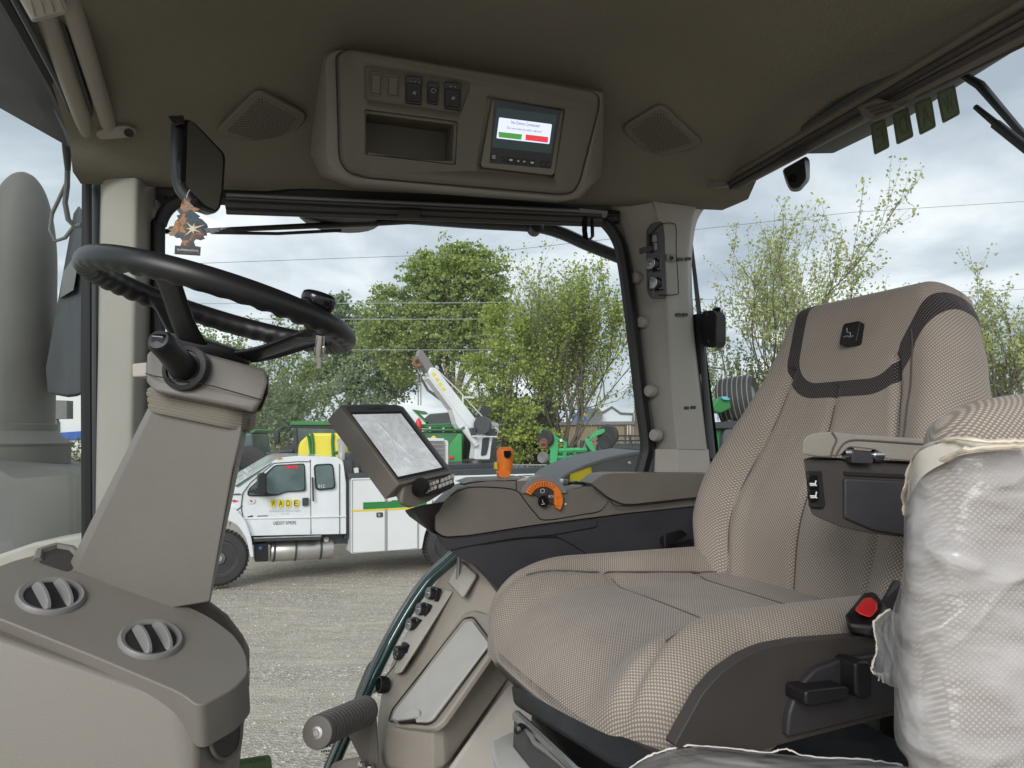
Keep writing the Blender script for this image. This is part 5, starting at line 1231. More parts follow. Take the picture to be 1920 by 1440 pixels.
for dx, dy in ((0, 0), (1, 23)):
    MB().tube([AP(1518+dx, 907+dy, .0112), AP(1527+dx, 907+dy, .0112)], .0008, 5).build('seat_symbol', 'white_print', ar)
    MB().tube([AP(1519+dx, 910+dy, .0112), AP(1528+dx, 910+dy, .0112), AP(1530+dx, 901+dy-dx*2, .0112)], .0008, 5).build('seat_symbol', 'white_print', ar)
    MB().tube([AP(1529+dx, 909+dy, .0112), AP(1531+dx, 911+dy, .0112)], .0007, 5).build('seat_symbol', 'white_print', ar)

# ---------------------------------------------------------------- armrest console (right-hand control unit)
cn = thing('control_console', 'brown and charcoal armrest console with tapered nose beside the driver seat', 'console', V(1050, 960, 1.40))
KP = Plane(V(818, 980, 1.32), V(1325, 940, 1.46), V(900, 1060, 1.34))
up = [(815, 966, 10), (817, 955, 8), (845, 928, 12), (858, 916, 8), (885, 907, 12), (920, 903, 8), (985, 902, 4), (1045, 906, 8), (1062, 920, 10), (1110, 912, 6), (1118, 907, 3), (1345, 905, 3), (1345, 945, 2), (1180, 962, 3), (1000, 985, 5), (880, 1004, 10), (835, 1007, 8), (818, 998, 8)]
slab('upper_shell', 'console', KP, rnd(up, 6), .08, cn, bevel=.014)
lo = [(816, 1000, 6), (835, 1008, 10), (880, 1005, 8), (1000, 986, 4), (1180, 963, 4), (1350, 940, 3), (1350, 1090, 3), (1180, 1120, 6), (945, 1125, 8), (930, 1100, 20), (895, 1062, 20), (860, 1045, 10), (822, 1015, 8)]
slab('lower_shell', 'charcoal', KP, rnd(lo, 6), .15, cn, off=-.006, bevel=.010)
slab('lower_band', 'charcoal', KP, rnd([(820, 1004), (840, 1010), (880, 1008), (1000, 990), (1120, 973), (1120, 988), (1040, 1003), (960, 1010), (880, 1024), (845, 1032), (835, 1030)], 8), .01, cn, off=-.001, bevel=.004)
def seamline(pts, nm='seam', m='rubber', pl=None, off=.0005, r=.0011, par=None):
    MB().tube([(pl or KP)(x, y, off) for x, y in spl(pts, 5, False)], r, 5).build(nm, m, par or cn)
seamline([(852, 924), (880, 914), (930, 914), (968, 920), (985, 940), (1003, 962), (1022, 975), (1090, 965), (1125, 958), (1140, 940)])
seamline([(845, 930), (852, 924)]); seamline([(968, 900), (968, 920)])
seamline([(1045, 1008), (1062, 1015), (1100, 1038), (1140, 1062)], off=-.005)
seamline([(900, 1020), (980, 1008), (1045, 1006)], off=-.001)
slab('elbow_pad', 'console', KP, rnd([(1108, 906, 3), (1130, 890, 4), (1150, 887, 6), (1345, 888, 3), (1345, 928, 2), (1190, 945, 6), (1168, 945, 8), (1140, 932, 8)], 6), .07, cn, off=.016, bevel=.010)
seamline([(1112, 912), (1142, 936), (1172, 949), (1340, 930)], off=.017)
# control plates along the top
slab('top_plate', 'grey', KP, rnd([(868, 907), (890, 899), (985, 895), (985, 899), (895, 902)], 2), .09, cn, off=-.02, bevel=.002)
slab('top_plate', 'lid', KP, rnd([(968, 902), (985, 895), (1003, 900), (1003, 908), (970, 908)], 3), .10, cn, off=-.015, bevel=.003)
MB().lathe(KP(991, 896, -.05), (0, 0, 1), [(.022, 0), (.022, .004), (.014, .005), (.012, .002), (0, .002)], 20).build('cup_ring', 'steel', cn)
MB().tube([KP(x, 906, -.03) for x in (1056, 1118)], .003, 6).build('rocker_row', 'black', cn)
for x in (1060, 1080, 1102): slab('rocker', 'steel' if x == 1060 else 'black', KP, rnd([(x-5, 898 if x == 1060 else 903), (x+5, 899 if x == 1060 else 902), (x+6, 908), (x-6, 908)], 2), .02, cn, off=-.02, bevel=.002)
# throttle dial
dl = thing('throttle_dial', 'orange ribbed arc throttle dial with black ECO segments on the console', 'dial', KP(1022, 930, .01))
dc = (1020, 938)
def arcpts(r0, r1, a0, a1, n=24):
    pts = [(dc[0]+r1*math.cos(R(a0+(a1-a0)*i/n)), dc[1]-r1*math.sin(R(a0+(a1-a0)*i/n))) for i in range(n+1)]
    return pts+[(dc[0]+r0*math.cos(R(a1+(a0-a1)*i/n)), dc[1]-r0*math.sin(R(a1+(a0-a1)*i/n))) for i in range(n+1)]
slab('hood', 'grey', KP, rnd(arcpts(1, 46, 22, 158)[:25]+[(978, 925), (1062, 925)], 1, 1), .030, dl, off=.006, bevel=.004)
ring = arcpts(25, 36, -32, 158)
slab('arc_ring', 'orange', KP, ring, .022, dl, off=.014, bevel=.0015)
slab('ring_tab', 'orange', KP, rnd([(1040, 916), (1052, 922), (1053, 932), (1044, 932), (1048, 950), (1040, 947)], 2), .016, dl, off=.016, bevel=.002)
for k in range(13):
    a = 45+k*8.6; p = [(dc[0]+r*math.cos(R(a)), dc[1]-r*math.sin(R(a))) for r in (27, 35)]
    MB().tube([KP(*p[0], .0145), KP(*p[1], .0145)], .0011, 5).build('ring_rib', mat('dark_orange_%d' % k, (.5, .10, .01), .5) if k == 0 else 'dark_orange', dl) if k else None
    if k == 0: MT['dark_orange'] = mat('dark_orange', (.45, .09, .01), .5)
def wedge(nm, a0, a1, r0=9, r1=24): slab(nm, 'charcoal', KP, arcpts(r0, r1, a0, a1, 10), .01, dl, off=.010, bevel=.0006)
wedge('segment', 60, 150); wedge('segment', -25, 54)
MB().lathe(KP(1018, 941, .010), KP.n, [(.0095, -.004), (.0098, .003), (.009, .0045), (0, .0045)], 24).build('mode_button', 'gloss_black', dl)
MB().tube([KP(x, y, .0152) for x, y in ((1015, 946), (1022, 945), (1018, 942), (1017, 937))], .0006, 4).build('mode_symbol', 'white_print', dl)
MB().tube([KP(x, y, .0106) for x, y in rnd([(1014, 918), (1018, 916), (1021, 919), (1020, 924), (1014, 924)], 1)], .0005, 4, closed=True).build('engine_symbol', 'white_print', dl)
text('lettering', 'ECO', [(1029, 928.5), (1040, 928), (1040, 932.5), (1029, 933)], 'white_print', dl, KP, off=.0106)
MB().lathe(KP(1060, 945, .001), KP.n, [(.002, 0), (.002, .002), (0, .002)], 10).build('indicator', 'white_print', dl)
# orange lever
lv = thing('orange_lever', 'orange control lever with black thumb switch standing on the console', 'lever', KP(947, 897, -.03))
lc = lambda x, y: KP(x, y, -.035)
MB().tube([lc(945, 902), lc(946, 890)], .006, 10).build('stem', 'steel', lv)
pr = [(890, 10), (886, 13), (868, 14.5), (855, 16), (846, 16.5), (841, 14), (838, 9)]
rings = []
kk = 1.40/F
for y, w in pr:
    c = lc(946.5-(y-890)*.02, y); rings.append([c+Vector((w*kk*math.cos(t)*1.0, w*kk*math.sin(t)*.9, 0)) for t in [2*math.pi*i/24 for i in range(24)]])
mb = MB()
for rg_ in rings: mb.v += rg_
for i in range(len(rings)-1):
    for k in range(24): mb.f.append((i*24+k, i*24+(k+1) % 24, (i+1)*24+(k+1) % 24, (i+1)*24+k))
mb.f += [tuple(range(24)), tuple(range(len(mb.v)-24, len(mb.v)))]
lo_ = mb.build('grip', 'orange', lv, ang=60); md = lo_.modifiers.new('s', 'SUBSURF'); md.levels = 2; md.render_levels = 2
slab('thumb_switch', 'gloss_black', KP, rnd([(944, 845), (959, 845), (958, 856), (953, 860), (946, 857)], 2.5), .004, lv, off=-.014, bevel=.001)
slab('grip_collar', 'orange', KP, rnd([(934, 884), (958, 884), (955, 896), (937, 896)], 3), .022, lv, off=-.022, bevel=.004)
slab('grip_tab', mat('yellow_green', (.6, .55, .05), .4), KP, rnd([(928, 868), (933, 866), (933, 880), (928, 880)], 2), .01, lv, off=-.03, bevel=.002)
# belt clip holder on the console side
hl = thing('belt_guide', 'black plastic bracket clipped to the charcoal console side', 'bracket', KP(1280, 1030, .02))
MB().hull([KP(x, y, o) for x, y, o in ((1236, 1020, .02), (1244, 1002, .05), (1280, 990, .05), (1294, 1001, .04), (1246, 1030, .05), (1236, 1008, .02))]).build('clip', 'black', hl, bevel=.004)
MB().hull([KP(x, y, o) for x, y, o in ((1250, 1030, .01), (1296, 1006, .01), (1306, 1030, .05), (1330, 1045, .03), (1340, 1078, .02), (1245, 1078, .02), (1250, 1065, .05), (1330, 1075, .05))]).build('bracket_body', 'black', hl, bevel=.005)
MB().hull([KP(x, y, o) for x, y, o in ((1310, 1040, .0), (1345, 1000, .0), (1365, 1085, .0), (1325, 1085, .0), (1345, 1060, .03), (1325, 1050, .03))]).build('side_link', 'black', hl, bevel=.004)

# ---------------------------------------------------------------- display
dp = thing('display_monitor', 'grey tilted touch display with dusty screen, pale with painted sky reflection, and keypad on console arm', 'monitor', V(740, 840, 1.3))
TL, TR, BL = V(637, 760, 1.26), V(757, 762, 1.36), V(747, 908, 1.20)
DP = Plane(TL, TR, BL); bo = Vector((-.026, .012, -.026))
outl = [(637, 760), (650, 757.5), (700, 756.5), (745, 758), (757, 762), (849, 883), (846, 887), (748, 909)]
slab('case', 'console', DP, rnd(outl, 3), .04, dp, vec=bo, bevel=.003)
slab('bezel', mat('dark_grey_bezel', (.085, .085, .09), .35), DP, rnd([(648, 763), (662, 760), (700, 759), (742, 760), (754, 765), (843, 881), (750, 902)], 3), .002, dp, off=.0012, bevel=.0007)
slab('screen_recess', 'rubber', DP, [(657, 773), (753, 771), (836, 880), (747, 899)], .001, dp, off=.0016)
# dusty screen with finger streaks; sky reflection put into its pale colour and glow
_s = 0
scm = bpy.data.materials.new('dusty_screen_sky_sheen'); scm.use_nodes = True; nt = scm.node_tree; b = nt.nodes['Principled BSDF']
tcn = nt.nodes.new('ShaderNodeTexCoord'); n = nt.nodes.new('ShaderNodeTexNoise'); n.inputs['Scale'].default_value = 28; n.inputs['Detail'].default_value = 8; n.inputs['Roughness'].default_value = .7; n.inputs['Distortion'].default_value = 1.2
nt.links.new(tcn.outputs['Object'], n.inputs['Vector']); r = nt.nodes.new('ShaderNodeValToRGB')
r.color_ramp.elements[0].position = .38; r.color_ramp.elements[0].color = (.62, .64, .65, 1); r.color_ramp.elements[1].position = .66; r.color_ramp.elements[1].color = (.88, .90, .92, 1)
nt.links.new(n.outputs[0], r.inputs[0]); nt.links.new(r.outputs[0], b.inputs['Base Color']); b.inputs['Roughness'].default_value = .22; b.inputs['Coat Weight'].default_value = .5; nt.links.new(r.outputs[0], b.inputs['Emission Color']); b.inputs['Emission Strength'].default_value = .16
slab('screen', scm, DP, [(661, 777), (752, 775.5), (829, 876), (747, 893.5)], .001, dp, off=.0022)
smr = mat('wiped_smear', (.93, .94, .95), .5)
for pts, r_ in (([(711, 795), (722, 806), (733, 818)], .0022), ([(733, 818), (739, 838), (747, 862)], .0014), ([(733, 820), (750, 835), (775, 856), (787, 861)], .0014), ([(742, 863), (757, 858), (768, 863), (780, 856)], .0022), ([(752, 870), (759, 880)], .001)):
    MB().tube([DP(x, y, .0028) for x, y in spl(pts, 4, False)], [r_]*(len(spl(pts, 4, False))), 8, flat=.12).build('finger_smear', smr, dp)
text('lettering', 'GreenStar', [(687, 763), (719, 762.6), (717, 767.6), (690, 768)], 'rubber', dp, DP, off=.0018)
kb = MB().hull([DP(x, y, o) for x, y, o in ((737, 916, -.03), (757, 905, -.004), (850, 891, -.006), (853, 905, -.006), (838, 920, -.02), (800, 943, -.03), (765, 955, -.035), (750, 948, -.03), (745, 935, -.045), (850, 900, -.04))]).build('keypad_housing', 'console', dp, bevel=.006)
for j in range(2):
    for i in range(7):
        x = 807+i*6.6-j*4+(3 if i > 2 else 0); y = 908-i*2.6+j*10.5
        if i > 5 and j == 0: pass
        slab('key', 'lid', DP, rnd([(x-2.4, y-3), (x+2.6, y-4), (x+3.2, y+2.5), (x-1.8, y+3.6)], 1.2), .006, dp, off=.004, bevel=.0008)
slab('key_bed', 'black', DP, rnd([(797, 912), (800, 905), (843, 892), (854, 908), (848, 913), (803, 928)], 3), .006, dp, off=.0005, bevel=.001)
kx = Vector((.25, -.75, .55)).normalized(); kc = DP(789, 913, .0)
MB().lathe(kc, kx, [(.0135, -.012), (.0135, .008), (.0125, .0105), (.010, .010), (0, .010)], 28).build('knob', 'black', dp, ang=30)
xk = kx.cross(UPZ).normalized(); yk = xk.cross(kx)
mb = MB()
for k in range(28):
    t = k*2*math.pi/28; mb.tube([kc+(xk*math.cos(t)+yk*math.sin(t))*.0137-kx*.011, kc+(xk*math.cos(t)+yk*math.sin(t))*.0137+kx*.0075], .0009, 4)
mb.build('knob_ribs', 'black', dp, kind='stuff')
MB().hull([V(x, y, Y) for x, y, Y in ((757, 957, 1.30), (772, 952, 1.26), (800, 945, 1.27), (843, 938, 1.34), (850, 970, 1.38), (815, 1002, 1.36), (790, 985, 1.33), (765, 968, 1.31), (830, 945, 1.42), (845, 990, 1.40))]).build('mount_arm', 'charcoal', dp, bevel=.006)

# ---------------------------------------------------------------- steering wheel
C0 = V(419, 574, 1.05)
d1 = Vector((-.30, .95, 0)).normalized(); d2 = Vector((.955, 0, -.235)); d2 = (d2-d1*d2.dot(d1)).normalized(); nn_ = d1.cross(d2)*-1
if nn_.z < 0: nn_ = -nn_
RW = .184
swh = thing('steering_wheel', 'black steering wheel with finger-grip ripples and chunky spokes', 'steering wheel', C0)
def rimp(a, r=RW): return C0+d1*(r*math.cos(a))+d2*(r*math.sin(a))
mb = MB(); NS, MS = 220, 20
for i in range(NS):
    a = 2*math.pi*i/NS; rad = d1*math.cos(a)+d2*math.sin(a); c = rimp(a)
    amp = .0022*max(0, min(1, 1.6*abs(math.sin(a*1.0))+.2))
    for k in range(MS):
        t = 2*math.pi*k/MS; und = max(0, -math.sin(t)*.8+-math.cos(t)*.5)
        rr_ = .0172-amp*und*(1+math.cos(a*44))
        mb.v.append(c+rad*math.cos(t)*rr_*.92+nn_*math.sin(t)*rr_*1.02)
for i in range(NS):
    for k in range(MS): mb.f.append((i*MS+k, i*MS+(k+1) % MS, ((i+1) % NS)*MS+(k+1) % MS, ((i+1) % NS)*MS+k))
mb.build('rim', mat('soft_black_rim', (.012, .012, .013), .38, spec=.45, bump=.1, bscale=1500), swh, ang=80)
HB = C0-nn_*.072+d2*.0
def spoke(a, w0, w1, nm='spoke'):
    p0 = rimp(a, RW-.004); rad = (p0-C0).normalized(); tan_ = nn_.cross(rad)
    pts = [(p0, w0, .010), (C0+rad*RW*.80-nn_*.012, w0*.8, .011), (C0+rad*RW*.52-nn_*.050, w0*.62+w1*.2, .012), (HB+rad*.045, w1, .013), (HB, w1, .013)]
    mb = MB(); sec = []
    for c, w, h in pts:
        o_ = len(mb.v); hh = h/2
        mb.v += [c+tan_*w/2+nn_*hh*.3, c+tan_*w/2*.7+nn_*hh, c-tan_*w/2*.7+nn_*hh, c-tan_*w/2+nn_*hh*.3, c-tan_*w/2*.9-nn_*hh, c+tan_*w/2*.9-nn_*hh]; sec.append(o_)
    for s0, s1 in zip(sec, sec[1:]):
        for k in range(6): mb.f.append((s0+k, s0+(k+1) % 6, s1+(k+1) % 6, s1+k))
    mb.f += [tuple(range(6)), tuple(sec[-1]+k for k in range(6))]
    o = mb.build(nm, 'black', swh, ang=60); md = o.modifiers.new('s', 'SUBSURF'); md.levels = 1; md.render_levels = 2
spoke(R(200), .045, .05); spoke(R(318), .045, .05); spoke(R(62), .060, .06); spoke(R(118), .05, .05)
MB().lathe(HB, nn_, [(.047, -.030), (.052, -.012), (.060, .0), (.058, .010), (.045, .014), (0, .014)], 36).build('hub', 'black', swh, ang=50)
MB().lathe(HB-nn_*.03, nn_, [(.044, -.012), (.044, .0)], 36).build('hub_skirt', 'rubber', swh)
sk = thing('spinner_knob', 'round black spinner knob clamped to the rim of the steering wheel', 'knob', rimp(R(150)))
kp = V(591, 585, .985)
MB().lathe(kp, nn_, [(.008, -.02), (.010, .0), (.020, .004), (.0235, .010), (.0245, .018), (.0235, .024), (.021, .026), (.0, .028)], 32).build('knob', 'gloss_black', sk, ang=50)
MB().tube([V(601, 628, .96), V(599, 650, .965), V(598, 668, .97)], [.006, .007, .006], 12).build('clamp_bolt', 'steel', sk)
MB().tube([V(598, 664, .97), V(598, 690, .975)], .0028, 8).build('clamp_thread', 'steel', sk)
MB().hull([V(x, y, Y) for x, y, Y in ((588, 652, .96), (612, 648, .96), (610, 662, .965), (588, 664, .965), (590, 652, .985), (610, 662, .985))]).build('clamp_plate', 'steel', sk, bevel=.002)
MB().hull([V(x, y, Y) for x, y, Y in ((540, 632, .99), (572, 618, .97), (590, 620, .965), (585, 632, .97), (560, 636, .99), (575, 622, .99))]).build('clamp_arm', 'black', sk, bevel=.002)

# ---------------------------------------------------------------- steering column
sc_ = thing('steering_column', 'grey-brown tilting steering column with ribbed collar under the wheel', 'steering column', V(300, 1000, 1.0))
colm = MT['column']
MB().hull([V(x, y, Y) for x, y, Y in ((290, 650, .97), (345, 652, .94), (500, 694, .97), (502, 718, .95), (492, 750, .94), (478, 774, .94), (440, 765, .93), (290, 735, .92), (275, 715, .93), (276, 665, .95), (300, 650, 1.12), (500, 694, 1.12), (478, 770, 1.12), (280, 720, 1.1))]).build('head', colm, sc_, bevel=.014)
MB().tube([V(x, y, Y) for x, y, Y in ((273, 700, .94), (290, 705, .915), (400, 724, .922), (492, 750, .935))], .0008, 5).build('seam', 'rubber', sc_)
MB().hull([V(x, y, Y) for x, y, Y in ((503, 700, .97), (504, 735, .96), (490, 770, .96), (480, 774, .97), (505, 700, 1.05), (482, 774, 1.05))]).build('side_flap', 'console', sc_, bevel=.003)
for k in range(7):
    t = k/6; y = 735+t*50-2; w = 1-.02*k
    lft = V(279+t*4-2*abs((k % 2)), 732+t*34, .955); rgt = V(449-t*3, 768+t*32, .955)
    ctr = (lft+rgt)/2+Vector((0, .028, 0)); dx = (rgt-lft)/2
    ring_ = [ctr+dx*1.0*max(-1, min(1, 1.28*math.cos(a)))+Vector((0, -.033*max(-1, min(1, 1.2*math.sin(a))), 0)) for a in [2*math.pi*i/40 for i in range(40)]]
    MB().tube(ring_, .0048, 6, closed=True).build('collar_rib', mat('ribbed_collar', (.20, .18, .145), .6) if k == 0 else 'ribc', sc_)
    if k == 0: MT['ribc'] = bpy.data.materials['ribbed_collar']
MB().hull([V(x, y, Y) for x, y, Y in ((282, 745, .98), (470, 785, .98), (470, 812, .98), (282, 768, .98), (282, 745, 1.06), (470, 785, 1.06), (468, 812, 1.06), (284, 768, 1.06))]).build('collar_core', 'ribc', sc_)
MB().hull([V(x, y, Y) for x, y, Y in ((290, 762, .955), (455, 800, .955), (435, 880, .96), (392, 1040, .985), (374, 1110, .99), (392, 1128, .99), (310, 1142, .99), (140, 1072, .985), (127, 1064, 1.0), (180, 1012, 1.0), (277, 766, .975),
      (278, 764, 1.08), (465, 800, 1.08), (397, 1030, 1.09), (394, 1130, 1.09), (130, 1064, 1.09))]).build('shroud', colm, sc_, bevel=.012, ang=12)
lv2 = thing('column_stalk', 'thick black tilt lever stalk on the steering column head', 'lever', V(345, 690, .93))
sx = (V(302, 642, .86)-V(347, 692, .93)).normalized()
MB().lathe(V(346, 690, .925), Vector((-.1, -1, .15)), [(.030, -.01), (.030, .002), (.024, .004), (.023, .0)], 28).build('boss', 'black', lv2, ang=40)
a_ = V(347, 692, .93); b_2 = V(302, 642, .86)
MB().lathe(a_, sx, [(.019, 0), (.0175, .02), (.0155, (b_2-a_).length*.7), (.0155, (b_2-a_).length), (.012, (b_2-a_).length+.008), (0, (b_2-a_).length+.010)], 22).build('grip', 'black', lv2, ang=50)
MB().hull([b_2+Vector((x*.008, -.010, y*.008)) for x, y in ((-1, -1), (1, -1.2), (1, .8), (-1, 1))]+[b_2+Vector((x*.01, .0, y*.012)) for x, y in ((-1, -1), (1, -1), (1, 1), (-1, 1))]).build('end_button', 'gloss_black', lv2, bevel=.002)
slab('side_tab', 'tan_light', YP(1.02), rnd([(247, 682), (275, 679), (275, 706), (248, 707)], 4), .04, sc_, bevel=.004)

# ---------------------------------------------------------------- instrument cowl
cw = thing('dash_cowl', 'taupe dashboard cowl with two round air vents at the column foot', 'dashboard', V(200, 1300, .95))
TPn = Plane(V(0, 1165, .86), V(345, 1300, .86), V(110, 1045, 1.0))
topm = mat('cowl_top_plastic', (.185, .17, .148), .5, noise=.05, nscale=8, bump=.25, bscale=900)
cap = rnd([(-120, 1092, 4), (-60, 1085, 20), (20, 1052, 20), (100, 1030, 20), (150, 1040, 30), (250, 1095, 30), (385, 1150, 30), (440, 1190, 30), (462, 1225, 16), (466, 1262, 10), (440, 1290, 20), (372, 1326, 20), (340, 1300, 40), (180, 1232, 30), (0, 1160, 30), (-120, 1118, 4)], 20)
slab('top_panel', topm, TPn, cap, .05, cw, bevel=.018, vec=(0.0, .012, -.055), seg=5)
bodyp = [V(-160, 1140, .84), V(0, 1182, .868), V(180, 1252, .868), V(330, 1312, .868), V(372, 1352, .875), V(466, 1285, 1.0), V(470, 1250, 1.04), V(-160, 1500, .80), V(372, 1480, .86), V(366, 1620, .84), V(432, 1460, 1.0), V(420, 1600, 1.0), V(-160, 1640, .80), V(100, 1230, 1.0), V(-160, 1200, 1.0), V(430, 1600, 1.2), V(-160, 1640, 1.2), V(455, 1235, 1.1)]
MB().hull(bodyp).build('body_panel', mat('cowl_side_plastic', (.215, .198, .166), .5, noise=.05, nscale=6, bump=.25, bscale=900), cw, bevel=.014, seg=4, ang=12)
MB().hull([V(x, y, Y) for x, y, Y in ((330, 1118, 1.11), (392, 1124, 1.11), (425, 1150, 1.12), (455, 1190, 1.14), (468, 1215, 1.16), (468, 1290, 1.16), (330, 1200, 1.1), (380, 1140, 1.25), (455, 1190, 1.28), (468, 1290, 1.28))]).build('rear_panel', topm, cw, bevel=.008)
MB().tube([TPn(x, y, .0) for x, y in ((70, 1052), (74, 1035), (105, 1025), (135, 1030), (150, 1045))], .006, 6).build('pocket_rim', topm, cw)
MB().slab(TPn, rnd([(72, 1054), (80, 1036), (105, 1027), (132, 1032), (152, 1048), (128, 1072)], 8), .002, off=.001).build('pocket', 'warm_dark', cw)
SPn = Plane(V(372, 1352, .875), V(466, 1285, 1.0), V(366, 1620, .84))
sp_o = slab('speaker_grille', 'warm_dark', SPn, [(423+27*math.cos(t)+3*math.sin(t), 1378-44*math.sin(t)) for t in [2*math.pi*i/32 for i in range(32)]], .006, cw, off=.0085, bevel=.003)
MB().tube([SPn(423+29*math.cos(t)+3*math.sin(t), 1378-46*math.sin(t), .007) for t in [2*math.pi*i/40 for i in range(40)]], .0025, 6, closed=True).build('grille_ring', 'console', cw)
xv = (TPn(200, 1160)-TPn(100, 1120)).normalized(); yv = TPn.n.cross(xv)
for (vx, vy, lab, sc2) in ((96, 1118, 'round grey dashboard air vent beside the column foot, higher one', 1.0), (283, 1199, 'round grey dashboard air vent, lower one near the cowl corner', .98)):
    vt = thing('air_vent', lab, 'air vent', TPn(vx, vy), 'round vents in the dashboard cowl'); c = TPn(vx, vy, .001); k = .0385*sc2
    MB().lathe(c, TPn.n, [(k*.76, -.001), (k*.80, .003), (k*.93, .005), (k, .002), (k*1.02, -.004)], 40).build('bezel', 'grey', vt, ang=40)
    MB().lathe(c, TPn.n, [(k*.78, .0008), (0, .0009)], 32).build('throat', 'rubber', vt)
    fd_ = (TPn(vx+17, vy+30)-TPn(vx-17, vy-30)).normalized()   # blade direction on the disc
    sd_ = TPn.n.cross(fd_).normalized()
    for q in (-.36, .30):
        n_ = 16; rows_ = []
        mb = MB(); L2 = k*.74*math.sqrt(1-q*q*.8)
        for side in (-1, 1):
            base_ = len(mb.v)
            for i in range(n_+1):
                t = -1+2*i/n_; hgt = (1-t*t)**.5*k*.30
                mb.v += [c+sd_*(q*k+side*.0022)+fd_*t*L2, c+sd_*(q*k+side*.0022+.004)+fd_*t*L2*.98+TPn.n*(hgt+.003)]
        m_ = 2*(n_+1)
        for i in range(n_):
            a0 = 2*i; mb.f += [(a0, a0+1, a0+3, a0+2), (m_+a0, m_+a0+2, m_+a0+3, m_+a0+1), (a0+1, m_+a0+1, m_+a0+3, a0+3)]
        mb.build('blade', 'grey', vt, bevel=.001)

# ---------------------------------------------------------------- right-hand trim panel beside the door glass
tp = thing('side_trim_panel', 'beige wheelhouse trim with lidded storage box right of the lower glass', 'trim panel', V(850, 1300, 1.4))
G = lambda pts: [V(*p) for p in pts]
rows = [G([(862, 1030, 1.52), (905, 1050, 1.46), (1000, 1110, 1.40), (1120, 1120, 1.38)]),
        G([(800, 1120, 1.48), (868, 1150, 1.40), (960, 1190, 1.36), (1120, 1200, 1.36)]),
        G([(748, 1215, 1.44), (820, 1240, 1.36), (940, 1290, 1.32), (1120, 1300, 1.34)]),
        G([(714, 1310, 1.38), (760, 1330, 1.30), (930, 1380, 1.26), (1120, 1400, 1.30)]),
        G([(700, 1470, 1.32), (760, 1480, 1.24), (900, 1490, 1.2), (1120, 1500, 1.25)])]
surf('panel', 'tan', rows, tp, 5, 5)
MB().hull([V(x, y, Y) for x, y, Y in ((800, 1118, 1.45), (812, 1100, 1.46), (850, 1108, 1.44), (776, 1225, 1.36), (752, 1262, 1.34), (738, 1265, 1.36), (745, 1215, 1.42), (850, 1110, 1.5), (760, 1260, 1.42))]).build('socket_strip', 'tan_light', tp, bevel=.006)
MB().hull([V(x, y, Y) for x, y, Y in ((838, 1095, 1.44), (862, 1050, 1.46), (895, 1078, 1.42), (868, 1125, 1.38), (860, 1110, 1.40), (862, 1048, 1.52), (900, 1080, 1.48))]).build('upper_cap', 'tan_light', tp, bevel=.005)
MB().tube([V(861, 1042, 1.44), V(858, 1090, 1.43)], .004, 6).build('seam_strip', 'console', tp)
bx = MB().hull([V(x, y, Y) for x, y, Y in ((722, 1362, 1.235), (738, 1335, 1.27), (872, 1150, 1.36), (890, 1142, 1.36), (922, 1150, 1.34), (945, 1200, 1.30), (832, 1352, 1.17), (812, 1368, 1.165),
      (712, 1410, 1.24), (718, 1438, 1.24), (770, 1452, 1.20), (812, 1450, 1.175), (835, 1440, 1.18), (960, 1260, 1.32), (735, 1440, 1.36), (940, 1260, 1.4), (870, 1150, 1.42))]).build('storage_box', 'tan', tp, bevel=.010, ang=12)
LP = Plane(V(735, 1345, 1.255), V(880, 1162, 1.348), V(802, 1352, 1.175))
LP = Plane(V(735, 1345, 1.238), V(884, 1160, 1.332), V(802, 1352, 1.158))
slab('lid_frame', 'tan', LP, rnd([(722, 1360), (738, 1332), (868, 1152), (890, 1144), (922, 1152), (940, 1195), (830, 1352), (812, 1366)], 8), .012, tp, off=-.004, bevel=.004)
ld = slab('lid', 'lid', LP, rnd([(733, 1348), (740, 1332), (872, 1166), (884, 1162), (914, 1202), (914, 1210), (812, 1344), (802, 1352), (742, 1354)], 6), .006, tp, off=.004, bevel=.002)
MB().tube([LP(x, y, -.0) for x, y in rnd([(728, 1352), (736, 1330), (870, 1160), (886, 1156), (920, 1202), (918, 1212), (814, 1352), (802, 1358)], 6)], .0015, 5, closed=True).build('lid_gap', 'rubber', tp)
slab('lid_latch', 'lid', LP, rnd([(734, 1346), (742, 1334), (780, 1329), (787, 1332), (784, 1343), (768, 1346), (742, 1350)], 3), .01, ld, off=.010, bevel=.002)
slab('latch_mouth', 'rubber', LP, rnd([(744, 1350), (778, 1346), (778, 1352), (746, 1355)], 2), .004, ld, off=.0065)
# lower beige wheelhouse
MB().hull([V(x, y, Y) for x, y, Y in ((960, 1270, 1.33), (1080, 1290, 1.36), (830, 1450, 1.16), (810, 1560, 1.12), (1100, 1560, 1.1), (1100, 1290, 1.4))]).build('wheelhouse', 'tan_light', tp, bevel=.02)
TPL = Plane(V(820, 1115, 1.44), V(745, 1225, 1.40), V(850, 1110, 1.42))
for i, (x, y) in enumerate(((819, 1114), (801, 1144), (783, 1172))):
    socket('aux_socket', x, y, .0115, ('highest', 'middle', 'lowest')[i]+' of three chained black power sockets stepping down the trim strip', TPL, (-.80, -.55, .25), .0, 'chained sockets on the side trim')
ro = thing('round_connector', 'round black seven-pin connector with hex nut on the trim strip', 'connector', V(754, 1222, 1.38))
ax = Vector((-.82, -.5, .2)).normalized(); c = V(758, 1225, 1.385)
MB().lathe(c, ax, [(.018, -.012), (.018, .0), (.013, .001), (.013, .016), (.0125, .018), (0, .0175)], 24).build('body', 'black', ro, ang=40)
MB().lathe(c, ax, [(.021, -.008), (.021, .003)], 6).build('hex_nut', 'black', ro)
x_ = ax.cross(UPZ).normalized(); y_ = x_.cross(ax)
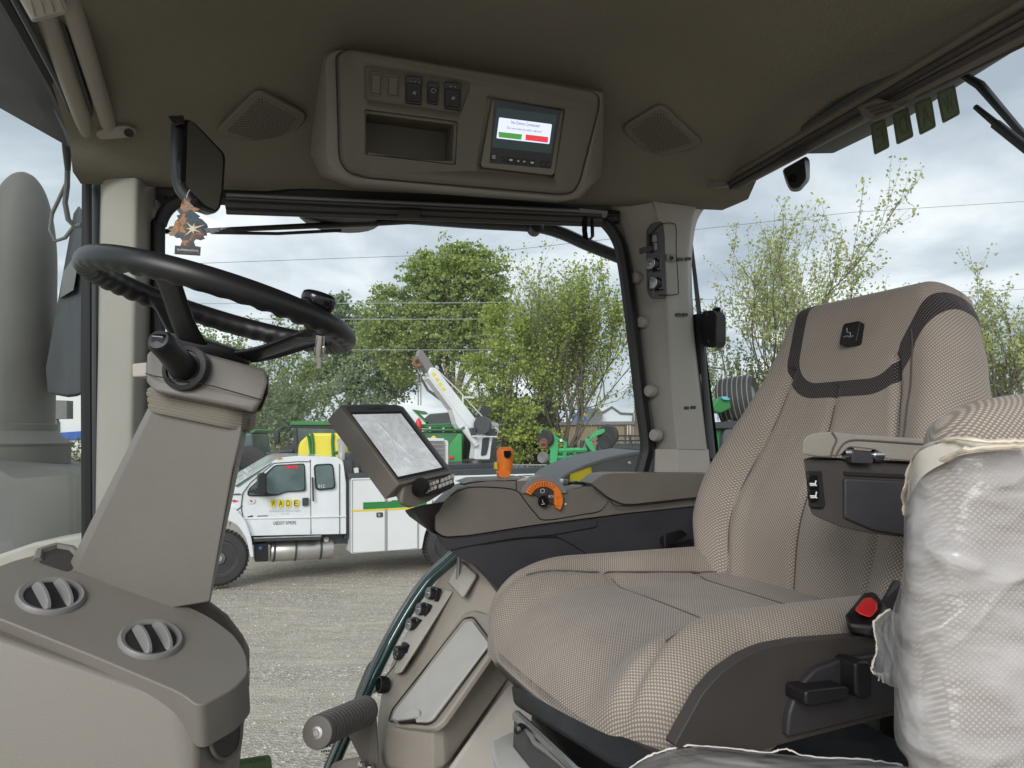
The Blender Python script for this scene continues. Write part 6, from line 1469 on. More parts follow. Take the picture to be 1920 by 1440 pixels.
for k in range(6): MB().lathe(c+ax*.0178+(x_*math.cos(k*1.047)+y_*math.sin(k*1.047))*.008, ax, [(.002, 0), (.002, .0006), (0, .0007)], 8).build('pin', 'grey', ro)
kc_ = thing('screw_cap', 'ribbed black screw cap hanging on a thin cord below the connector', 'cap', V(719, 1283, 1.36))
c = V(722, 1284, 1.365)
MB().lathe(c, ax, [(.0135, -.005), (.0145, .0), (.0145, .013), (.012, .014), (.012, .006), (0, .006)], 28).build('cap', 'black', kc_, ang=35)
mb = MB()
for k in range(26):
    t = k*2*math.pi/26; mb.tube([c+(x_*math.cos(t)+y_*math.sin(t))*.0146, c+(x_*math.cos(t)+y_*math.sin(t))*.0146+ax*.012], .0009, 4)
mb.build('cap_ribs', 'black', kc_, kind='stuff')
MB().tube([V(*p) for p in spl([(722, 1270, 1.36), (728, 1262, 1.35), (738, 1250, 1.36), (746, 1235, 1.37), (744, 1230, 1.38)], 4, False)], .0011, 5).build('cord', 'black', kc_)
# glossy curved glass edge
ge = thing('door_glass_edge', 'thick glossy dark green curved edge seal of the lower door glass', 'glass edge', V(760, 1150, 1.5))
pts = spl([(880, 1015, 1.50), (850, 1046, 1.50), (808, 1085, 1.50), (772, 1135, 1.49), (740, 1190, 1.475), (712, 1245, 1.46), (682, 1310, 1.44), (640, 1400, 1.42), (600, 1500, 1.40)], 5, False)
MB().tube([V(*p) for p in pts], .0125, 12).build('edge_tube', 'tube_green', ge)
MB().tube([V(p[0]-10, p[1]-4, p[2]+.02) for p in pts], .006, 8).build('edge_lip', 'grey', ge)
MB().hull([V(x, y, Y) for x, y, Y in ((665, 1300, 1.6), (690, 1240, 1.6), (712, 1230, 1.6), (712, 1300, 1.6), (660, 1320, 1.6), (700, 1250, 1.7))]).build('outer_bracket', 'machine', ge, bevel=.01)
# peg
pg = thing('grab_peg', 'ribbed grey-brown rubber grab peg on a bent steel bracket', 'handle', V(640, 1350, 1.15))
p0, p1 = V(594, 1374, 1.02), V(684, 1332, 1.20); L_ = (p1-p0).length; ax = (p1-p0).normalized(); prof = [(.0, 0), (.016, 0), (.0215, .001), (.0225, .004)]
n_ = 15
for k in range(n_):
    h = .007+k*(L_-.01)/n_; st = (L_-.01)/n_; prof += [(.0228, h), (.0228, h+st*.62), (.0192, h+st*.7), (.0192, h+st*.95)]
prof += [(.023, L_), (.0, L_)]
MB().lathe(p0, ax, prof, 32).build('rubber_grip', 'rubber_grey', pg, ang=40)
MB().lathe(p0, ax, [(.0, -.003), (.004, -.003), (.0045, -.001), (.0085, -.0008), (.009, .001)], 18).build('end_bolt', 'steel', pg)
MB().hull([V(x, y, Y) for x, y, Y in ((660, 1315, 1.22), (684, 1305, 1.22), (702, 1320, 1.2), (705, 1400, 1.2), (712, 1450, 1.2), (688, 1450, 1.2), (668, 1400, 1.21), (640, 1355, 1.23), (706, 1340, 1.215), (712, 1452, 1.215), (642, 1350, 1.24), (684, 1305, 1.235))]).build('bracket', 'console', pg, bevel=.003, ang=12)
MB().hull([V(x, y, Y) for x, y, Y in ((622, 1432, 1.22), (640, 1425, 1.22), (690, 1415, 1.22), (700, 1480, 1.2), (600, 1480, 1.2), (640, 1425, 1.3), (700, 1480, 1.3))]).build('foot_bracket', 'tan', pg, bevel=.005)
for x, y in ((678, 1434), (694, 1440)): MB().lathe(V(x, y, 1.185), (-.2, -1, .4), [(.006, -.004), (.006, .003), (.003, .005), (0, .005)], 6).build('bolt', 'steel', pg)
gl_ = thing('glass_label', 'small black printed approval label low on the door glass', 'label', V(632, 1400, 1.5))
QL = YP(1.5)
slab('logo_patch', 'black', QL, rnd([(612, 1384), (629, 1380), (629, 1390), (615, 1395)], 3), .0006, gl_)
for k in range(5): slab('fine_print', 'black', QL, [(607+k*5, 1399-k*.6), (610.5+k*5, 1398.6-k*.6), (610+k*5, 1401.4-k*.6), (606.5+k*5, 1402-k*.6)], .0004, gl_)
for k in range(7): slab('fine_print', 'black', QL, [(602+k*4.5, 1407-k*.4), (605+k*4.5, 1406.7-k*.4), (604.5+k*4.5, 1410.5-k*.4), (601.5+k*4.5, 1411-k*.4)], .0004, gl_)
for k in range(4): slab('fine_print', 'charcoal', QL, [(610-k, 1415+k*6), (626-k, 1413+k*6), (626-k, 1414.5+k*6), (610-k, 1416.5+k*6)], .0004, gl_)
gs = thing('green_sticker', 'green notice sticker reading IMPORTANT in reverse at the lower glass edge', 'sticker', V(470, 1428, 1.5))
gsm = mat('sticker_green', (.10, .17, .07), .6)
slab('sheet', gsm, QL, rnd([(425, 1427), (503, 1415), (508, 1420), (512, 1460), (420, 1470)], 4), .0006, gs)
text('lettering', 'IMPORTANT', [(436, 1428.5), (496, 1420), (497, 1427), (437, 1436)], mat('sticker_dark_green', (.035, .07, .03), .6), gs, QL, mirror=True, off=.001)
# ================================================================== OVERHEAD
oc = thing('overhead_console', 'taupe overhead console with rocker switches, open pocket and radio bay', 'overhead console', V(860, 230, 1.42))
OP = Plane(V(640, 95, 1.235), V(1120, 178, 1.35), V(650, 335, 1.30))
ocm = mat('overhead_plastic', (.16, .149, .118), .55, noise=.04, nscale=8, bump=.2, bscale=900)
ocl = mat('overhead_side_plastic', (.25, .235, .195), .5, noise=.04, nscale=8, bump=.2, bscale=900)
fo = [(611, 104), (640, 92), (1128, 172), (1128, 190), (1096, 345), (1086, 368), (1060, 372), (650, 332), (622, 318), (612, 296)]
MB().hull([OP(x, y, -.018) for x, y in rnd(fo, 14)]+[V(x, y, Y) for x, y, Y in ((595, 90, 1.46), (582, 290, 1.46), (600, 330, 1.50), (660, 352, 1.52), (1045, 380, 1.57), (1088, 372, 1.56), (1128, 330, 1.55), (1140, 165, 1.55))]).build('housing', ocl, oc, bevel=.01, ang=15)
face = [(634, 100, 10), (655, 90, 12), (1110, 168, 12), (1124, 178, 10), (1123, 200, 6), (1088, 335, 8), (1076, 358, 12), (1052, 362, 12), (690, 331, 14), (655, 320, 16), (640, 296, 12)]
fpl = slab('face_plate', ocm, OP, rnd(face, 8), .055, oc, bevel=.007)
cuts = [MB().slab(OP, rnd([(683, 122), (696, 121), (868, 148), (884, 154), (882, 165), (866, 212), (683, 186)], 6), .012, off=.004-.0),
        MB().slab(OP, rnd([(683, 203), (860, 226), (856, 309), (683, 289)], 5), .15, off=.004),
        MB().slab(OP, rnd([(914, 178), (930, 180), (1062, 202), (1062, 210), (1042, 332), (1036, 334), (896, 320), (894, 312)], 4), .03, off=.004)]
cuts[0] = MB().slab(OP, rnd([(683, 122), (696, 121), (868, 148), (884, 154), (882, 165), (866, 212), (683, 186)], 6), .016, off=.008)
cuts[1] = MB().slab(OP, rnd([(683, 203), (860, 226), (856, 309), (683, 289)], 5), .20, off=.008)
cuts[2] = MB().slab(OP, rnd([(914, 178), (930, 180), (1062, 202), (1062, 210), (1042, 332), (1036, 334), (896, 320), (894, 312)], 4), .034, off=.008)
cut(fpl, cuts)
hs = [o for o in oc.children if o.name.startswith('housing')][0]
cut(hs, [MB().slab(OP, rnd([(686, 206), (857, 229), (853, 306), (686, 286)], 5), .17, off=.02)])
# thin rolled edge line round the face
MB().tube([OP(x, y, -.012) for x, y in rnd([(x+(0 if x > 700 else -4), y+3) for x, y, *_ in face], 12)], .0016, 5, closed=True).build('edge_seam', 'rubber', oc)
slab('pocket_shelf', ocm, OP, rnd([(688, 285), (775, 299), (852, 302), (852, 308), (690, 290)], 3), .06, oc, off=-.004, bevel=.002)
# blank covers + switches
for x in (705, 737):
    f = (x-705)/32
    slab('blank_cover', ocm, OP, rnd([(x-11, 134+f*4), (x+12, 137+f*4), (x+11, 181+f*3), (x-12, 178+f*3)], 3), .006, oc, off=-.0055, bevel=.001)
    MB().tube([OP(a, b, -.005) for a, b in rnd([(x-8, 139+f*4), (x+9, 141+f*4), (x+8, 177+f*3), (x-9, 174+f*3)], 2)], .0006, 4, closed=True).build('cover_line', 'warm_dark', oc)
def rocker(x, y, w, h, lab):
    t = thing('rocker_switch', lab, 'switch', OP(x, y, -.002), 'rocker switches in the overhead console')
    slab('frame', 'gloss_black', OP, rnd([(x-w, y-h), (x+w, y-h+3), (x+w-1, y+h+2), (x-w-1, y+h-2)], 4), .008, t, off=-.003, bevel=.0015)
    slab('rocker', 'black', OP, rnd([(x-w+2, y-h*.55), (x+w-2, y-h*.55+3), (x+w-3, y+h-3), (x-w+1, y+h-6)], 3), .008, t, off=.000, bevel=.002)
    return t
t = rocker(776, 168, 15.5, 27, 'wide black rocker switch with fan symbol beside the blank covers')
for k in range(3): MB().lathe(OP(770+k*8, 153+k, -.0025), OP.n, [(.0008, 0), (0, .0003)], 8).build('dot_symbol', 'white_print', t)
for k in range(4): MB().tube([OP(777, 174, .0006), OP(777+4*math.cos(k*1.57+.5), 174-4*math.sin(k*1.57+.5), .0006)], .0005, 4).build('fan_symbol', 'white_print', t)
t = rocker(812, 174, 10.5, 21.5, 'narrow black rocker switch with small green symbol in the middle')
MB().tube([OP(813+4*math.cos(a), 170-4*math.sin(a), .0006) for a in [i*.63 for i in range(10)]], .0005, 4, closed=True).build('symbol', mat('green_print', (.3, .6, .3), .5), t)
t = rocker(849, 179, 15.5, 26.5, 'wide black rocker switch nearest the radio with fan symbol')
for k in range(2): MB().lathe(OP(845+k*8, 162+k, -.0025), OP.n, [(.0009, 0), (0, .0003)], 8).build('dot_symbol', 'white_print', t)
for k in range(4): MB().tube([OP(850, 184, .0006), OP(850+4*math.cos(k*1.57+.5), 184-4*math.sin(k*1.57+.5), .0006)], .0005, 4).build('fan_symbol', 'white_print', t)
# radio
ra_ = thing('radio', 'touchscreen radio showing a No Device Connected message in the overhead bay', 'radio', OP(975, 255, -.01))
RP = Plane(OP(905, 320, -.002), OP(1040, 330, -.002), OP(925, 190, -.012))
slab('back_box', 'rubber', OP, [(912, 178), (1063, 203), (1040, 333), (895, 320)], .03, ra_, off=-.031)
slab('bezel', 'grey' if False else mat('radio_bezel', (.22, .205, .165), .5), RP, rnd([(922, 187), (930, 184), (1053, 205), (1058, 209), (1042, 324), (1036, 329), (905, 314), (901, 309)], 5), .018, ra_, bevel=.003)
slab('front_glass', 'gloss_black', RP, rnd([(928, 187), (1052, 206), (1033, 316), (918, 305)], 2), .002, ra_, off=.0015, bevel=.0004)
slab('screen', mat('screen_dim', (.01, .02, .02), .2, emit=(.006, .013, .013), estr=1.0), RP, [(932, 201), (1044, 216), (1033, 288), (922, 276)], .0008, ra_, off=.0021)
slab('popup', mat('screen_popup', (.1, .1, .1), .3, emit=(.62, .66, .86), estr=.85), RP, rnd([(936, 220), (1035, 233), (1030, 270), (931, 259)], 2), .0006, ra_, off=.0026)
slab('yes_key', mat('screen_green', (.02, .1, .02), .3, emit=(.045, .20, .03), estr=1), RP, [(935, 247), (979, 252), (977, 262), (935, 257)], .0004, ra_, off=.003)
slab('no_key', mat('screen_red', (.1, .02, .02), .3, emit=(.50, .03, .035), estr=1), RP, [(986, 252), (1028, 257), (1027, 267.5), (985, 262.5)], .0004, ra_, off=.003)
ink = mat('screen_ink', (.05, .05, .07), .5)
text('lettering', 'No Device Connected', [(959, 226), (1012, 233), (1011, 239), (959, 232)], ink, ra_, RP, off=.0032)
text('lettering', 'Do you want to add a device?', [(951, 237), (1016, 245), (1015, 250.5), (951, 242.5)], ink, ra_, RP, off=.0032)
text('lettering', 'Yes', [(953, 251), (960, 252), (960, 256), (953, 255)], 'white_print', ra_, RP, off=.0034)
text('lettering', 'No', [(1003, 257.5), (1008, 258), (1008, 261.5), (1003, 261)], 'white_print', ra_, RP, off=.0034)
for i, (x, y) in enumerate(((926, 294), (947, 298), (958, 300), (971, 302), (984, 303), (998, 305), (1018, 307), (1029, 308))):
    slab('radio_key', 'black', RP, rnd([(x-5, y-5.5), (x+5, y-4.5), (x+4, y+6), (x-6, y+5)], 1.5), .001, ra_, off=.0024, bevel=.0004)
    s = 2.2
    if i == 0:
        for a, b in ((-1.6, -2), (1.6, -1.8), (-1.8, 2), (1.4, 2.2)): slab('key_symbol', 'white_print', RP, [(x+a-1.2, y+b-1.3), (x+a+1.2, y+b-1.2), (x+a+1.2, y+b+1.3), (x+a-1.2, y+b+1.2)], .0003, ra_, off=.0028)
    elif i in (2, 5): slab('key_symbol', 'white_print', RP, [(x-3, y-2), (x+3, y-1.6), (x+3, y+2), (x-3, y+1.6)], .0003, ra_, off=.0028)
    elif i in (3, 4): slab('key_symbol', 'white_print', RP, [(x-2.5, y), (x+2.5, y-2.2), (x+2.5, y+2.4)] if i == 3 else [(x+2.5, y), (x-2.5, y+2.2), (x-2.5, y-2.4)], .0003, ra_, off=.0028)
    elif i == 1: MB().tube([RP(x-2.5, y+2, .0028), RP(x-2.5, y-1, .0028), RP(x, y-3, .0028), RP(x+2.5, y-.6, .0028), RP(x+2.3, y+2.4, .0028)], .0004, 4).build('key_symbol', 'grey', ra_)
    else: MB().tube([RP(x-3, y, .0028), RP(x-1, y+2.5, .0028), RP(x+3, y-2.5, .0028)], .0004, 4).build('key_symbol', 'grey', ra_)

# ceiling speakers
spm = mat('speaker_plastic', (.17, .158, .125), .6, noise=.04, nscale=10)
def speaker(quad, lab):
    c3 = [CH(x, y, .004) for x, y in quad]; P0 = Plane(c3[0], c3[1], c3[3]); t = thing('ceiling_speaker', lab, 'speaker', sum(c3, Vector())/4, 'diamond speakers in the headliner')
    slab('grille', spm, P0, rnd(quad, 18, 6), .02, t, off=.004, bevel=.004)
    cx_ = sum(q[0] for q in quad)/4; cy_2 = sum(q[1] for q in quad)/4
    inn = [((q[0]-cx_)*.84+cx_, (q[1]-cy_2)*.84+cy_2) for q in quad]
    slab('mesh_panel', spm, P0, rnd(inn, 14, 5), .002, t, off=.0048, bevel=.0006)
    a, b_, c_, d = [P0(*q, .0055) for q in inn]; ctr = (a+b_+c_+d)/4; mb = MB()
    X = (b_-a).normalized(); Yv = P0.n.cross(X)
    lim = [(p-ctr) for p in (a, b_, c_, d)]
    poly2 = [(p.dot(X), p.dot(Yv)) for p in lim]
    def inside(u, v):
        s = None
        for i in range(4):
            x1, y1 = poly2[i]; x2, y2 = poly2[(i+1) % 4]; cr = (x2-x1)*(v-y1)-(y2-y1)*(u-x1)
            if abs(cr)/math.hypot(x2-x1, y2-y1) < .006: return False
            if s is None: s = cr > 0
            elif (cr > 0) != s: return False
        return True
    for k in range(1, 26):
        r = k*.0052; n_ = max(6, int(2*math.pi*r/.0056))
        for i in range(n_):
            th = 2*math.pi*i/n_+k*.4; u, v = r*math.cos(th), r*math.sin(th)
            if inside(u, v):
                c = ctr+X*u+Yv*v; mb.add([c+(X*math.cos(j*1.047)+Yv*math.sin(j*1.047))*.00165 for j in range(6)], [tuple(range(6))])
    mb.build('perforation', 'rubber', t, kind='stuff', smooth=False)
speaker([(482, 166), (580, 217), (522, 292), (400, 250)], 'diamond perforated speaker grille between mirror and overhead console')
speaker([(1240, 194), (1322, 272), (1222, 302), (1162, 240)], 'diamond perforated speaker grille toward the rear window side')

# interior mirror
im = thing('interior_mirror', 'black interior mirror on a curved arm by the front pillar', 'mirror', V(330, 222, 1.30))
MB().hull([V(x, y, Y) for x, y, Y in ((314, 217, 1.20), (345, 216, 1.20), (347, 232, 1.18), (326, 236, 1.18), (318, 225, 1.22), (340, 220, 1.24))]).build('mount', 'black', im, bevel=.003)
MB().tube([V(*p) for p in spl([(333, 225, 1.2), (330, 270, 1.19), (331, 320, 1.18), (340, 355, 1.17), (360, 380, 1.165)], 5, False)], .0105, 10, flat=.6).build('arm', 'black', im)
MP = Plane(V(350, 225, 1.20), V(422, 290, 1.30), V(345, 345, 1.17))
mo = [(346, 222, 6), (362, 224, 10), (386, 248, 8), (420, 284, 8), (425, 296, 6), (421, 365, 6), (415, 392, 8), (405, 401, 6), (380, 392, 10), (348, 362, 12), (341, 345, 8)]
slab('housing', 'gloss_black', MP, rnd(mo, 6), .02, im, bevel=.005)
mg = bpy.data.materials.new('mirror_glass'); mg.use_nodes = True; bq = mg.node_tree.nodes['Principled BSDF']; bq.inputs['Metallic'].default_value = 1; bq.inputs['Roughness'].default_value = .03; bq.inputs['Base Color'].default_value = (.55, .56, .57, 1)
slab('glass', mg, MP, rnd([(352, 228), (360, 228), (384, 253), (416, 288), (418, 300), (415, 358), (409, 388), (404, 394), (384, 384), (348, 350)], 5), .001, im, off=.0008)
# air freshener
af = thing('air_freshener', 'tree-shaped cardboard air freshener with starburst print hanging from the mirror', 'air freshener', V(350, 430, 1.16))
FQ = YP(1.15, .2)
tree = [(345, 372), (352, 371), (356, 380), (364, 388), (374, 392), (370, 397), (362, 396), (375, 405), (371, 408), (379, 411), (388, 420), (390, 426), (382, 428), (387, 434), (388, 441), (381, 442), (384, 447), (376, 450), (367, 448), (363, 452), (366, 461), (376, 463), (375, 479), (327, 476), (328, 460), (338, 461), (341, 452), (338, 446), (330, 446), (326, 442), (318, 441), (316, 436), (322, 433), (315, 430), (317, 425), (326, 423), (328, 415), (334, 410), (331, 404), (338, 402), (334, 397), (331, 393), (338, 390), (340, 381)]
am = bpy.data.materials.new('galaxy_print'); am.use_nodes = True; nt = am.node_tree; b = nt.nodes['Principled BSDF']
tcn = nt.nodes.new('ShaderNodeTexCoord'); n = nt.nodes.new('ShaderNodeTexNoise'); n.inputs['Scale'].default_value = 55; n.inputs['Detail'].default_value = 5; n.inputs['Distortion'].default_value = .8
nt.links.new(tcn.outputs['Object'], n.inputs['Vector']); r = nt.nodes.new('ShaderNodeValToRGB')
r.color_ramp.elements[0].position = .3; r.color_ramp.elements[0].color = (.008, .015, .03, 1); r.color_ramp.elements[1].position = .72; r.color_ramp.elements[1].color = (.55, .18, .22, 1)
for p_, c_ in ((.45, (.02, .06, .08, 1)), (.53, (.10, .05, .04, 1)), (.6, (.50, .22, .06, 1)), (.66, (.09, .16, .14, 1))): e = r.color_ramp.elements.new(p_); e.color = c_
nt.links.new(n.outputs[0], r.inputs[0]); nt.links.new(r.outputs[0], b.inputs['Base Color']); b.inputs['Roughness'].default_value = .5
slab('card', am, FQ, tree, .002, af)
slab('name_band', 'black', FQ, rnd([(328, 461), (376, 464), (375, 478), (327, 475)], 1), .001, af, off=.0012)
text('lettering', 'SUPERNOVA', [(332, 466), (372, 468.5), (372, 472), (332, 469.5)], 'white_print', af, FQ, off=.0016)
cream = mat('star_cream', (.75, .68, .50), .5)
st = [(361, 429)]
star = []
for i in range(7):
    a = i*2*math.pi/7+.4; L_ = (26, 14, 20, 12, 24, 12, 16)[i]; w = .22
    star += [(361+4.2*math.cos(a-.45), 429-4.2*math.sin(a-.45)), (361+L_*math.cos(a), 429-L_*math.sin(a)*.8)]
slab('starburst', cream, FQ, star, .0004, af, off=.0007)
MB().tube([V(350, 371, 1.14), V(352, 362, 1.15), V(356, 356, 1.165)], .0008, 5).build('string', 'white_print', af)

# ---------------------------------------------------------------- passenger seat with torn plastic film
ps = thing('passenger_seat', 'beige cloth instructor seat in front, its top poking out of plastic wrap', 'seat', V(1850, 1100, .62)-Vector((0, 0, .3)))
Af = Vector((-.80, -.60, 0)).normalized(); Bf = Vector((-.60, .80, 0)).normalized()
def CB(r):
    if r[-1][0] >= 1990: r = list(r)+[(2300, r[-1][1]+4, r[-1][2]+.03), (2620, r[-1][1]+30, r[-1][2]+.09), (2700, r[-1][1]+40, r[-1][2]+.17)]
    return [V(p[0], p[1], .495+(p[2]-.475)*.55 if 1680 < p[0] < 2020 and p[2] < .66 else p[2]) for p in r]
rows = [CB([(1742, 800, .64), (1765, 782, .585), (1800, 764, .56), (1850, 748, .55), (1920, 738, .555), (2010, 735, .56)]),
        CB([(1736, 812, .62), (1756, 796, .56), (1800, 782, .53), (1850, 770, .52), (1920, 762, .52), (2010, 760, .53)]),
        CB([(1728, 850, .61), (1745, 848, .545), (1800, 842, .51), (1850, 838, .50), (1920, 835, .50), (2010, 835, .51)]),
        CB([(1712, 950, .60), (1728, 950, .535), (1790, 950, .495), (1850, 950, .485), (1920, 950, .485), (2010, 950, .50)]),
        CB([(1700, 1100, .60), (1716, 1100, .53), (1780, 1100, .485), (1850, 1100, .475), (1920, 1100, .475), (2010, 1100, .49)]),
        CB([(1690, 1250, .60), (1706, 1250, .53), (1770, 1250, .48), (1850, 1250, .47), (1920, 1250, .47), (2010, 1250, .485)]),
        CB([(1700, 1400, .60), (1716, 1400, .53), (1780, 1400, .475), (1850, 1400, .465), (1920, 1400, .465), (2010, 1400, .48)]),
        CB([(1720, 1560, .60), (1740, 1560, .53), (1800, 1560, .47), (1850, 1560, .46), (1920, 1560, .46), (2010, 1560, .475)])]
def uvmap(o, s=1.0):
    me = o.data; u = me.uv_layers.new(name='uv'); me.uv_layers.new(name='shape')
    for lp in me.loops:
        p = me.vertices[lp.vertex_index].co; u.data[lp.index].uv = (p.x*1.0+p.y*.5, p.z*.9+p.y*.55)
pb_ = surf('backrest', 'cloth_big', rows, ps, 6, 6, solid=.09); uvmap(pb_)
crows = [CB([(1150, 1475, .62), (1300, 1425, .64), (1450, 1440, .64), (1600, 1452, .62), (1720, 1462, .58), (1900, 1480, .5)]),
         CB([(1130, 1560, .52), (1300, 1520, .54), (1450, 1530, .54), (1600, 1540, .52), (1720, 1550, .50), (1900, 1560, .46)]),
         CB([(1130, 1800, .48), (1300, 1800, .48), (1450, 1800, .48), (1600, 1800, .48), (1720, 1800, .46), (1900, 1800, .44)])]
pc_ = surf('cushion', 'cloth_big', crows, ps, 6, 6, solid=.08); uvmap(pc_)
# milky plastic film
fm = bpy.data.materials.new('plastic_film'); fm.use_nodes = True; nt = fm.node_tree; b = nt.nodes['Principled BSDF']; L = nt.links
b.inputs['Base Color'].default_value = (.83, .82, .82, 1); b.inputs['Roughness'].default_value = .2; b.inputs['Specular IOR Level'].default_value = .7
tcn = nt.nodes.new('ShaderNodeTexCoord')
n1_ = nt.nodes.new('ShaderNodeTexNoise'); n1_.inputs['Scale'].default_value = 13; n1_.inputs['Detail'].default_value = 6; n1_.inputs['Roughness'].default_value = .5; n1_.inputs['Distortion'].default_value = 1.0
mpn = nt.nodes.new('ShaderNodeMapping'); mpn.inputs['Rotation'].default_value = (0, R(-32), 0); mpn.inputs['Scale'].default_value = (.7, 1, 2.1)
L.new(tcn.outputs['Object'], mpn.inputs['Vector']); L.new(mpn.outputs[0], n1_.inputs['Vector'])
bpn = nt.nodes.new('ShaderNodeBump'); bpn.inputs['Strength'].default_value = .5; bpn.inputs['Distance'].default_value = .006; L.new(n1_.outputs[0], bpn.inputs['Height'])
wrp = nt.nodes.new('ShaderNodeTexNoise'); wrp.inputs['Scale'].default_value = 7; L.new(tcn.outputs['Object'], wrp.inputs['Vector'])
wm = nt.nodes.new('ShaderNodeVectorMath'); wm.operation = 'MULTIPLY_ADD'; wm.inputs[1].default_value = (.16, .16, .16); L.new(wrp.outputs['Color'], wm.inputs[0]); L.new(mpn.outputs[0], wm.inputs[2])
prev = bpn
for sc_v, st_v, ds_v in ((6, .9, .035), (14, .85, .016), (34, .5, .005)):
    vv = nt.nodes.new('ShaderNodeTexNoise'); vv.noise_type = 'RIDGED_MULTIFRACTAL'; vv.inputs['Scale'].default_value = sc_v; vv.inputs['Detail'].default_value = 2; vv.inputs['Distortion'].default_value = .4; L.new(wm.outputs[0], vv.inputs['Vector'])
    b2_ = nt.nodes.new('ShaderNodeBump'); b2_.inputs['Strength'].default_value = st_v; b2_.inputs['Distance'].default_value = ds_v
    L.new(vv.outputs[0], b2_.inputs['Height']); L.new(prev.outputs[0], b2_.inputs['Normal']); prev = b2_
L.new(prev.outputs[0], b.inputs['Normal'])
ccv = nt.nodes.new('ShaderNodeMapRange'); ccv.inputs[1].default_value = .9; ccv.inputs[2].default_value = 1.6; ccv.inputs[3].default_value = 0; ccv.inputs[4].default_value = .30; L.new(vv.outputs[0], ccv.inputs[0])
mr_a = nt.nodes.new('ShaderNodeMapRange'); mr_a.inputs[1].default_value = .38; mr_a.inputs[2].default_value = .68; mr_a.inputs[3].default_value = .38; mr_a.inputs[4].default_value = .86
L.new(n1_.outputs[0], mr_a.inputs[0])
trn = nt.nodes.new('ShaderNodeBsdfTransparent'); trn.inputs[0].default_value = (.97, .97, .97, 1)
tln = nt.nodes.new('ShaderNodeBsdfTranslucent'); tln.inputs[0].default_value = (.8, .8, .8, 1)
m0 = nt.nodes.new('ShaderNodeMixShader'); m0.inputs[0].default_value = .4; L.new(b.outputs[0], m0.inputs[1]); L.new(tln.outputs[0], m0.inputs[2])
m1 = nt.nodes.new('ShaderNodeMixShader'); acl = nt.nodes.new('ShaderNodeMath'); acl.operation = 'ADD'; acl.use_clamp = True; L.new(mr_a.outputs[0], acl.inputs[0]); L.new(ccv.outputs[0], acl.inputs[1]); L.new(acl.outputs[0], m1.inputs[0]); L.new(trn.outputs[0], m1.inputs[1]); L.new(m0.outputs[0], m1.inputs[2])
L.new(m1.outputs[0], nt.nodes['Material Output'].inputs[0]); MT['film'] = fm
def crum(q):
    d, pts_ = MN.voronoi(q)
    return d[1]-d[0]
def wrinkle(o, amp, fine=1.0, seed=0):
    me = o.data; me.update(); oo = origin(o.parent)
    for v in me.vertices:
        p = v.co+oo; q = Vector((p.x*6+seed, p.y*6, p.z*6))
        q2 = Vector((p.x*.8+p.z*.6, p.y, p.z*.8-p.x*.6)); q2 = Vector((q2.x*8, q2.y*6, q2.z*24+seed))
        r1 = 1-abs(MN.noise(q))*2.2; r2 = 1-abs(MN.noise(q2+Vector((MN.noise(q)*2, 0, 0))))*2.4; r3 = 1-abs(MN.noise(q*2.7))*2
        w_ = Vector((MN.noise(q*1.3), MN.noise(q*1.3+Vector((9, 0, 0))), MN.noise(q*1.3+Vector((0, 9, 0)))))
        c1 = crum(Vector((q2.x*1.0, q2.y*.8, q2.z*.75))+w_*.6); c2 = crum(q*3.2+w_)
        v.co += Vector((-.25, -1, .2)).normalized()*amp*(.4*r1+.9*max(r2, 0)**3*fine+(.45*c1+.15*c2)*fine)
frows = [CB([(1716, 852, .60), (1738, 832, .545), (1790, 822, .505), (1850, 826, .49), (1920, 824, .49), (2010, 822, .50)]),
         CB([(1703, 888, .60), (1722, 880, .54), (1790, 880, .50), (1850, 880, .485), (1920, 880, .485), (2010, 880, .495)]),
         CB([(1694, 960, .60), (1712, 960, .53), (1785, 960, .485), (1850, 960, .475), (1920, 960, .475), (2010, 960, .49)]),
         CB([(1690, 1080, .59), (1706, 1080, .52), (1775, 1080, .475), (1850, 1080, .465), (1920, 1080, .465), (2010, 1080, .48)]),
         CB([(1668, 1170, .58), (1694, 1170, .515), (1765, 1180, .47), (1850, 1180, .46), (1920, 1180, .46), (2010, 1180, .475)]),
         CB([(1676, 1290, .58), (1694, 1290, .515), (1765, 1290, .465), (1850, 1290, .455), (1920, 1290, .455), (2010, 1290, .47)]),
         CB([(1678, 1385, .58), (1696, 1385, .515), (1765, 1385, .46), (1850, 1390, .45), (1920, 1390, .45), (2010, 1390, .465)]),
         CB([(1706, 1440, .57), (1730, 1450, .51), (1790, 1450, .455), (1850, 1450, .445), (1920, 1450, .445), (2010, 1450, .46)]),
         CB([(1720, 1560, .57), (1740, 1560, .51), (1800, 1560, .45), (1850, 1560, .44), (1920, 1560, .44), (2010, 1560, .455)])]
fl = thing('plastic_wrap', 'torn milky plastic wrap crumpled over the instructor seat', 'plastic wrap', V(1850, 1100, .5)-Vector((0, 0, .3)))
f1 = surf('film', 'film', frows, fl, 26, 20); wrinkle(f1, .0036)
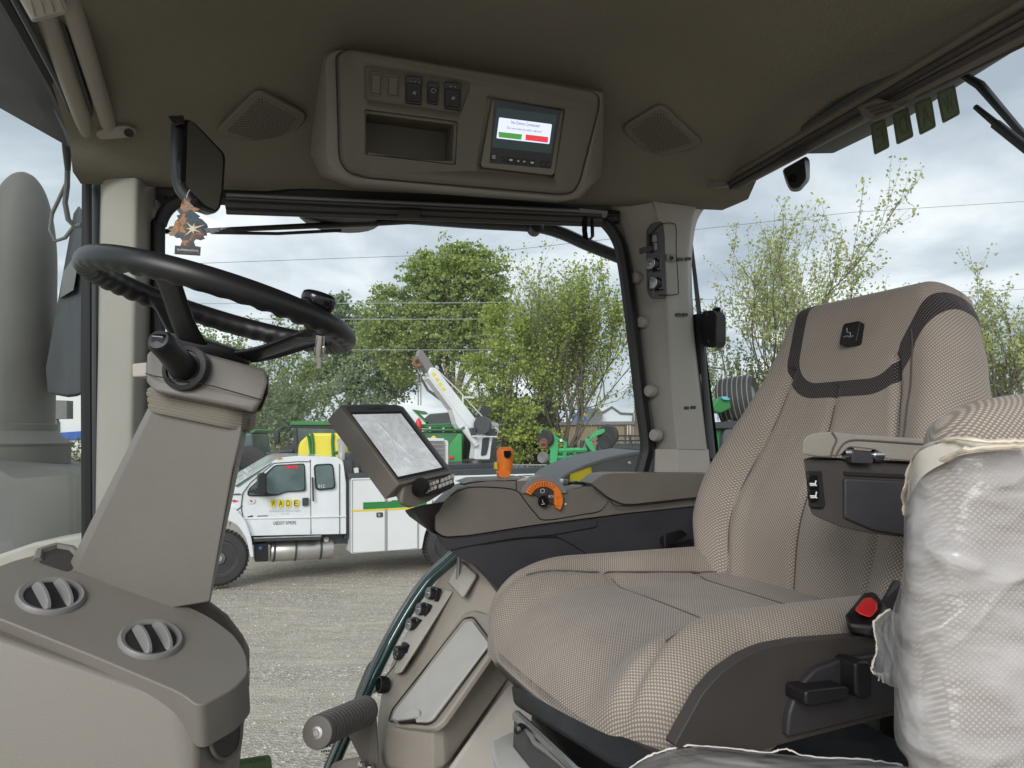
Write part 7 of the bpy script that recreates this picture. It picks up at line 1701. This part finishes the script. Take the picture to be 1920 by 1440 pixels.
# rolled thick upper rim of the bag
rim_m = mat('yellowed_film_rim', (.72, .64, .50), .4, noise=.1, nscale=40)
rr = random.Random(4)
def rim(pts, r0, nm='rolled_rim', m=rim_m):
    P = [V(*p) for p in spl(pts, 8, False)]
    P = [p+Vector((rr.gauss(0, .0002), rr.gauss(0, .0003), rr.gauss(0, .0003))) for p in P]
    MB().tube(P, [r0*(1+.25*math.sin(i*.9)+.1*rr.random()) for i, _ in enumerate(P)], 8, flat=.6).build(nm, m, fl)
rim([(1701, 965, .585), (1697, 930, .58), (1712, 900, .55), (1740, 880, .53), (1790, 852, .495), (1830, 842, .48), (1920, 836, .48), (2000, 834, .485)], .0030)
rim([(1698, 925, .59), (1704, 890, .585), (1718, 852, .57), (1745, 834, .535), (1790, 822, .50), (1850, 828, .485), (1920, 826, .485)], .0026)
orow = [CB([(1706, 880, .58), (1720, 850, .545), (1760, 832, .51), (1810, 824, .49), (1920, 826, .48)]),
        CB([(1702, 910, .575), (1726, 880, .53), (1770, 856, .497), (1815, 842, .482), (1920, 836, .476)]),
        CB([(1700, 940, .57), (1728, 895, .525), (1775, 866, .492), (1820, 850, .478), (1920, 844, .472)])]
f2 = surf('folded_film', mat('yellowed_film', (.62, .58, .50), .4, noise=.12, nscale=30), orow, fl, 12, 8); wrinkle(f2, .002)
# torn flap by the buckle
trow = [CB([(1668, 1142, .60), (1680, 1150, .57), (1700, 1160, .54)]), CB([(1640, 1168, .61), (1662, 1180, .58), (1700, 1190, .53)]),
        CB([(1644, 1215, .61), (1664, 1222, .58), (1700, 1225, .53)]), CB([(1634, 1258, .62), (1652, 1262, .59), (1690, 1262, .54)]), CB([(1640, 1262, .62), (1662, 1283, .6), (1686, 1290, .55)])]
f3 = surf('torn_flap', 'film', trow, fl, 8, 8); wrinkle(f3, .002, 1, 5)
rim([(1668, 1143, .60), (1650, 1155, .605), (1638, 1170, .61), (1643, 1200, .61), (1643, 1225, .61), (1634, 1256, .615), (1645, 1264, .615)], .0014, 'torn_edge', mat('torn_edge_film', (.82, .76, .62), .5))
for k in range(7): rim([(1648+k*3, 1262, .61), (1650+k*3+rr.uniform(-3, 3), 1275+rr.uniform(-3, 6), .61)], .0006, 'torn_strand', mat('film_strand', (.8, .78, .72), .5) if k == 0 else bpy.data.materials['film_strand'])
# film over the cushion
srow = [CB([(1170, 1450, .70), (1215, 1420, .70), (1300, 1399, .70), (1400, 1406, .69), (1520, 1419, .68), (1620, 1424, .66), (1700, 1436, .62)]),
        CB([(1150, 1462, .64), (1210, 1436, .64), (1300, 1418, .64), (1400, 1424, .63), (1520, 1432, .62), (1620, 1438, .60), (1720, 1448, .56)]),
        CB([(1120, 1520, .56), (1210, 1500, .56), (1300, 1490, .56), (1400, 1495, .55), (1520, 1500, .55), (1620, 1505, .53), (1750, 1510, .50)]),
        CB([(1110, 1700, .50), (1210, 1700, .50), (1300, 1700, .50), (1400, 1700, .50), (1520, 1700, .49), (1620, 1700, .48), (1750, 1700, .46)])]
f4 = surf('cushion_film', 'film', srow, fl, 20, 18); wrinkle(f4, .005, 1, 9)
rim([(1170, 1448, .70), (1215, 1418, .70), (1260, 1403, .70), (1300, 1398, .70), (1360, 1402, .70), (1440, 1411, .69), (1470, 1404, .69), (1520, 1418, .68), (1620, 1424, .66), (1690, 1434, .62)], .0012, 'film_edge', bpy.data.materials['film_strand'])
